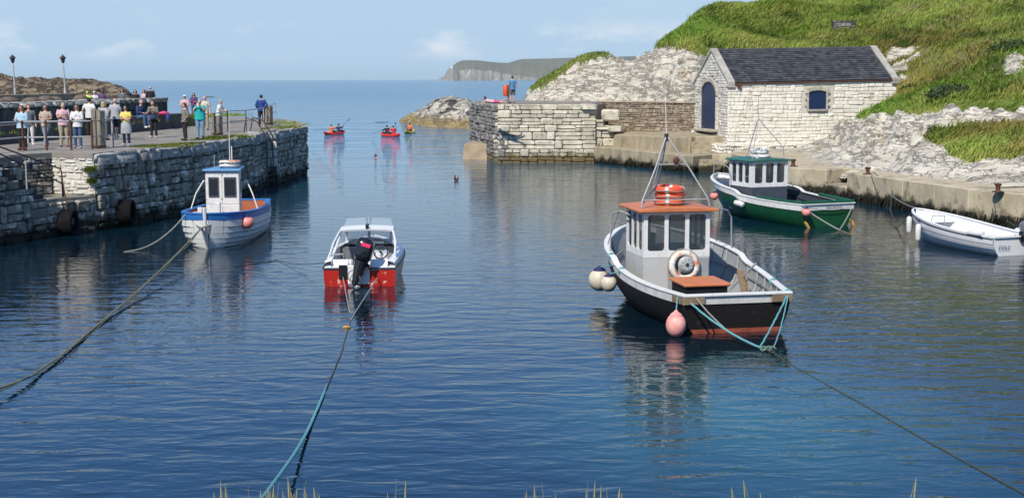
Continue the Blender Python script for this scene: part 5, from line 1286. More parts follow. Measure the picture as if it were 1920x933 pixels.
# blue turns of rope on the gunwale
for (u, s_) in ((.60, -1), (.46, -1), (.22, 1), (.01, 1)):
    p = H.P(u, 1, s_, -.03); MB().torus(p+Vector((0, 0, -.01)), .085, .014, (0, 1, 0), 14, 5).torus(p+Vector((0, .04, -.01)), .085, .014, (0, 1, .2), 14, 5).build('rope_lashing', 'rope_teal', root)

# GREEN BOAT
gb = dict(L=7.1, beam=lambda u: 1.12+.36*math.sin(math.pi*u) if u < .5 else max(.03, 1.48*max(0, 1-((u-.5)/.5)**2.7)**.72),
          sheer=lambda u: .80+.50*u**2.2+.12*sm(u, .50, .55), yaw=22, loc=G(1549, 424, 0), floor=.30, strake=.20, boot=-.3,
          hullm='hull_green', bootm='hull_green', strakem='boat_white', inm='slate_paint', deckm='slate_paint', gunm='boat_white', cabm='slate_paint', framem='boat_white', roofm='roof_green',
          wh_w=1.60, wh_d=1.6, wh_y=3.05, wh_x=-.46, wh_top=2.18, wh_mid=1.22, over=(.14, .12, .12), ribs=0, mull=.14, label='green fishing boat with slate blue wheelhouse, green roof and white rail')
root, H, house, hh, hm = work_boat(gb); GRN = root
for s_ in (-1, 1):   # green padded coaming round the stern
    MB().tube([H.P(u, 1, s_, -.05, .07) for u in [k/12*.34 for k in range(13)]], .075, 8).build('stern_padding', 'hull_green', root)
a, b = H.P(0, 1, -1, -.05, .07), H.P(0, 1, 1, -.05, .07); MB().tube([a, b], .08, 8).build('stern_padding', 'hull_green', root)
MB().box((.1, 1.75, .66), (1.5, 1.15, .05)).build('hatch_cover', 'boat_white', root, smooth=0, bevel=.01)
MB().box((.1, 1.75, .47), (1.35, 1.0, .33)).build('hatch_box', 'slate_paint', root, smooth=0, bevel=.01)
MB().add([H.P(u, H.tz(u, H.s(u)-.14), s_, -.05) for u in (.78, .985) for s_ in (-1, 1)], [(0, 1, 3, 2)]).build('foredeck', 'slate_paint', root, smooth=0)
MB().box((-.2, 5.0, .8), (1.7, .9, .75)).build('fore_locker', 'slate_paint', root, smooth=0, bevel=.02)
for k, (dx, dz, r) in enumerate([(0, .15, .30), (.03, .27, .27)]):
    pass
mat('ring_grey', (.62, .63, .62), (.2, .21, .22), scale=5, rough=.6, contrast=(.5, .56))
lifebuoy(W2(root, (gb['wh_x'], gb['wh_y']+.7, gb['wh_top']+.20)), .30, .085, 'fender_white', (0, -.1, 1), 'white lifebuoy at the bottom of the pair on the green cabin roof', 'white lifebuoys on the green boat roof')
lifebuoy(W2(root, (gb['wh_x']-.02, gb['wh_y']+.72, gb['wh_top']+.36)), .27, .085, 'ring_grey', (0, -.12, 1), 'white and dark marked lifebuoy on top of the pair on the green cabin roof', 'white lifebuoys on the green boat roof')
xw = gb['wh_w']/2; apx = Vector((-.05, .8, hh+1.62))
for l_ in ([(-xw+.1, .15, hh+.1), apx], [(xw-.05, .2, hh+.1), (xw-.05, .25, hh+.5), apx], [(-.1, 1.5, hh+.1), apx]): MB().tube(l_, .02, 8).build('mast_leg', 'galvanised', house)
MB().tube([apx, apx+Vector((0, 0, 1.15))], [.02, .008], 6).build('whip_aerial', 'galvanised', house)
MB().tube([(-xw, .12, hh+.42), (xw, .12, hh+.42)], .012, 6).build('roof_rail', 'galvanised', house)
MB().box((-xw+.35, .2, hh+.19), (.13, .1, .16)).build('roof_lamp', 'boat_white', house, bevel=.02)
MB().box((-.26, .5, hm+.25), (.22, .12, .75)).ell((-.26, .5, hm+.58), (.1, .08, .12), 10, 6).build('hanging_oilskin', 'life_orange', house)
for s_ in (-1, 1):
    a, b = H.P(.60, 1, s_, -.04), H.P(.86, 1, s_, -.04); top = .8
    MB().tube([a, a+Vector((0, .05, top*.8)), a+Vector((-s_*.05, .2, top)), b+Vector((-s_*.1, -.1, top)), b+Vector((-s_*.05, 0, top*.8)), b], .018, 8).build('grab_rail', 'galvanised', root)
g_ = 'fenders hanging over the side of the green boat'
P_ = lambda u, s_=-1, o_=0.05, dz=0: W2(root, H.P(u, 1, s_, o_, dz))
buoy(P_(.72, -1, .22, -.42), .165, 'buoy_coral', 'pink ball fender at the bow of the green boat', 1, group=g_, rope_to=P_(.72))
buoy(W2(root, H.P(0, 1, -1, .02, -.22)+Vector((.1, -.2, 0))), .165, 'buoy_coral', 'coral ball fender at the stern corner of the green boat', 1, group=g_, rope_to=W2(root, H.P(0, 1, -1)))
t = empty('cylinder_fender', P_(.47, -1, .12, -.30), math.radians(22), 'white cylinder fender lying along the rail of the green boat', 'fender', g_)
MB().tube([(0, -.28, -.03), (0, -.24, -.02), (0, 0, 0), (0, .24, .02), (0, .28, .03)], [.05, .10, .115, .10, .05], 12).build('fender_body', 'fender_white', t)
kn2 = G(1574, 431, .02); a_, b_ = W2(root, H.P(0, 1, -1, 0, -.15)+Vector((.15, -.08, 0))), W2(root, H.P(0, 1, 1, 0, -.2)+Vector((-.15, -.08, 0)))
rope('mooring_line', [a_, kn2], .025, 'rope_grey', 'grey rope from the left stern corner of the green boat down to the water', group='stern lines of the green boat', sag=.03)
rope('mooring_line', [b_, kn2], .025, 'rope_grey', 'grey rope from the right stern corner of the green boat down to the water', group='stern lines of the green boat', sag=.05)
rope('mooring_line', [kn2, G(1600, 441, 0), G(1660, 455, -.02)], .02, 'rope_tan', 'tan rope trailing in the water right of the green boat stern', group='stern lines of the green boat')
rope('mooring_line', [a_+Vector((.1, 0, .08)), b_+Vector((0, 0, .08))], .012, 'rope_grey', 'thin grey rope looped across the green transom', group='stern lines of the green boat', sag=.1)
mat('yellow_weed', (.55, .30, .05), (.3, .2, .05), scale=5, rough=.6)
for (px, py) in ((1503, 428), (1597, 416)):
    p = G(px, py, .05); q = W2(root, (0, 0, 0)); 
    l_ = root.matrix_world
for s_, x in ((-1, -.95), (1, 1.0)):
    MB().tube([(x, -.06, .22), (x+.03, -.14, .1), (x+.10, -.18, -.02), (x+.08, -.2, -.12)], [.05, .06, .05, .03], 7).build('trim_strip', 'yellow_weed', root)
lettering('boat_name', 'BALLINTOY', .13, 'slate_paint', root, (.25, H.P(0, 1).y-.06, H.s(0)-.15), (math.pi/2, 0, 0))

# ---- WHITE DINGHY with outboard on the right
def dinghy():
    H = Hull(4.65, lambda u: .80+.14*math.sin(math.pi*min(1, u*1.1)) if u < .45 else max(.04, .94*max(0, 1-((u-.45)/.55)**2.4)**.66), lambda u: .56+.40*u**2, keel=lambda u: -.25+.18*u**5, full=lambda u: 1.0-.3*u**4, low=lambda u: .16, rake=.35, trake=.05)
    root = empty('dinghy', G(1902, 478.5, 0), math.radians(19), 'small white open dinghy with an outboard motor by the right quay', 'dinghy')
    # strakes as stepped bands
    ts = [H_ for H_ in (0.0, .52, .70, .84, .95)]
    for k in range(4):
        for s_ in (-1, 1):
            H.band(ts[k], ts[k+1]+.012, .0+.012*k, 4, side=(s_,)).build('strake', 'gel_white', root)
    H.band(.95, 1, .03, 1).build('sheer_band', 'gel_white', root); H.band(.955, .985, .046, 1).build('rubbing_strip', 'slate_paint', root)
    H.transom(0, 1, 0, 8).build('transom', 'gel_white', root)
    tf = lambda u: H.tz(u, .12)
    H.band(tf, 1, -.05, 4, u1=.97).build('inner_skin', 'gel_white', root); H.transom(tf(0), 1, .06, 3, .04).build('inner_transom', 'gel_white', root); H.floor(.12).build('floor', 'gel_white', root, smooth=0)
    for s_ in (-1, 1): ribbon(H.edge(0.0, -.03, side=s_), .11, .04, taper=[1 if k < 27 else (1-(k-27)*.22) for k in range(31)]).build('gunwale', 'gel_white', root, smooth=30, bevel=.01)
    ribbon([H.P(0, 1, -1), H.P(0, 1, 1)], .1, .042).build('transom_cap', 'gel_white', root, smooth=0)
    MB().box((0, 1.4, .34), (1.62, .32, .05)).build('thwart', 'gel_white', root, smooth=0, bevel=.01); MB().box((0, 2.9, .42), (1.5, .30, .05)).build('thwart', 'gel_white', root, smooth=0, bevel=.01)
    MB().add([H.P(u, H.tz(u, .62+.2*(u-.75)), s_, -.05) for u in (.78, .985) for s_ in (-1, 1)], [(0, 1, 3, 2)]).build('foredeck', 'gel_white', root, smooth=0)
    [MB().box((x, .32, .55), (.3, .6, .06)).build('stern_seat', 'gel_white', root, smooth=0, bevel=.01) for x in (-.62, .62)]
    for s_ in (-1, 1):
        p = H.P(.14, 1, s_, .03); MB().tube([p+Vector((0, -.30, .06)), p+Vector((0, .34, .05))], .085, 10).ell(p+Vector((0, .36, .05)), .085, 10, 6).build('side_pad', 'fender_white', root)
    a = H.P(.70, 1, -1, -.1); MB().tube([a+Vector((.0, -.25, 0)), a+Vector((.05, -.25, .18)), a+Vector((.62, -.1, .14)), a+Vector((.62, -.1, -.1))], .018, 6).build('bow_rail', 'galvanised', root)
    # outboard
    e = empty('outboard_motor'); e.parent = root; e.location = (.22, -.12, .60)
    MB().ell((0, -.16, .30), (.20, .30, .20), 16, 10, rot=Matrix.Rotation(-.15, 3, 'X'), fn=lambda d: (abs(d.x)**3+abs(d.y)**3+abs(d.z)**3)**(-1/3)*.93).build('engine_cowl', 'engine_grey', e)
    MB().tube([(0, -.12, .14), (0, -.14, -.1), (0, -.16, -.6), (0, -.16, -.8)], [.13, .10, .07, .06], 10).build('engine_leg', 'engine_black', e)
    MB().box((0, .05, -.02), (.2, .16, .3)).build('clamp_bracket', 'engine_black', e, bevel=.02)
    MB().tube([(0, .05, .18), (-.03, .5, .32), (-.03, .62, .36)], .025, 8).build('tiller_handle', 'engine_black', e)
    lettering('boat_name', 'COLE', .17, 'slate_paint', root, (-.42, H.P(0, .8).y-.03, .20), (math.pi/2, 0, 0))
    P_ = lambda u, s_=-1, o_=0.05, dz=0: W2(root, H.P(u, 1, s_, o_, dz))
    for u, lab in ((.93, 'white cylinder fender hanging nearest the bow of the white dinghy'), (.74, 'white cylinder fender hanging second from the bow of the white dinghy')):
        c = P_(u, -1, .10, -.42); t = empty('cylinder_fender', c, 0, lab, 'fender', 'white fenders on the dinghy')
        MB().tube([(0, 0, -.27), (0, 0, -.25), (0, 0, -.2), (0, 0, .2), (0, 0, .25), (0, 0, .28)], [.02, .07, .09, .09, .07, .02], 12).build('fender_body', 'fender_white', t)
        MB().tube([(0, 0, .27), P_(u)-c], .01, 6).build('lanyard', 'cloth_navy', t)
    bow = W2(root, H.P(1, 1)+Vector((0, 0, .02)))
    bo = G(1632, 322, ZQ+.2)
    rope('mooring_line', [bo, bow], .018, 'rope_grey', 'taut grey rope from the quay bollard to the bow of the white dinghy', sag=.25, group='bow lines of the white dinghy')
    w_ = G(1681, 426, .02)
    rope('mooring_line', [bow, w_], .022, 'rope_grey', 'dark grey rope from the bow of the white dinghy down into the water', sag=.05, group='bow lines of the white dinghy')
    rope('mooring_line', [bo+Vector((.1, 0, 0)), G(1674, 345, ZQ-.3), G(1669, 393, .3), w_], .018, 'rope_dark', 'slack dark rope hanging from the bollard down the quay wall', sag=[.05, .0, 0], group='bow lines of the white dinghy', n=8)
dinghy()
p = G(1861, 372, ZQ-.3); rope('hanging_rope', [G(1866, 362, ZQ+.1), p, G(1861, 415, .2)], .015, 'rope_dark', 'thin dark rope hanging down the quay face below the right hand bollard')

# ---- BLUE AND WHITE CLINKER BOAT
mat('lap_shade', (.10, .10, .10), (.05, .05, .05), rough=.9)  # dark strip under each plank lap, painted in for its shadow
def clinker():
    Lb = 7.2
    H = Hull(Lb, lambda u: (.78+.38*sm(u, 0, .4)) if u < .45 else max(.04, 1.16*max(0, 1-((u-.45)/.55)**4.6)**.56), lambda u: .86+.22*u**2+.03, keel=lambda u: -.35+.1*u, full=lambda u: 1.22-.2*u**6, low=lambda u: .08, rake=.2, trake=.1)
    stem = G(391, 466, 0); yaw = 181; R = Matrix.Rotation(math.radians(yaw), 3, 'Z')
    loc = stem-R @ Vector((0, Lb, 0)); loc.z = 0
    root = empty('clinker_boat', loc, math.radians(yaw), 'white clinker built boat with blue gunwale and blue roof beside the pier', 'fishing boat')
    nP = 8; ts = [.12+(.93-.12)*k/nP for k in range(nP+1)]
    for s_ in (-1, 1):
        for k in range(nP):      # each plank laps the one below
            m = MB(); Rr = []
            for i in range(27):
                u = i/26; o1 = .042*(1 if u < .93 else max(.1, (1-u)/.07)); o2 = .004
                a = H.P(u, ts[k]-.012, s_, o1); b = H.P(u, ts[k+1], s_, o2)
                Rr.append([a-Vector((s_*.028, 0, 0)), a, b])
            m.rings(Rr, cap=False, closed=False); pk_ = m.build('hull_plank', 'boat_white', root, smooth=30)
            MB().tube([q[1]+Vector((-s_*.004, 0, -.006)) for q in Rr[:-1]], .010, 4).build('lap_shadow', 'lap_shade', pk_, smooth=0)
    H.band(0, .13, 0, 3).build('keel_planks', 'hull_black', root)
    H.transom(0, 1).build('transom', 'boat_white', root)
    H.band(.92, 1, .035, 1, thick=.03).build('sheer_strake', 'blue_paint', root)
    tf = lambda u: H.tz(u, .42)
    H.band(tf, 1, -.05, 3, u1=.97).build('bulwark_inside', 'orange_brown', root); H.transom(tf(0), 1, .06, 2, .04).build('transom_inside', 'orange_brown', root); H.floor(.42).build('deck', 'orange_brown', root, smooth=0)
    for s_ in (-1, 1): ribbon(H.edge(0, -.03, side=s_), .17, .05, taper=[1 if k < 27 else (1-(k-27)*.2) for k in range(31)]).build('gunwale', 'blue_paint', root, smooth=30, bevel=.008)
    ribbon([H.P(0, 1, -1), H.P(0, 1, 1)], .15, .052).build('transom_cap', 'blue_paint', root, smooth=0)
    MB().tube([H.P(1, t, 1, 0)+Vector((0, .03, 0)) for t in (0, .2, .4, .7, 1.0)]+[H.P(1, 1)+Vector((0, .05, .22))], [.05, .05, .05, .055, .06, .06], 8).build('stem_post', 'boat_white', root)
    # cabin: bow-facing side seen
    h = empty('wheelhouse'); h.parent = root; w, dp, y0 = 1.16, 1.5, 3.1; h.location = (.02, y0, .42); hh = 1.86
    a_ = w/2-.01; b_ = w/2-.22; MB().prism([(-b_, .01), (b_, .01), (a_, dp-.01), (-a_, dp-.01)], 0, hh).build('cabin_wall', 'boat_white', h, smooth=0, bevel=.02)
    # front (faces the bow = +y)
    wins = []
    for (xa, xb) in ((-.43, -.09), (.15, .43)):
        fr = panel((xa-.03, dp+.040, 1.0), (1, 0, 0), (0, 0, 1), (0, 1, 0), xb-xa+.06, .66, .02, [(.03, xb-xa+.03, .03, .63)], rc=.06); fr.build('window_frame', 'slate_paint', h, smooth=0)
        MB().box(((xa+xb)/2, dp+.016, 1.32), (xb-xa, .012, .56)).build('window_glass', 'engine_black', h, smooth=0)
    MB().box((.285, dp-.005, 1.28), (.54, .03, 1.06)).build('cabin_face_panel', 'boat_white', h, smooth=0, bevel=.01); MB().box((.285, dp-.005, .40), (.54, .03, .66)).build('cabin_face_panel', 'boat_white', h, smooth=0, bevel=.01)  # upper and lower door leaf
    MB().box((-.275, dp-.005, 1.28), (.55, .026, 1.06)).build('cabin_panel', 'boat_white', h, smooth=0, bevel=.01); MB().box((-.275, dp-.005, .40), (.55, .026, .66)).build('cabin_panel', 'boat_white', h, smooth=0, bevel=.01)
    for x, z in ((-.0, 1.75), (-.0, .3), (.56, .95), (.04, .95)): MB().ell((x, dp+.025, z), .022, 8, 6).build('hinge', 'galvanised', h)
    for s_ in (-1, 1): MB().box((s_*(w/2-.11), dp*.5, 1.33), (.02, .6, .5), rz=-s_*.14).build('side_window', 'engine_black', h, smooth=0)
    MB().prism([(-w/2+.12, -.1), (w/2-.12, -.1), (w/2+.06, dp+.1), (-w/2-.06, dp+.1)], hh, hh+.07).build('roof', 'roof_blue', h, smooth=0, bevel=.015)
    MB().tube([(-.1, .6, hh+.06), (-.1, .6, hh+1.1), (-.12, .6, hh+2.0)], [.02, .014, .006], 6).build('whip_aerial', 'boat_white', h)
    MB().tube([(-.2, .75, hh+.06), (-.2, .75, hh+.8)], .02, 6).build('mast_post', 'boat_white', h)
    MB().tube([(.45, .5, hh+.06), (.45, .5, hh+.5)], .012, 6).build('rail_post', 'galvanised', h)
    for s_ in (-1, 1):
        a = H.P(.62, 1, s_, -.03); b = Vector((s_*(w/2+.02), y0+dp-.4, 1.85))
        MB().tube([a, a+Vector((-s_*.18, -.05, .55)), b+Vector((s_*.12, 0, .1)), b], .022, 8).build('grab_rail', 'boat_white', root)
    # samson posts
    for x, hh_ in ((-.16, .62), (.42, .46)):
        MB().box((x, 6.3, .42+hh_/2+.2), (.15, .14, hh_+.3)).build('samson_post', 'boat_white', root, smooth=0, bevel=.015)
    MB().box((.2, 6.05, 1.02), (1.0, .1, .1), rz=.3).build('towing_bar', 'boat_white', root, smooth=0, bevel=.01)
    for k, (zz, mm) in enumerate(((.14, 'fender_white'), (.26, 'ring_worn'))):
        lifebuoy(W2(root, (-.12, y0+.85, .42+1.86+zz)), .29, .07, mm, (0, .05, 1), ['plain white lifebuoy under the red banded one on the blue cabin roof', 'white and red lifebuoy on top of the pair on the blue cabin roof'][k], 'lifebuoys on the blue cabin roof')
    q = H.P(.86, 1, -1, .10, -.30); buoy(W2(root, q), .22, 'buoy_coral', 'pink ball fender on the side of the blue and white boat', 1.0, cat='fender', rope_to=W2(root, H.P(.84, 1, -1)))
    st = W2(root, H.P(1, .8)+Vector((0, .1, 0)))
    return root, H, st
CLK, CH, stp = clinker()
tg = 'bow lines of the blue and white boat'
kx = stp+Vector((-.08, -.12, .05))
rope('mooring_line', [W2(CLK, (-.95, 6.35, 1.12)), kx], .028, 'rope_grey', 'rope across the bow from the right gunwale of the blue and white boat', sag=.04, group=tg)
rope('mooring_line', [W2(CLK, (.9, 6.3, 1.05)), kx], .024, 'rope_grey', 'rope across the bow from the left gunwale of the blue and white boat', sag=.08, group=tg)
rope('mooring_line', [kx, W2(CLK, CH.P(1, .25)+Vector((-.06, .12, 0)))], .04, 'rope_grey', 'thick pale rope hanging down the stem of the blue and white boat', sag=.0, group=tg)
# the long line to the near left shore: sags, just clears the water, rises again out of frame
A_ = kx; B_ = G(196, 598, .035); C_ = G(90, 683, .05); D_ = D(0, 727, 22.1); E_ = D(-260, 800, 18.3)
def spline(P_, n=12):
    out = []; P_ = [P_[0]]+P_+[P_[-1]]
    for i in range(1, len(P_)-2):
        for k in range(n):
            t = k/n; a, b, c, d = P_[i-1:i+3]
            out.append(.5*((2*b)+(c-a)*t+(2*a-5*b+4*c-d)*t*t+(3*b-a-3*c+d)*t**3))
    return out+[P_[-2]]
L_ = spline([A_, A_.lerp(B_, .35)+Vector((0, 0, -.08)), A_.lerp(B_, .7)+Vector((0, 0, -.08)), B_, C_, D_, E_])
base = L_[0]; tag(MB().tube([p-base for p in L_], .023, 6).build('mooring_line', 'rope_tan', None, loc=base), 'long tan rope from the blue and white boat to the lower left edge', 'rope')
base = L_[0]+Vector((.05, 0, 0)); tag(MB().tube([p-L_[0]+Vector((0, 0, .03*math.sin(i*.6))) for i, p in enumerate(L_)], .012, 6).build('mooring_line', 'rope_green', None, loc=base), 'thin green rope twisted beside the long tan rope at the lower left', 'rope')
rope('mooring_line', [W2(CLK, CH.P(.93, 1, 1)), G(245, 470, .01), G(215, 476, -.05)], .02, 'rope_grey', 'slack grey rope from the blue and white boat into the water toward the pier', sag=[.25, 0])

# ---- RED AND WHITE SPEEDBOAT
def speedboat():
    Ls = 4.6; yaw = 1.5
    H = Hull(Ls, lambda u: (.93+.09*sm(u, 0, .5)) if u < .5 else max(.03, 1.02*max(0, 1-((u-.5)/.5)**2.4)**.7), lambda u: .45+.12*u**2, keel=lambda u: -.85+.75*u**2, full=lambda u: 1.02-.35*u**4, low=lambda u: .04+.25*u**2, rake=.5, trake=.0)
    root = empty('speedboat', G(674.5, 536.5, 0), math.radians(yaw), 'small red and white cabin speedboat with black outboard in the middle of the harbour', 'speedboat')
    m = H.band(0, 1, 0, 8); t0 = H.transom(0, 1); m.add(t0.v, t0.f); m.build('hull', 'speedboat_red', root)
    ribbon(H.edge(0, .01, side=-1), .05, .04).build('rubbing_strip', 'slate_paint', root); ribbon(H.edge(0, .01, side=1), .05, .04).build('rubbing_strip', 'slate_paint', root)
    ribbon([H.P(0, 1, -1), H.P(0, 1, 1)], .05, .04).build('rubbing_strip', 'slate_paint', root)
    # deck moulding: side decks rising inward, cut away cockpit
    def top(u, k): # k 0 edge .. 1 inner coaming
        p = H.P(u, 1, 1, 0); return Vector((p.x-k*.20, p.y, p.z+.04+.17*k))
    for s_ in (-1, 1):
        R = []
        for i in range(25):
            u = i/24*.98; r = [top(u, 0), top(u, .12)+Vector((0, 0, .09)), top(u, .5)+Vector((0, 0, .06)), top(u, 1), top(u, 1)+Vector((-.02, 0, -.5))]
            R.append([Vector((s_*max(.02, v.x), v.y, v.z)) for v in r])
        MB().rings(R, cap=False, closed=False).build('side_deck', 'gel_white', root)
    # aft deck, two halves round the motor well
    for s_, x0, x1 in ((-1, -.93, -.30), (1, .26, .93)):
        MB().slab([(x0, 0, .49), (x1, 0, .49), (x1, .42, .66), (x0*.97 if s_ < 0 else x0, .42, .66), ][:4] if s_ < 0 else [(x0, 0, .49), (x1, 0, .49), (x1*.97, .42, .66), (x0, .42, .66)], (0, 0, -.09)).build('aft_deck', 'gel_white', root, smooth=0, bevel=.02)
        MB().box(((x0+x1)/2, .41, .42), (abs(x1-x0), .04, .42)).build('aft_bulkhead', 'gel_white', root, smooth=0, bevel=.01)
    MB().box((-.02, .26, .20), (.56, .5, .34), ).build('motor_well', 'gel_white', root, smooth=0, bevel=.03)
    MB().box((-.02, -.01, .30), (.56, .05, .5)).build('motor_board', 'gel_white', root, smooth=0, bevel=.02)
    MB().box((-.42, -.015, .38), (.22, .03, .36)).build('rubber_pad', 'engine_black', root, smooth=0, bevel=.01)
    H.floor(.16, .1, u0=.1, u1=.7).build('cockpit_floor', 'interior_grey', root, smooth=0)
    H.band(lambda u: H.tz(u, .15), 1, -.09, 2, u0=.02, u1=.72).build('cockpit_side', 'interior_grey', root)
    MB().box((-.42, .75, .38), (.36, .38, .42)).build('seat_box', 'gel_white', root, smooth=0, bevel=.03)
    MB().box((.42, 1.05, .52), (.52, .5, .52)).build('helm_console', 'gel_white', root, smooth=0, bevel=.04)
    w = empty('steering_wheel'); w.parent = root; w.location = (.50, .76, .80)
    MB().torus((0, 0, 0), .185, .018, (0, -1, .35), 24, 6).build('wheel_rim', 'engine_black', w)
    for k in range(3):
        a = k*2*math.pi/3+.5; MB().tube([(0, 0, 0), (.18*math.cos(a), .06*math.sin(a), .17*math.sin(a))], .014, 6).build('spoke', 'chrome_tube', w)
    MB().ell((0, 0, 0), .04, 8, 6).build('hub', 'engine_black', w)
    MB().tube([(-.80, .35, .70), (-.80, .35, .78), (-.45, .35, .80), (-.43, .35, .70)], .018, 8).build('grab_rail', 'galvanised', root)
    # cabin: raked frame with openings, roof and foredeck
    yc, zb, ztp = 2.55, .66, 1.20
    MB().box((0, 3.0, .42), (1.5, .05, .5)).build('cabin_bulkhead', 'interior_grey', root, smooth=0)
    for s_ in (-1, 1):   # sloping side frames
        pts = [Vector((s_*.86, .9, .66)), Vector((s_*.84, 1.7, .9)), Vector((s_*.74, 2.35, 1.13)), Vector((s_*.70, 3.2, 1.16)), Vector((s_*.62, 3.9, .8))]
        MB().tube(pts, .035, 8, ry=.06).build('side_frame', 'gel_white', root)
        MB().tube([Vector((s_*.82, 1.9, .70)), Vector((s_*.73, 2.6, 1.10))], .028, 6).build('side_frame', 'gel_white', root)
        MB().slab([(s_*.80, 1.75, .74), (s_*.72, 2.4, 1.08), (s_*.69, 3.15, 1.10), (s_*.80, 3.2, .7)], (s_*.006, 0, 0)).build('side_window', 'clear_screen', root, smooth=0)
    # aft hoop of roof and roof skin
    R = []
    for i in range(13):
        a = -1+2*i/12; x = a*.74; cz = ztp+.03*(1-abs(a)**2)
        R.append([Vector((x, 2.38, cz-.05)), Vector((x, 2.36, cz)), Vector((x*.98, 2.75, cz+.05)), Vector((x*.94, 3.2, cz+.02)), Vector((x*.94, 3.2, cz-.04))])
    MB().rings(R, cap=False, closed=True).build('cabin_roof', 'gel_white', root, bevel=0)
    # forward screen frame seen through the cockpit
    fr = panel((-.66, 3.22, .70), (1, 0, 0), (0, .05, 1), (0, -1, 0), 1.32, .47, .04, [(.06, .62, .16, .41), (.70, 1.24, .16, .41)], rc=.05); fr.build('front_frame', 'gel_white', root, smooth=0)
    MB().slab([(-.6, 3.24, .86), (.58, 3.24, .86), (.58, 3.26, 1.12), (-.6, 3.26, 1.12)], (0, .006, 0)).build('front_screen', 'clear_screen', root, smooth=0)
    R = []
    for i in range(11):
        u = .62+.38*i/10; p = H.P(u, 1, 1); x = max(.02, p.x-.12); k = 1-(i/10)
        R.append([Vector((a*x, p.y, p.z+.10+.34*max(0, k)**.6*(1-abs(a)**2.2))) for a in (-1, -.75, -.4, 0, .4, .75, 1)])
    MB().rings(R, cap=False, closed=False).build('foredeck', 'gel_white', root)
    # upright screen wings on the roof
    for s_ in (-1, 1):
        MB().slab([(s_*.04, 2.95, 1.25), (s_*.70, 3.0, 1.20), (s_*.62, 3.25, 1.43), (s_*.10, 3.2, 1.46)], (0, .006, 0)).build('windscreen', 'clear_screen', root, smooth=0)
    MB().tube([(0, 2.95, 1.22), (0, 3.2, 1.47)], .016, 6).build('screen_post', 'galvanised', root)
    MB().tube([(.02, 2.4, 1.23), (.02, 2.4, 1.3)], .05, 10).ell((.02, 2.4, 1.33), (.055, .055, .05), 10, 6).build('stern_light', 'engine_black', root)
    MB().box((.18, 3.05, .78), (.5, .12, .06)).build('chart_shelf', 'gel_white', root, smooth=0)
    # outboard tilted
    e = empty('outboard_motor'); e.parent = root; e.location = (-.0, -.12, .50); e.rotation_euler = (math.radians(-8), math.radians(10), 0); e.scale = (1.15, 1.15, 1.15)
    MB().ell((.05, -.05, .42), (.21, .26, .29), 16, 11, fn=lambda d: (abs(d.x)**4+abs(d.y)**4+abs(d.z)**4)**(-1/4)*.95).build('engine_cowl', 'engine_black', e, smooth=50)
    MB().box((.09, -.305, .52), (.20, .012, .08), rot=Matrix.Rotation(.1, 3, 'Y')).build('cowl_decal', 'pink_decal', e, smooth=0, bevel=.004)
    MB().tube([(.03, -.05, .2), (.0, -.08, -.05), (-.02, -.1, -.35), (-.03, -.1, -.62)], [.17, .12, .08, .055], 10).build('engine_leg', 'engine_black', e)
    MB().ell((-.03, -.12, -.46), (.06, .22, .06), 10, 7).build('gearcase', 'engine_black', e)
    for k in range(3):
        a = k*2*math.pi/3+.4; MB().ell((-.03+.09*math.cos(a), -.33, -.46+.09*math.sin(a)), (.07, .015, .045), 8, 5, rot=Matrix.Rotation(-a, 3, 'Y')).build('propeller_blade', 'engine_grey', e)
    MB().box((.0, .06, .0), (.24, .14, .3)).build('clamp_bracket', 'engine_black', e, bevel=.02)
    MB().tube([(.16, -.02, .1), (.24, -.06, .06)], .035, 8).ell((.25, -.06, .05), .05, 8, 6).build('tilt_knob', 'engine_black', e)
    MB().torus((-.07, -.10, -.20), .14, .012, (0, 1, .3), 18, 5).torus((-.03, -.12, -.26), .12, .01, (.4, 1, .1), 18, 5).build('tangled_cable', 'engine_grey', e)
    return root, H
SPD, SH = speedboat()
k = G(658, 600, .0)
rope('mooring_line', [W2(SPD, (-.42, -.05, .24)), G(655, 585, .02)], .014, 'rope_grey', 'thin rope from the left of the speedboat transom down to the water', group='stern lines of the speedboat')
rope('mooring_line', [W2(SPD, (.46, -.05, .22)), G(668, 582, .03), G(658, 600, 0)], .014, 'rope_grey', 'thin rope from the right of the speedboat transom down to the water', group='stern lines of the speedboat')
o = MB().ell((0, 0, .0), (.09, .045, .04), 12, 8).build('cork_float', 'yellow_weed', None, loc=G(650, 613, .01)); tag(o, 'small yellow float on the water behind the speedboat', 'float')
rope('mooring_line', [G(440, 500, .01), G(520, 487, .02), W2(SPD, SH.P(.3, 1, -1))], .009, 'rope_dark', 'very thin dark line from the speedboat toward the blue and white boat', sag=[0, .1])
# teal line from the near bank, its far end wet and dark on the surface
rope('mooring_line', [G(658, 600, .0), G(648, 632, .004), G(640, 662, .006), G(622, 704, .008), G(605, 742, .02)], .014, 'rope_dark', 'dark wet rope lying on the water from the yellow float to the teal rope', n=6, wob=.006)
L_ = spline([G(622, 704, -.05), G(605, 742, .02), D(580, 800, 19.9), D(555, 845, 18.1), D(520, 895, 15.9), D(488, 936, 14.2), D(400, 1020, 10.5)], 10)
base = L_[0]; tag(MB().tube([p-base for p in L_], .023, 6).build('mooring_line', 'rope_teal', None, loc=base), 'teal rope rising from the water to the near bank', 'rope')
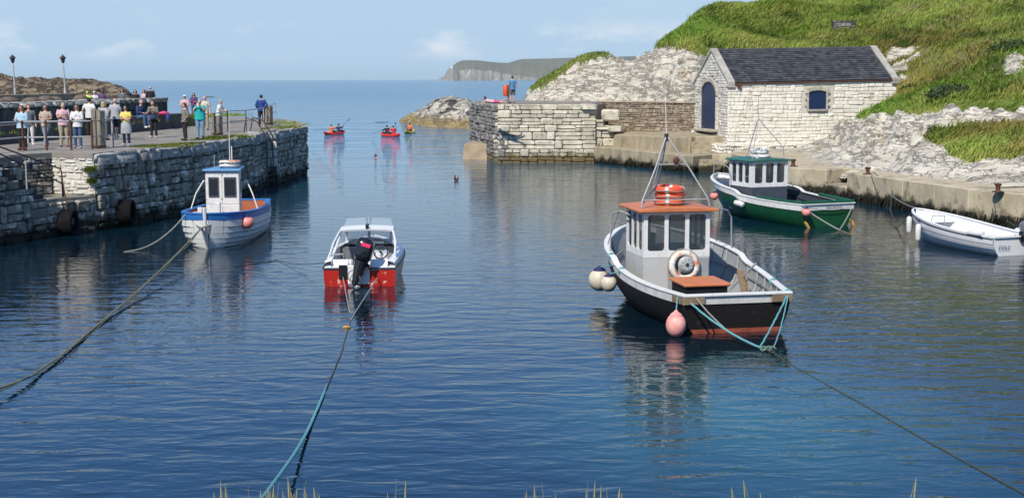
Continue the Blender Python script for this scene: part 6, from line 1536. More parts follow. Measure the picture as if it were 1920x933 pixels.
# ================================================================== PEOPLE
for nm, c in dict(skin=(.56, .33, .24), skin_tan=(.42, .23, .15)).items(): mat(nm, c, tuple(x*.92 for x in c), scale=8, rough=.55)
def cloth(nm, c, k=.75): mat('cloth_'+nm, c, tuple(x*k for x in c), scale=7, rough=.9, bump=.02, bscale=9)
for nm, c in dict(lightblue=(.38, .56, .68), black=(.018, .018, .02), white=(.72, .72, .71), beige=(.45, .36, .29), jean_light=(.20, .33, .48), pink=(.66, .42, .46), khaki=(.42, .35, .25), jean=(.06, .11, .22), grey=(.40, .42, .44),
                  greydark=(.14, .15, .16), yellow=(.76, .62, .16), navyt=(.018, .026, .07), navyj=(.03, .05, .13), taupe=(.20, .18, .15), purple=(.11, .06, .16), teal=(.01, .42, .40), cream=(.62, .57, .48), royal=(.02, .06, .25),
                  hivis=(.62, .80, .05), blueshirt=(.10, .26, .46), orange=(.80, .20, .05), red=(.65, .04, .05), shorts=(.13, .12, .11), magenta=(.70, .08, .20), brownred=(.2, .07, .05)).items(): cloth(nm, c)
for nm, c in dict(hair_red=(.19, .05, .025), hair_brown=(.10, .055, .03), hair_dark=(.018, .014, .012), hair_blond=(.50, .38, .20), hair_grey=(.42, .41, .39), hair_white=(.66, .64, .60)).items():
    mat(nm, c, tuple(x*.6 for x in c), scale=14, rough=.7, stretch=(1, 1, .3), bump=.01, bscale=20)
# joint positions for each pose (local: +Y is forwards, Z up, height 1.72)
def joints(pose):
    J = dict(pel=(0, 0, .95), sp=(0, .01, 1.10), ch=(0, .0, 1.30), nk=(0, -.01, 1.46), hd=(0, .015, 1.60),
             shL=(-.18, -.01, 1.40), shR=(.18, -.01, 1.40), elL=(-.235, -.03, 1.13), elR=(.235, -.03, 1.13), wrL=(-.25, .06, .90), wrR=(.25, .06, .90),
             hpL=(-.095, 0, .91), hpR=(.095, 0, .91), knL=(-.105, .02, .50), knR=(.105, .02, .50), anL=(-.11, -.01, .085), anR=(.11, -.01, .085), toL=(-.14, .14, .035), toR=(.14, .14, .035))
    U = {}
    if pose == 'phone': U = dict(elL=(-.22, .06, 1.14), elR=(.22, .06, 1.14), wrL=(-.06, .27, 1.24), wrR=(.06, .27, 1.24), hd=(0, .045, 1.59))
    if pose == 'photo': U = dict(elL=(-.26, .10, 1.20), elR=(.26, .10, 1.20), wrL=(-.07, .25, 1.44), wrR=(.07, .25, 1.44))
    if pose == 'pockets': U = dict(elL=(-.29, -.09, 1.16), elR=(.29, -.09, 1.16), wrL=(-.19, .05, .97), wrR=(.19, .05, .97))
    if pose == 'crossed': U = dict(elL=(-.23, .05, 1.15), elR=(.23, .05, 1.15), wrL=(.10, .19, 1.18), wrR=(-.10, .19, 1.13))
    if pose == 'walk': U = dict(knL=(-.09, .20, .53), anL=(-.09, .30, .12), toL=(-.10, .44, .07), knR=(.09, -.04, .50), anR=(.09, -.30, .16), toR=(.10, -.20, .05), elL=(-.23, -.14, 1.15), wrL=(-.24, -.12, .92), elR=(.23, .06, 1.14), wrR=(.23, .22, .97))
    if pose == 'rail': U = dict(ch=(0, .06, 1.29), nk=(0, .09, 1.44), hd=(0, .13, 1.57), shL=(-.17, .06, 1.38), shR=(.17, .06, 1.38), elL=(-.22, .20, 1.16), elR=(.22, .20, 1.16), wrL=(-.16, .42, 1.13), wrR=(.16, .42, 1.13))
    if pose == 'crosslegs': U = dict(knL=(.0, .05, .50), anL=(.06, .10, .085), toL=(.03, .25, .035), knR=(.06, .0, .50), anR=(-.04, -.04, .085), toR=(-.02, .11, .035), elL=(-.25, .04, 1.15), wrL=(-.09, .20, 1.13), elR=(.24, .02, 1.14), wrR=(.10, .20, 1.10))
    if pose == 'sit': U = dict(pel=(0, 0, .10), sp=(0, .0, .26), ch=(0, .04, .46), nk=(0, .07, .62), hd=(0, .11, .76), shL=(-.18, .05, .56), shR=(.18, .05, .56), elL=(-.24, .10, .30), elR=(.24, .10, .30), wrL=(-.10, .33, .26), wrR=(.10, .33, .26),
                           hpL=(-.095, .02, .08), hpR=(.095, .02, .08), knL=(-.12, .44, .08), knR=(.12, .44, .10), anL=(-.10, .50, -.34), anR=(.08, .42, -.36), toL=(-.11, .65, -.39), toR=(.09, .57, -.41))
    if pose == 'paddle': U = dict(pel=(0, 0, .10), sp=(0, .0, .26), ch=(0, .03, .46), nk=(0, .04, .62), hd=(0, .07, .76), shL=(-.18, .03, .56), shR=(.18, .03, .56), elL=(-.33, .18, .42), elR=(.33, .18, .46), wrL=(-.38, .38, .42), wrR=(.36, .36, .62),
                           hpL=(-.095, .02, .08), hpR=(.095, .02, .08), knL=(-.16, .40, .22), knR=(.16, .40, .22), anL=(-.12, .80, .06), anR=(.12, .80, .06), toL=(-.14, .86, .18), toR=(.14, .86, .18))
    if pose == 'swim': U = dict(pel=(0, -.62, -.42), sp=(0, -.42, -.30), ch=(0, -.20, -.14), nk=(0, -.06, -.02), hd=(0, .02, .11), shL=(-.18, -.10, -.06), shR=(.18, -.10, -.06), elL=(-.34, .12, -.10), elR=(.34, .12, -.10), wrL=(-.2, .34, -.08), wrR=(.2, .34, -.08),
                          hpL=(-.09, -.70, -.46), hpR=(.09, -.70, -.46), knL=(-.12, -1.05, -.60), knR=(.12, -1.05, -.60), anL=(-.12, -1.4, -.5), anR=(.12, -1.4, -.6), toL=(-.12, -1.5, -.52), toR=(.12, -1.5, -.62))
    if pose == 'lie': U = dict(pel=(0, 0, .12), sp=(0, .16, .13), ch=(0, .36, .15), nk=(0, .50, .22), hd=(0, .60, .32), shL=(-.18, .44, .17), shR=(.18, .44, .17), elL=(-.26, .50, .06), elR=(.26, .50, .06), wrL=(-.08, .70, .08), wrR=(.1, .68, .08),
                         hpL=(-.09, -.06, .11), hpR=(.09, -.06, .11), knL=(-.10, -.48, .10), knR=(.12, -.46, .10), anL=(-.10, -.88, .08), anR=(.16, -.84, .30), toL=(-.11, -1.0, .05), toR=(.18, -.95, .40))
    J.update(U); return {k: Vector(v) for k, v in J.items()}
def skin_mesh(pose):
    """one continuous body: neck, arms, hands with fingers, legs and feet, grown over a skeleton"""
    J = joints(pose); vs, es, rs = [], [], []
    def add(p, r, par=None):
        vs.append(tuple(p)); rs.append(r); k = len(vs)-1
        if par is not None: es.append((par, k))
        return k
    pel = add(J['pel'], .125); sp = add(J['sp'], .115, pel); ch = add(J['ch'], .125, sp); nk = add(J['nk'], .06, ch); add(J['hd']-Vector((0, .0, .06)), .055, nk)
    for s_ in 'LR':
        k = 1 if s_ == 'R' else -1
        h = add(J['hp'+s_], .09, pel); kn = add(J['kn'+s_], .06, h); m_ = add(J['kn'+s_].lerp(J['an'+s_], .35), .056, kn); an = add(J['an'+s_], .038, m_); to = add(J['to'+s_], .034, an)
        sh = add(J['sh'+s_], .058, ch); el = add(J['el'+s_], .042, sh); wr = add(J['wr'+s_], .027, el)
        d = (J['wr'+s_]-J['el'+s_]).normalized(); side = d.cross(Vector((0, 0, 1))); side = side.normalized() if side.length > .1 else Vector((0, 1, 0))
        pm = add(J['wr'+s_]+d*.055, .032, wr)
        down = side.cross(d).normalized()*(-1 if side.cross(d).z > 0 else 1)
        for f in range(4):
            o_ = side*((f-1.5)*.019); ln = (.060, .072, .068, .052)[f]
            a = add(J['wr'+s_]+d*.092+o_, .0095, pm); b = add(J['wr'+s_]+d*(.092+ln*.5)+o_+down*.008, .0085, a); add(J['wr'+s_]+d*(.092+ln*.85)+o_+down*.026, .0075, b)
        a = add(J['wr'+s_]+d*.05+side*.036*k, .011, pm); add(J['wr'+s_]+d*.085+side*.05*k+down*.01, .009, a)
    me = bpy.data.meshes.new('body'); me.from_pydata(vs, es, []); o = bpy.data.objects.new('tmp_body', me); COL.objects.link(o)
    o.modifiers.new('s', 'SKIN'); sk = me.skin_vertices[0].data
    for i, r in enumerate(rs): sk[i].radius = (r, r)
    sk[0].use_root = True
    ss = o.modifiers.new('u', 'SUBSURF'); ss.levels = 1
    return o, J
POSES = ['stand', 'phone', 'photo', 'pockets', 'crossed', 'walk', 'rail', 'crosslegs', 'sit', 'paddle', 'swim', 'lie']
tmp = {p: skin_mesh(p) for p in POSES}; bpy.context.view_layer.update(); dg = bpy.context.evaluated_depsgraph_get(); BODY = {}
def head_mb(J, mb):
    hd, nk = J['hd'], J['nk']
    def fn(d):
        q = 1.0
        if d.z < 0: q *= 1-.20*abs(d.z)*(1 if d.y > -.2 else 1.1)       # narrow to the chin
        return q
    hv = MB().ell((0, 0, 0), (.076, .096, .118), 18, 14, fn=fn); V_ = []
    for x, y, z in hv.v:
        if y > .06 and abs(x) < .02 and -.045 < z < .015: y += .022*(1-abs(x)/.02)*(1-max(0, z+.015)/.03 if z > -.015 else .8)    # nose
        if y > .05 and .01 < z < .035 and .015 < abs(x) < .045: y -= .008                                    # eye sockets
        if y > .05 and -.075 < z < -.055: y += .004                                                   # lips
        V_.append((x, y, z))
    tilt = Matrix.Rotation(-.35 if hd.y-nk.y > .03 else 0, 3, 'X')
    mb.add([tilt @ Vector(p)+hd for p in V_], hv.f)
    for s_ in (-1, 1): mb.ell(hd+Vector((s_*.078, -.005, -.005)), (.012, .02, .03), 6, 5)
for p, (o, J) in tmp.items():
    me = bpy.data.meshes.new_from_object(o.evaluated_get(dg)); m = MB()
    m.v = [tuple(v.co) for v in me.vertices]; m.f = [tuple(q.vertices) for q in me.polygons]; head_mb(J, m)
    b = bpy.data.meshes.new('body'); b.from_pydata(m.v, [], m.f); b.polygons.foreach_set('use_smooth', [True]*len(b.polygons)); BODY[p] = (b, J)
for p, (o, J) in tmp.items(): bpy.data.objects.remove(o)
def oval(c, rx, ry, n=14, fwd=Vector((0, 1, 0)), ax=None):
    c = Vector(c); ax = Vector(ax).normalized() if ax is not None else Vector((0, 0, 1)); f = (fwd-ax*fwd.dot(ax)).normalized(); r = f.cross(ax)
    return [c+r*(rx*math.cos(2*math.pi*k/n))+f*(ry*math.sin(2*math.pi*k/n)) for k in range(n)]
def torso(J, g=1.0, hem=.0, loose=0.0, bust=0.0):
    ax = (J['ch']-J['pel']).normalized(); m = MB(); L_ = []; b = J['pel']; fw_ = Vector((0, 1, 0)) if abs(ax.y) < .7 else Vector((0, 0, 1))
    tot = (J['nk']-J['pel']).length; nax = (J['nk']-J['ch']).normalized()
    spec = [(-hem, .172, .128), (0, .168, .122), (.14, .150+.02*loose, .110), (.26, .165, .118+bust), (.36, .185, .122+bust*.6), (.43, .17, .105), (.475, .10, .078), (.50, .065, .062)]
    for h, rx, ry in spec:
        c = b+ax*h if h < .36 else J['ch']+nax*(h-.35) if (J['ch']-b).length < h+.02 else b+ax*h
        lo = 1+loose*(.35 if h < .2 else .12)
        L_.append(oval(c, rx*g*lo+.008, ry*g*lo+.008, 16, fw_, ax))
    return m.rings(L_)
def limb(m, pts, rs, n=10):
    m.tube(pts, rs, n); return m
HAIRFN = lambda k: (lambda d: 1+.06*float(vnoise(d.x*4+k, d.y*4, d.z*4, 3)))
def person(loc, face, pose, label, top, bottom, hair='hair_brown', style='short', h=1.70, g=1.0, sleeve='short', legs='trousers', shoe='cloth_black', group=None, skin='skin', loose=.15, bust=0.0, hem=.10, extras=(), topmat=None):
    """face: heading in degrees, 0 looks away from the camera, 180 towards it, 90 to the left"""
    root = empty('person', loc, math.radians(face), label, 'person', group); k = h/1.72; root.scale = (k, k, k)
    me, J = BODY[pose]
    if skin not in [m.name for m in me.materials if m]:
        me = me.copy(); me.materials.clear(); me.materials.append(MATS[skin])
    b = bpy.data.objects.new('body', me); link(b, root)
    m = torso(J, g, hem, loose, bust); T = topmat or 'cloth_'+top
    for s_ in 'LR':
        sh, el, wr = J['sh'+s_], J['el'+s_], J['wr'+s_]; inn = J['ch'].lerp(sh, .55)
        if sleeve == 'none': limb(m, [inn, sh], [.07*g, .066])
        elif sleeve == 'short': limb(m, [inn, sh, sh.lerp(el, .35), sh.lerp(el, .62)], [.075*g, .074, .068, .068])
        else: limb(m, [inn, sh, sh.lerp(el, .5), el, el.lerp(wr, .5), el.lerp(wr, .93)], [.078*g, .075+.01*loose, .066+.015*loose, .060+.02*loose, .054+.02*loose, .042+.012*loose])
    if pose != 'swim': m.build('top', T, root, smooth=60)
    if bottom:
        m = MB(); B_ = 'cloth_'+bottom
        axd = (J['sp']-J['pel']).normalized(); fwd_ = Vector((0, 1, 0)) if abs(axd.y) < .7 else Vector((0, 0, 1))
        m.rings([oval(J['pel']+axd*q, rx*g, ry*g, 14, fwd_, axd) for q, rx, ry in ((.10, .155, .115), (.02, .172, .125), (-.06, .170, .125), (-.10, .12, .09))])
        for s_ in 'LR':
            hp_, kn, an = J['hp'+s_], J['kn'+s_], J['an'+s_]
            if legs == 'shorts': limb(m, [hp_, hp_.lerp(kn, .5), hp_.lerp(kn, .95)], [.098*g, .094*g, .085])
            elif legs == 'crop': limb(m, [hp_, hp_.lerp(kn, .5), kn, kn.lerp(an, .45)], [.098*g, .088*g, .070, .062])
            else: limb(m, [hp_, hp_.lerp(kn, .5), kn, kn.lerp(an, .5), kn.lerp(an, .97)], [.098*g, .090*g, .070, .064, .058])
        m.build('trousers' if legs != 'shorts' else 'shorts', B_, root, smooth=60)
    if shoe and pose not in ('swim', 'lie'):
        for s_ in 'LR':
            a, t = J['an'+s_], J['to'+s_]; d = (t-a); d.z *= .4; d.normalize(); bz = a.lerp(t, .45); bz.z = min(a.z, t.z)+.0
            MB().ell(bz+Vector((0, 0, .012)), (.045, .135, .048), 12, 7, rot=Matrix.Rotation(math.atan2(-d.x, d.y), 3, 'Z')).build('shoe', shoe, root)
    # hair
    hd = J['hd']; H_ = MB(); r_ = HAIRFN(len(label))
    if style in ('short', 'long', 'bob', 'tied'):
        q = MB().ell((0, -.018, .022), (.088, .104, .112), 14, 10, fn=r_); keep_ = []
        H_.add([Vector(p)+hd for p in q.v], [f for f in q.f if not (sum(q.v[i][1] for i in f)/len(f) > .035 and sum(q.v[i][2] for i in f)/len(f) < .055) and not (style == 'short' and sum(q.v[i][2] for i in f)/len(f) < -.045)])
    if style in ('long', 'bob'):
        ln = .30 if style == 'long' else .13
        rr = []
        for i in range(6):
            t = i/5; rr.append([hd+Vector((.088*(1+.18*t)*math.cos(a), -.035-.02*t+.085*(1-.2*t)*math.sin(a), .02-ln*t)) for a in [math.pi*(1.03+.94*j/9)-.0 for j in range(10)]]+[hd+Vector((.070*(1+.18*t)*math.cos(a), -.035-.02*t+.060*(1-.2*t)*math.sin(a), .02-ln*t)) for a in [math.pi*(1.97-.94*j/9) for j in range(10)]])
        H_.rings(rr)
        for s_ in (-1, 1): H_.tube([hd+Vector((s_*.075, .03, .05)), hd+Vector((s_*.09, .035, -.05)), hd+Vector((s_*.10, .03, -ln*.85))], [.028, .03, .018], 7)
    if style == 'tied': H_.ell(hd+Vector((0, -.12, .04)), .045, 8, 6)
    if style == 'scant': H_.ell(hd+Vector((0, -.03, -.005)), (.083, .085, .07), 12, 8)
    if style in ('cap', 'hat', 'hood'):
        q = MB().ell((0, -.012, .04), (.088, .104, .095), 14, 10)
        H_.add([Vector(p)+hd for p in q.v], [f for f in q.f if sum(q.v[i][2] for i in f)/len(f) > .03 or (style == 'hood' and sum(q.v[i][1] for i in f)/len(f) < .0)])
        if style == 'cap': H_.ell(hd+Vector((0, .10, .055)), (.06, .07, .012), 10, 6)
        if style == 'hood': H_.ell(hd+Vector((0, -.06, -.10)), (.12, .10, .10), 10, 7)
    if H_.v: H_.build({'cap': 'cap', 'hat': 'hat', 'hood': 'hood'}.get(style, 'hair'), hair, root, smooth=60)
    for nm, mt, fn in extras:
        e = MB(); fn(e, J); e.build(nm, mt, root, smooth=50)
    return root
# little things people carry (parts of their outfit) -------------------------------------------------
glasses = lambda e, J: (e.box(J['hd']+Vector((-.032, .098, .018)), (.046, .012, .032)), e.box(J['hd']+Vector((.032, .098, .018)), (.046, .012, .032)), e.box(J['hd']+Vector((0, .10, .022)), (.03, .008, .008)))
phone_ = lambda e, J: e.box((J['wrL']+J['wrR'])/2+Vector((0, .09, .05)), (.08, .012, .15))
strap = lambda e, J: e.tube([J['shL']+Vector((.06, .04, .06)), J['ch']+Vector((-.02, .15, .0)), J['sp']+Vector((.12, .15, .02)), J['pel']+Vector((.19, .08, .02))], .014, 6)
bag = lambda e, J: e.ell(J['pel']+Vector((.21, .06, .02)), (.07, .12, .13), 12, 8)
bagL = lambda e, J: e.ell(J['pel']+Vector((-.03, .19, .02)), (.16, .08, .13), 12, 8)
waist = lambda e, J: (e.rings([oval(J['pel']+Vector((0, 0, z)), rx, ry, 14) for z, rx, ry in ((.08, .175, .135), (0, .21, .16), (-.2, .24, .18), (-.42, .25, .15))]), )
back = lambda e, J: e.ell(J['ch']+Vector((0, -.18, -.08)), (.15, .09, .21), 12, 9)
gp = 'visitors on the pier'
def Pg(px, py, z=ZD+.03): return G(px, py, z)
person(Pg(44, 281.5), 170, 'crossed', 'woman with long red hair, pale blue loose top and black trousers at the railing', 'lightblue', 'black', 'hair_red', 'long', 1.66, 1.06, 'long', shoe='cloth_brownred', group=gp, loose=.55, bust=.025, extras=[('sunglasses', 'cloth_black', glasses)])
person(Pg(57, 272.5), 200, 'stand', 'person in white trousers and dark top half hidden behind the red haired woman', 'greydark', 'white', 'hair_brown', 'short', 1.64, 1.0, 'long', shoe='cloth_white', group=gp, extras=[('shoulder_bag', 'cloth_grey', bag)])
person(Pg(88, 274.5), 182, 'crosslegs', 'woman in beige top and light jeans standing with crossed legs behind the railing', 'beige', 'jean_light', 'hair_brown', 'bob', 1.62, 1.05, 'short', shoe='skin', group=gp, loose=.3, bust=.03, extras=[('sunglasses', 'cloth_black', glasses)])
person(Pg(121, 275.5), 205, 'phone', 'man in pink shirt and khaki trousers looking down behind the railing', 'pink', 'khaki', 'hair_grey', 'scant', 1.72, 1.14, 'short', shoe='cloth_brownred', group=gp)
person(Pg(147, 278), 178, 'crossed', 'woman in white jacket with black cross-body strap and blue jeans', 'white', 'jean', 'hair_brown', 'bob', 1.66, 1.04, 'long', shoe='cloth_grey', group=gp, loose=.4, bust=.02, extras=[('bag_strap', 'cloth_black', strap), ('shoulder_bag', 'cloth_black', bag), ('sunglasses', 'cloth_black', glasses)])
person(Pg(170, 257.5), 352, 'pockets', 'man in white t-shirt and dark trousers seen from behind, left of the timber post', 'white', 'black', 'hair_dark', 'short', 1.80, 1.05, 'short', group=gp)
person(Pg(196, 263), 340, 'pockets', 'blond woman in grey hooded top behind the tall timber post', 'grey', 'greydark', 'hair_blond', 'bob', 1.66, 1.02, 'long', group=gp, loose=.3)
person(Pg(218, 261.5), 350, 'walk', 'big man in grey t-shirt and black shorts walking away', 'grey', 'black', 'hair_grey', 'scant', 1.80, 1.16, 'short', 'shorts', group=gp, shoe='cloth_white')
person(Pg(238, 273), 172, 'crossed', 'woman in yellow t-shirt with a grey cardigan tied round her waist', 'yellow', 'navyt', 'hair_dark', 'bob', 1.58, 1.02, 'short', shoe='cloth_white', group=gp, bust=.02, extras=[('tied_cardigan', 'cloth_grey', waist), ('sunglasses', 'cloth_black', glasses)])
sp_ = G(264, 222, ZD+.80); person(Vector((sp_.x, sp_.y-.1, ZD+.80)), 235, 'sit', 'grey haired person in navy jacket and jeans sitting on the low wall', 'navyj', 'jean', 'hair_grey', 'short', 1.72, 1.1, 'long', shoe='cloth_white', group=gp)
person(Pg(289, 258.5), 175, 'phone', 'woman in patterned grey jacket with navy bag and black trousers by the low wall', 'taupe', 'black', 'hair_brown', 'bob', 1.66, 1.04, 'long', shoe='cloth_white', group=gp, loose=.5, topmat='scarf_knit' if 0 else None, extras=[('shoulder_bag', 'cloth_navyj', bagL), ('phone', 'cloth_black', phone_)])
person(Pg(348, 263.5), 120, 'pockets', 'dark haired woman in taupe jacket and black trousers facing left', 'taupe', 'black', 'hair_dark', 'short', 1.60, 1.0, 'long', group=gp, loose=.4, extras=[('shoulder_bag', 'cloth_black', bag)])
person(Pg(348, 236), 178, 'crossed', 'person in pink shirt and white cap behind the woman in taupe', 'pink', 'greydark', 'cloth_white', 'cap', 1.74, 1.0, 'long', group=gp)
person(Pg(364.5, 221.5), 182, 'crossed', 'woman in purple scarf and jeans with a dark hood, standing furthest back', 'purple', 'jean', 'hair_dark', 'long', 1.70, 1.05, 'long', group=gp, loose=.5, extras=[('scarf', 'cloth_magenta', lambda e, J: e.tube([J['sp']+Vector((-.2, .05, 0)), J['sp']+Vector((0, .17, -.03)), J['sp']+Vector((.2, .05, 0))], .035, 6))])
person(Pg(385.5, 244), 180, 'stand', 'white haired man in cream shirt behind the man in teal', 'cream', 'khaki', 'hair_white', 'scant', 1.76, 1.0, 'short', group=gp)
person(Pg(376.5, 261), 178, 'photo', 'large bald man in teal t-shirt and jeans raising a phone', 'teal', 'jean_light', 'hair_grey', None, 1.74, 1.32, 'short', group=gp, extras=[('phone', 'cloth_white', phone_)])
person(Pg(411, 247.5), 262, 'rail', 'grey haired person in white top and navy trousers leaning on the rail', 'white', 'navyt', 'hair_grey', 'hat', 1.62, 1.0, 'short', shoe='cloth_white', group=gp, loose=.3)
person(Pg(491, 237.5), 15, 'pockets', 'man in navy blue jacket and black trousers alone at the pier tip', 'royal', 'black', 'hair_dark', 'short', 1.76, 1.12, 'long', group=gp)
# heads and shoulders behind the upper wall
gp2 = 'visitors on the far side of the upper wall'
def Pf(px, ytop, d, h, sit=0): p = D(px, ytop, d); return Vector((p.x, d, p.z-(h*(.90/1.72) if sit else h)))
for px, yt, d, hh_, fc, top, hair, st_, lab in [(163.5, 171.5, 84, 1.6, 0, 'hivis', 'cloth_hivis', 'cap', 'person in a yellow green cap showing above the parapet, leftmost of the heads'),
        (176.5, 171, 84.5, 1.65, 10, 'white', 'cloth_white', 'cap', 'person in a white cap showing above the parapet'), (184.5, 167, 85, 1.72, 0, 'navyj', 'hair_dark', 'short', 'dark haired person in navy showing above the parapet'),
        (192, 168.5, 84.4, 1.68, 20, 'purple', 'hair_brown', 'bob', 'person in purple right of the navy one above the parapet'), (229, 167, 84, 1.62, 170, 'greydark', 'hair_dark', 'bob', 'dark haired person sitting low above the wall, left of three on the right'),
        (253.5, 168.5, 84, 1.7, 185, 'black', 'hair_dark', 'bob', 'person in black in the middle of three on the right above the wall'), (270, 168.5, 83.5, 1.62, 150, 'pink', 'hair_brown', 'bob', 'person in pink left of the man in the black jacket'),
        (281.5, 161.5, 82.5, 1.78, 5, 'black', 'hair_grey', 'scant', 'broad man in black jacket seen from behind above the wall end')]:
    person(Pf(px, yt, d, hh_), fc, 'stand', lab, top, 'black', hair, st_, hh_, 1.15, 'long', group=gp2)
# things left on the low wall
o = MB().ell((0, 0, 0), (.42, .26, .12), 16, 9, fn=lambda d: 1+.25*float(fbm(d.x*3, d.y*3, d.z*3, 3, 12))).build('folded_jacket', 'cloth_magenta', None, loc=G(307, 213, ZD+.86), rz=1.4, smooth=60); tag(o, 'bright pink jacket lying on the low wall', 'jacket')
o = MB().ell((0, 0, 0), (.12, .14, .19), 12, 9, fn=lambda d: 1+.2*float(fbm(d.x*3, d.y*3, d.z*3, 3, 13))).build('rucksack', 'cloth_royal', None, loc=G(316, 217, ZD+.75)+Vector((.1, -.5, -.1)), smooth=60); tag(o, 'small blue rucksack hanging beside the pink jacket', 'bag')
# right pier: man with the lifebuoy post, sunbather
person(G(961, 193.5, ZR+.06), 20, 'pockets', 'man in blue shirt and grey shorts on the ashlar pier looking out to sea', 'blueshirt', 'shorts', 'hair_brown', 'short', 1.76, 1.05, 'short', 'shorts', group=None)
t = empty('lifebuoy_post', G(951.5, 193.5, ZR+.06), 0, 'grey post with an orange lifebuoy case standing beside the man in blue', 'post')
MB().box((.05, .03, .62), (.14, .12, 1.24)).build('post', 'timber_post', t, bevel=.01)
MB().tube([(-.12, -.06, .45), (-.12, -.06, .55), (-.12, -.06, 1.05), (-.12, -.06, 1.15)], [.12, .17, .17, .12], 14).build('lifebuoy_case', 'life_orange', t)
person(G(925, 194, ZR+.1), 70, 'lie', 'sunbather in pink lying on top of the ashlar pier', 'pink', 'magenta', 'hair_dark', 'short', 1.65, 1.0, 'none', 'shorts', shoe=None)
# ---- kayaks
paint('kayak_red', (.72, .03, .02), rough=.35); paint('kayak_yellow', (.62, .42, .03), rough=.35)
def kayak(loc, yaw, ln, m, label):
    root = empty('kayak', loc, math.radians(yaw), label, 'kayak', 'kayaks crossing the harbour mouth')
    R = []
    for i in range(21):
        u = -1+2*i/20; w = .40*max(0, 1-abs(u)**2.6)**.8+.01; zt = .20+.16*abs(u)**2.4; zb = -.12+.28*abs(u)**4
        ring = []
        for a in range(14):
            an = 2*math.pi*a/14; s_ = math.sin(an); z = (zt+zb)/2+(zt-zb)/2*s_
            ring.append(Vector((w*math.cos(an)*(1 if s_ < 0 else 1-.25*s_), u*ln/2, z-(.10*(1-abs(u)**4) if s_ > .8 else 0))))
        R.append(ring)
    MB().rings(R).build('kayak_hull', m, root)
    return root
def paddle(root_loc, yaw, a, b, label, group='paddles held by the kayakers'):
    t = empty('paddle', root_loc, math.radians(yaw), label, 'paddle', group); a, b = Vector(a), Vector(b)
    MB().tube([a, b], .016, 6).build('shaft', 'black_iron', t); d = (b-a).normalized()
    for p, k in ((a, -1), (b, 1)): MB().ell(p+d*k*.16, (.085, .02, .2), 10, 7, rot=d.to_track_quat('Z', 'Y').to_matrix()).build('blade', 'engine_black', t)
k1 = G(627, 251.5, 0); kayak(k1, 331, 3.5, 'kayak_red', 'left red kayak carrying two paddlers')
def off(yaw, y, x=0, z=.12): R = Matrix.Rotation(math.radians(yaw), 3, 'Z'); return R @ Vector((x, y, z))
person(k1+off(331, -.55), 331, 'paddle', 'paddler in orange life jacket in the left red kayak, front seat', 'orange', 'black', 'hair_brown', 'short', 1.65, 1.15, 'long', shoe=None)
person(k1+off(331, .65), 331, 'paddle', 'paddler in navy in the left red kayak raising a paddle', 'navyj', 'black', 'hair_dark', 'short', 1.72, 1.1, 'long', shoe=None)
paddle(k1+off(331, -.55), 331, (-1.0, -1.2, .25), (.9, -.4, .5), 'dark paddle dipping left from the left red kayak'); paddle(k1+off(331, .65), 331, (-.4, .5, .2), (.75, .55, 1.15), 'dark paddle raised above the left red kayak')
k2 = G(732, 255, 0); kayak(k2, 37, 3.5, 'kayak_red', 'middle red kayak carrying two paddlers')
person(k2+off(37, .55), 37, 'paddle', 'paddler in black in the middle red kayak', 'black', 'black', 'hair_dark', 'short', 1.72, 1.1, 'long', shoe=None)
person(k2+off(37, -.60), 37, 'paddle', 'paddler in red life jacket in the middle red kayak', 'red', 'black', 'hair_dark', 'short', 1.72, 1.15, 'long', shoe=None)
paddle(k2+off(37, .55), 37, (-.3, 1.8, .1), (.3, .2, .55), 'dark paddle reaching left of the middle red kayak'); paddle(k2+off(37, -.6), 37, (.9, 1.1, 1.0), (-.5, -1.4, .0), 'long dark paddle slanting across the middle red kayak')
k3 = G(769, 249, 0); kayak(k3, 168, 3.0, 'kayak_yellow', 'small yellow kayak near the sea rock'); person(k3+off(168, 0), 168, 'paddle', 'paddler in orange life jacket in the yellow kayak', 'orange', 'black', 'hair_dark', 'cap', 1.7, 1.1, 'long', shoe=None)
# ---- swimmers
person(G(704, 296, .0)+Vector((0, 0, .03)), 75, 'swim', 'red faced swimmer with only the head above water, left of the other', 'black', None, 'hair_brown', 'short', 1.75, 1, 'none', shoe=None, skin='skin_tan')
person(G(855, 338, .0)+Vector((0, 0, .03)), 215, 'swim', 'dark haired swimmer nearer the camera in mid harbour', 'black', None, 'hair_dark', 'bob', 1.75, 1, 'none', shoe=None)

# ================================================================== NEAR BANK with grass tips
def bank(X, Y): return 3.15-.06*(Y-1.0)-np.clip(Y-4.4, 0, 5)**1.6*1.6+fbm(X*.9, Y*.9, 0, 3, 90)*.14+np.where(Y < 1, (1-Y)*.08, 0)
heightpatch('grassy_bank', -12, 12, -3, 7.2, .2, bank, 'turf_ground', None, 1)['kind'] = 'structure'
r = np.random.default_rng(5); n = 2600; bx = r.uniform(-5, 5, n); by = r.uniform(2.4, 4.8, n); base = np.stack([bx, by, bank(bx, by)], -1)
tone_b = lambda b, rr: np.stack([1.5+rr.uniform(-.4, .5, len(b)), 1.3+rr.uniform(-.3, .3, len(b)), 1.3+rr.uniform(-.3, .5, len(b))], -1)
blades('bank_grass', base, .10, .24, 5, .05, 'grass_blade', lean=(.1, .1), seed=9, width=.0022, tones=tone_b)
mat('seed_grass', (.34, .30, .16), (.22, .22, .10), scale=30, rough=.9)
gr_ = MB(); rr = random.Random(12)
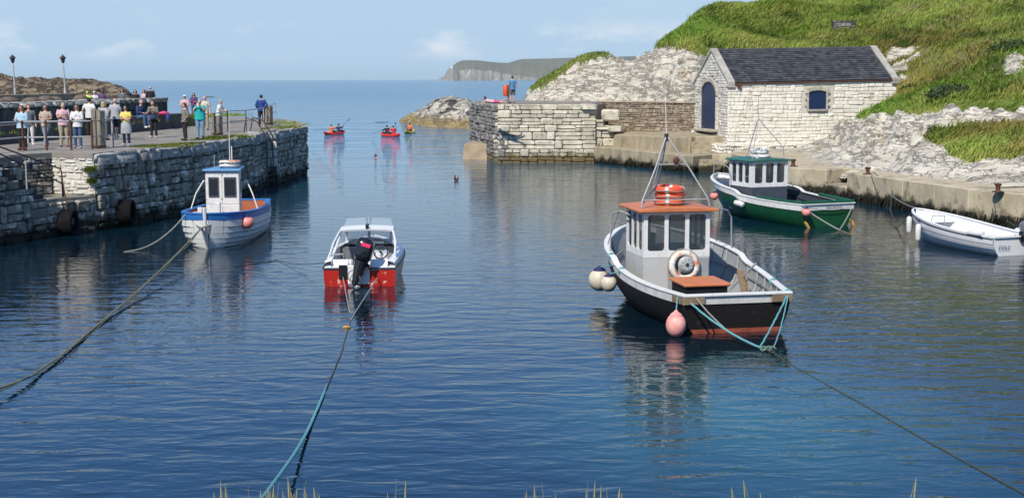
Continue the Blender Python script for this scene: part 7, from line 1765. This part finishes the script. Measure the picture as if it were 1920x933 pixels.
spots = [(x+rr.uniform(-26, 26), y+rr.uniform(6, 36)) for x, y in [(c_, 905) for c_ in (430, 450, 470, 500, 510, 520, 535, 545, 555, 565, 580, 590, 600, 740, 1000, 1030, 1100, 1115, 1140, 1430) for _ in range(3)]]+[(x, y) for x, y in [(424, 893), (432, 897), (444, 905), (420, 915), (467, 905), (470, 912), (498, 903), (511, 900), (528, 905), (541, 908), (553, 893), (556, 886), (571, 912), (585, 915), (594, 907), (604, 905), (740, 890), (752, 893), (733, 917), (703, 927),
        (990, 913), (1007, 901), (1026, 899), (1044, 918), (1071, 925), (1105, 895), (1108, 894), (1120, 903), (1146, 905), (1150, 906), (1396, 906), (1380, 925), (1427, 892), (1446, 915), (1482, 923), (1694, 888), (1698, 920), (1002, 926), (1168, 930), (1556, 931), (640, 931), (860, 931), (300, 931)]]
for i, (px, py) in enumerate(spots):
    d = rr.uniform(3.9, 4.7); tip = D(px, py, d); ln = rr.uniform(-.2, .16); b0_ = Vector((tip.x+ln, d-.05, float(bank(tip.x, d))-.03)); mid = b0_.lerp(tip, .6)+Vector((-ln*.35, 0, .03))
    tip = tip+Vector((ln*.30, 0, -.012)); top_ = mid.lerp(tip, .7)+Vector((-ln*.12, 0, .006)); gr_.tube([b0_, mid, top_, tip], [.0020, .0016, .0012, .0005], 4)
    if i % 3 != 1: a = mid.lerp(tip, .55); gr_.tube([a, a.lerp(tip, .35), a.lerp(tip, .8), tip], [.0014, .0034, .0030, .0008], 5)
o = gr_.build('seeding_grass', 'seed_grass', None, smooth=0); o['kind'] = 'stuff'
# bramble and gorse on the hill
def bush(px, py, d, r, m, label, n=900, seed=1, flowers=0):
    c = D(px, py, d); c.z = float(terr0(np.array([c.x]), np.array([c.y]))[0]); q = np.random.default_rng(seed)
    root = empty('bush', c, 0, label, 'bush'); dirs = q.normal(size=(n, 3)); dirs[:, 2] = np.abs(dirs[:, 2]); dirs /= np.linalg.norm(dirs, axis=1)[:, None]
    rad = q.uniform(.45, 1, n)**.5*(1+.35*fbm(dirs[:, 0]*2, dirs[:, 1]*2, dirs[:, 2]*2, 3, seed)); p = dirs*rad[:, None]*np.array([r, r*.7, r*.5])
    def leaves(nm, p, sz, mt):
        a = q.normal(size=p.shape); a /= np.linalg.norm(a, axis=1)[:, None]; b = np.cross(a, q.normal(size=p.shape)); b /= np.linalg.norm(b, axis=1)[:, None]; s_ = sz*q.uniform(.6, 1.3, (len(p), 1))
        v = np.stack([p-a*s_, p+b*s_*.6, p+a*s_, p-b*s_*.6], 1).reshape(-1, 3); o = npmesh(nm, v, np.arange(len(v)).reshape(-1, 4), mt, root); o['kind'] = 'stuff'
    leaves('foliage', p, .075, m)
    if flowers: leaves('blossom', p[q.random(n) < flowers]*1.05, .05, 'gorse_yellow')
    for k in range(5): a = k*1.3; MB().tube([(0, 0, -.3), (math.cos(a)*r*.5, math.sin(a)*r*.4, r*.3)], [.03, .01], 5).build('stem', 'bush_stem', root)
mat('bramble_leaf', (.028, .055, .014), (.05, .08, .02), scale=3, rough=.7, rnd=.2, island=.35); mat('bush_stem', (.06, .045, .03), rough=.9); mat('gorse_yellow', (.72, .52, .03), rough=.7)
bush(1785, 190, 72.5, 1.5, 'bramble_leaf', 'dark green bramble patch on the slope right of the boathouse', 1400, 3)
bush(1898, 105, 80, 1.5, 'bramble_leaf', 'dark bramble bush near the right edge high on the hillside', 1300, 4)
bush(1712, 158, 81, .8, 'bramble_leaf', 'small gorse with yellow flowers by the boathouse gable end', 500, 5, .3)
bush(1868, 130, 76, .6, 'bramble_leaf', 'small yellow flowered gorse left of the dark bush high on the slope', 350, 6, .25)
# grass growing along the pier edge and terrace
def fringe(name, boxes, hmin, hmax, seed):
    r = np.random.default_rng(seed); pts = []
    for (ax, ay, bx_, by_, wd, n, z) in boxes:
        t = r.random(n); s_ = r.normal(0, wd, n); dx, dy = bx_-ax, by_-ay; l_ = math.hypot(dx, dy)
        pts.append(np.stack([ax+dx*t-dy/l_*s_, ay+dy*t+dx/l_*s_, np.full(n, z)], -1))
    b = np.concatenate(pts); return blades(name, b, hmin, hmax, 5, .06, 'grass_blade', seed=seed, width=.010, tones=lambda q, rr: np.stack([1.0+rr.uniform(-.3, .6, len(q)), 1.15+rr.uniform(-.3, .3, len(q)), np.full(len(q), .8)], -1))
def L2_(px0, py0, px1, py1, wd, n, z=ZD+.03): a, b = G(px0, py0, z), G(px1, py1, z); return (a.x, a.y, b.x, b.y, wd, n, z)
fringe('pier_edge_grass', [L2_(255, 276, 345, 271, .30, 900), L2_(345, 270, 362, 268, .2, 200), L2_(372, 263, 455, 255, .25, 700), L2_(395, 258, 402, 256, .15, 120), L2_(500, 243, 548, 237, .3, 500), L2_(515, 228, 552, 232, .4, 400), L2_(560, 235, 545, 230, .3, 150)], .05, .16, 31)
fringe('terrace_grass', [(-22.8, 45.5, -19.2, 73, .6, 1700, ZD+.52), (-19.5, 76, -17.5, 82, .8, 900, ZD+.5), (-22.6, 79.5, -19, 79.5, .5, 300, ZD+.1)], .1, .26, 32)
fringe('landing_weeds', [(WA2.x-.25, WA2.y-.12, WA2.x-.05, WA2.y-.05, .08, 120, 2.15), (WA2.x-.15, WA2.y-.12, WA2.x-.02, WA2.y-.05, .06, 80, 1.75)], .08, .22, 33)
fringe('shore_weeds', [(6.8, 88.1, 11.5, 84.3, .2, 500, 1.85), (7.5, 87.2, 10.8, 84.4, .25, 250, 1.85)], .06, .2, 34)
# ---- haze: the air between here and the far headland
hz = MB().box((0, 14000, 76), (33000, 32500, 156)).build('haze', None, None, smooth=0); hz['kind'] = 'stuff'
m = bpy.data.materials.new('haze_air'); m.use_nodes = True; m.node_tree.nodes.clear()
vo = m.node_tree.nodes.new('ShaderNodeVolumePrincipled'); oo = m.node_tree.nodes.new('ShaderNodeOutputMaterial')
vo.inputs['Color'].default_value = (.72, .91, 1, 1); vo.inputs['Density'].default_value = 2.4e-5; vo.inputs['Anisotropy'].default_value = 0
m.node_tree.links.new(vo.outputs[0], oo.inputs['Volume']); hz.data.materials.append(m)
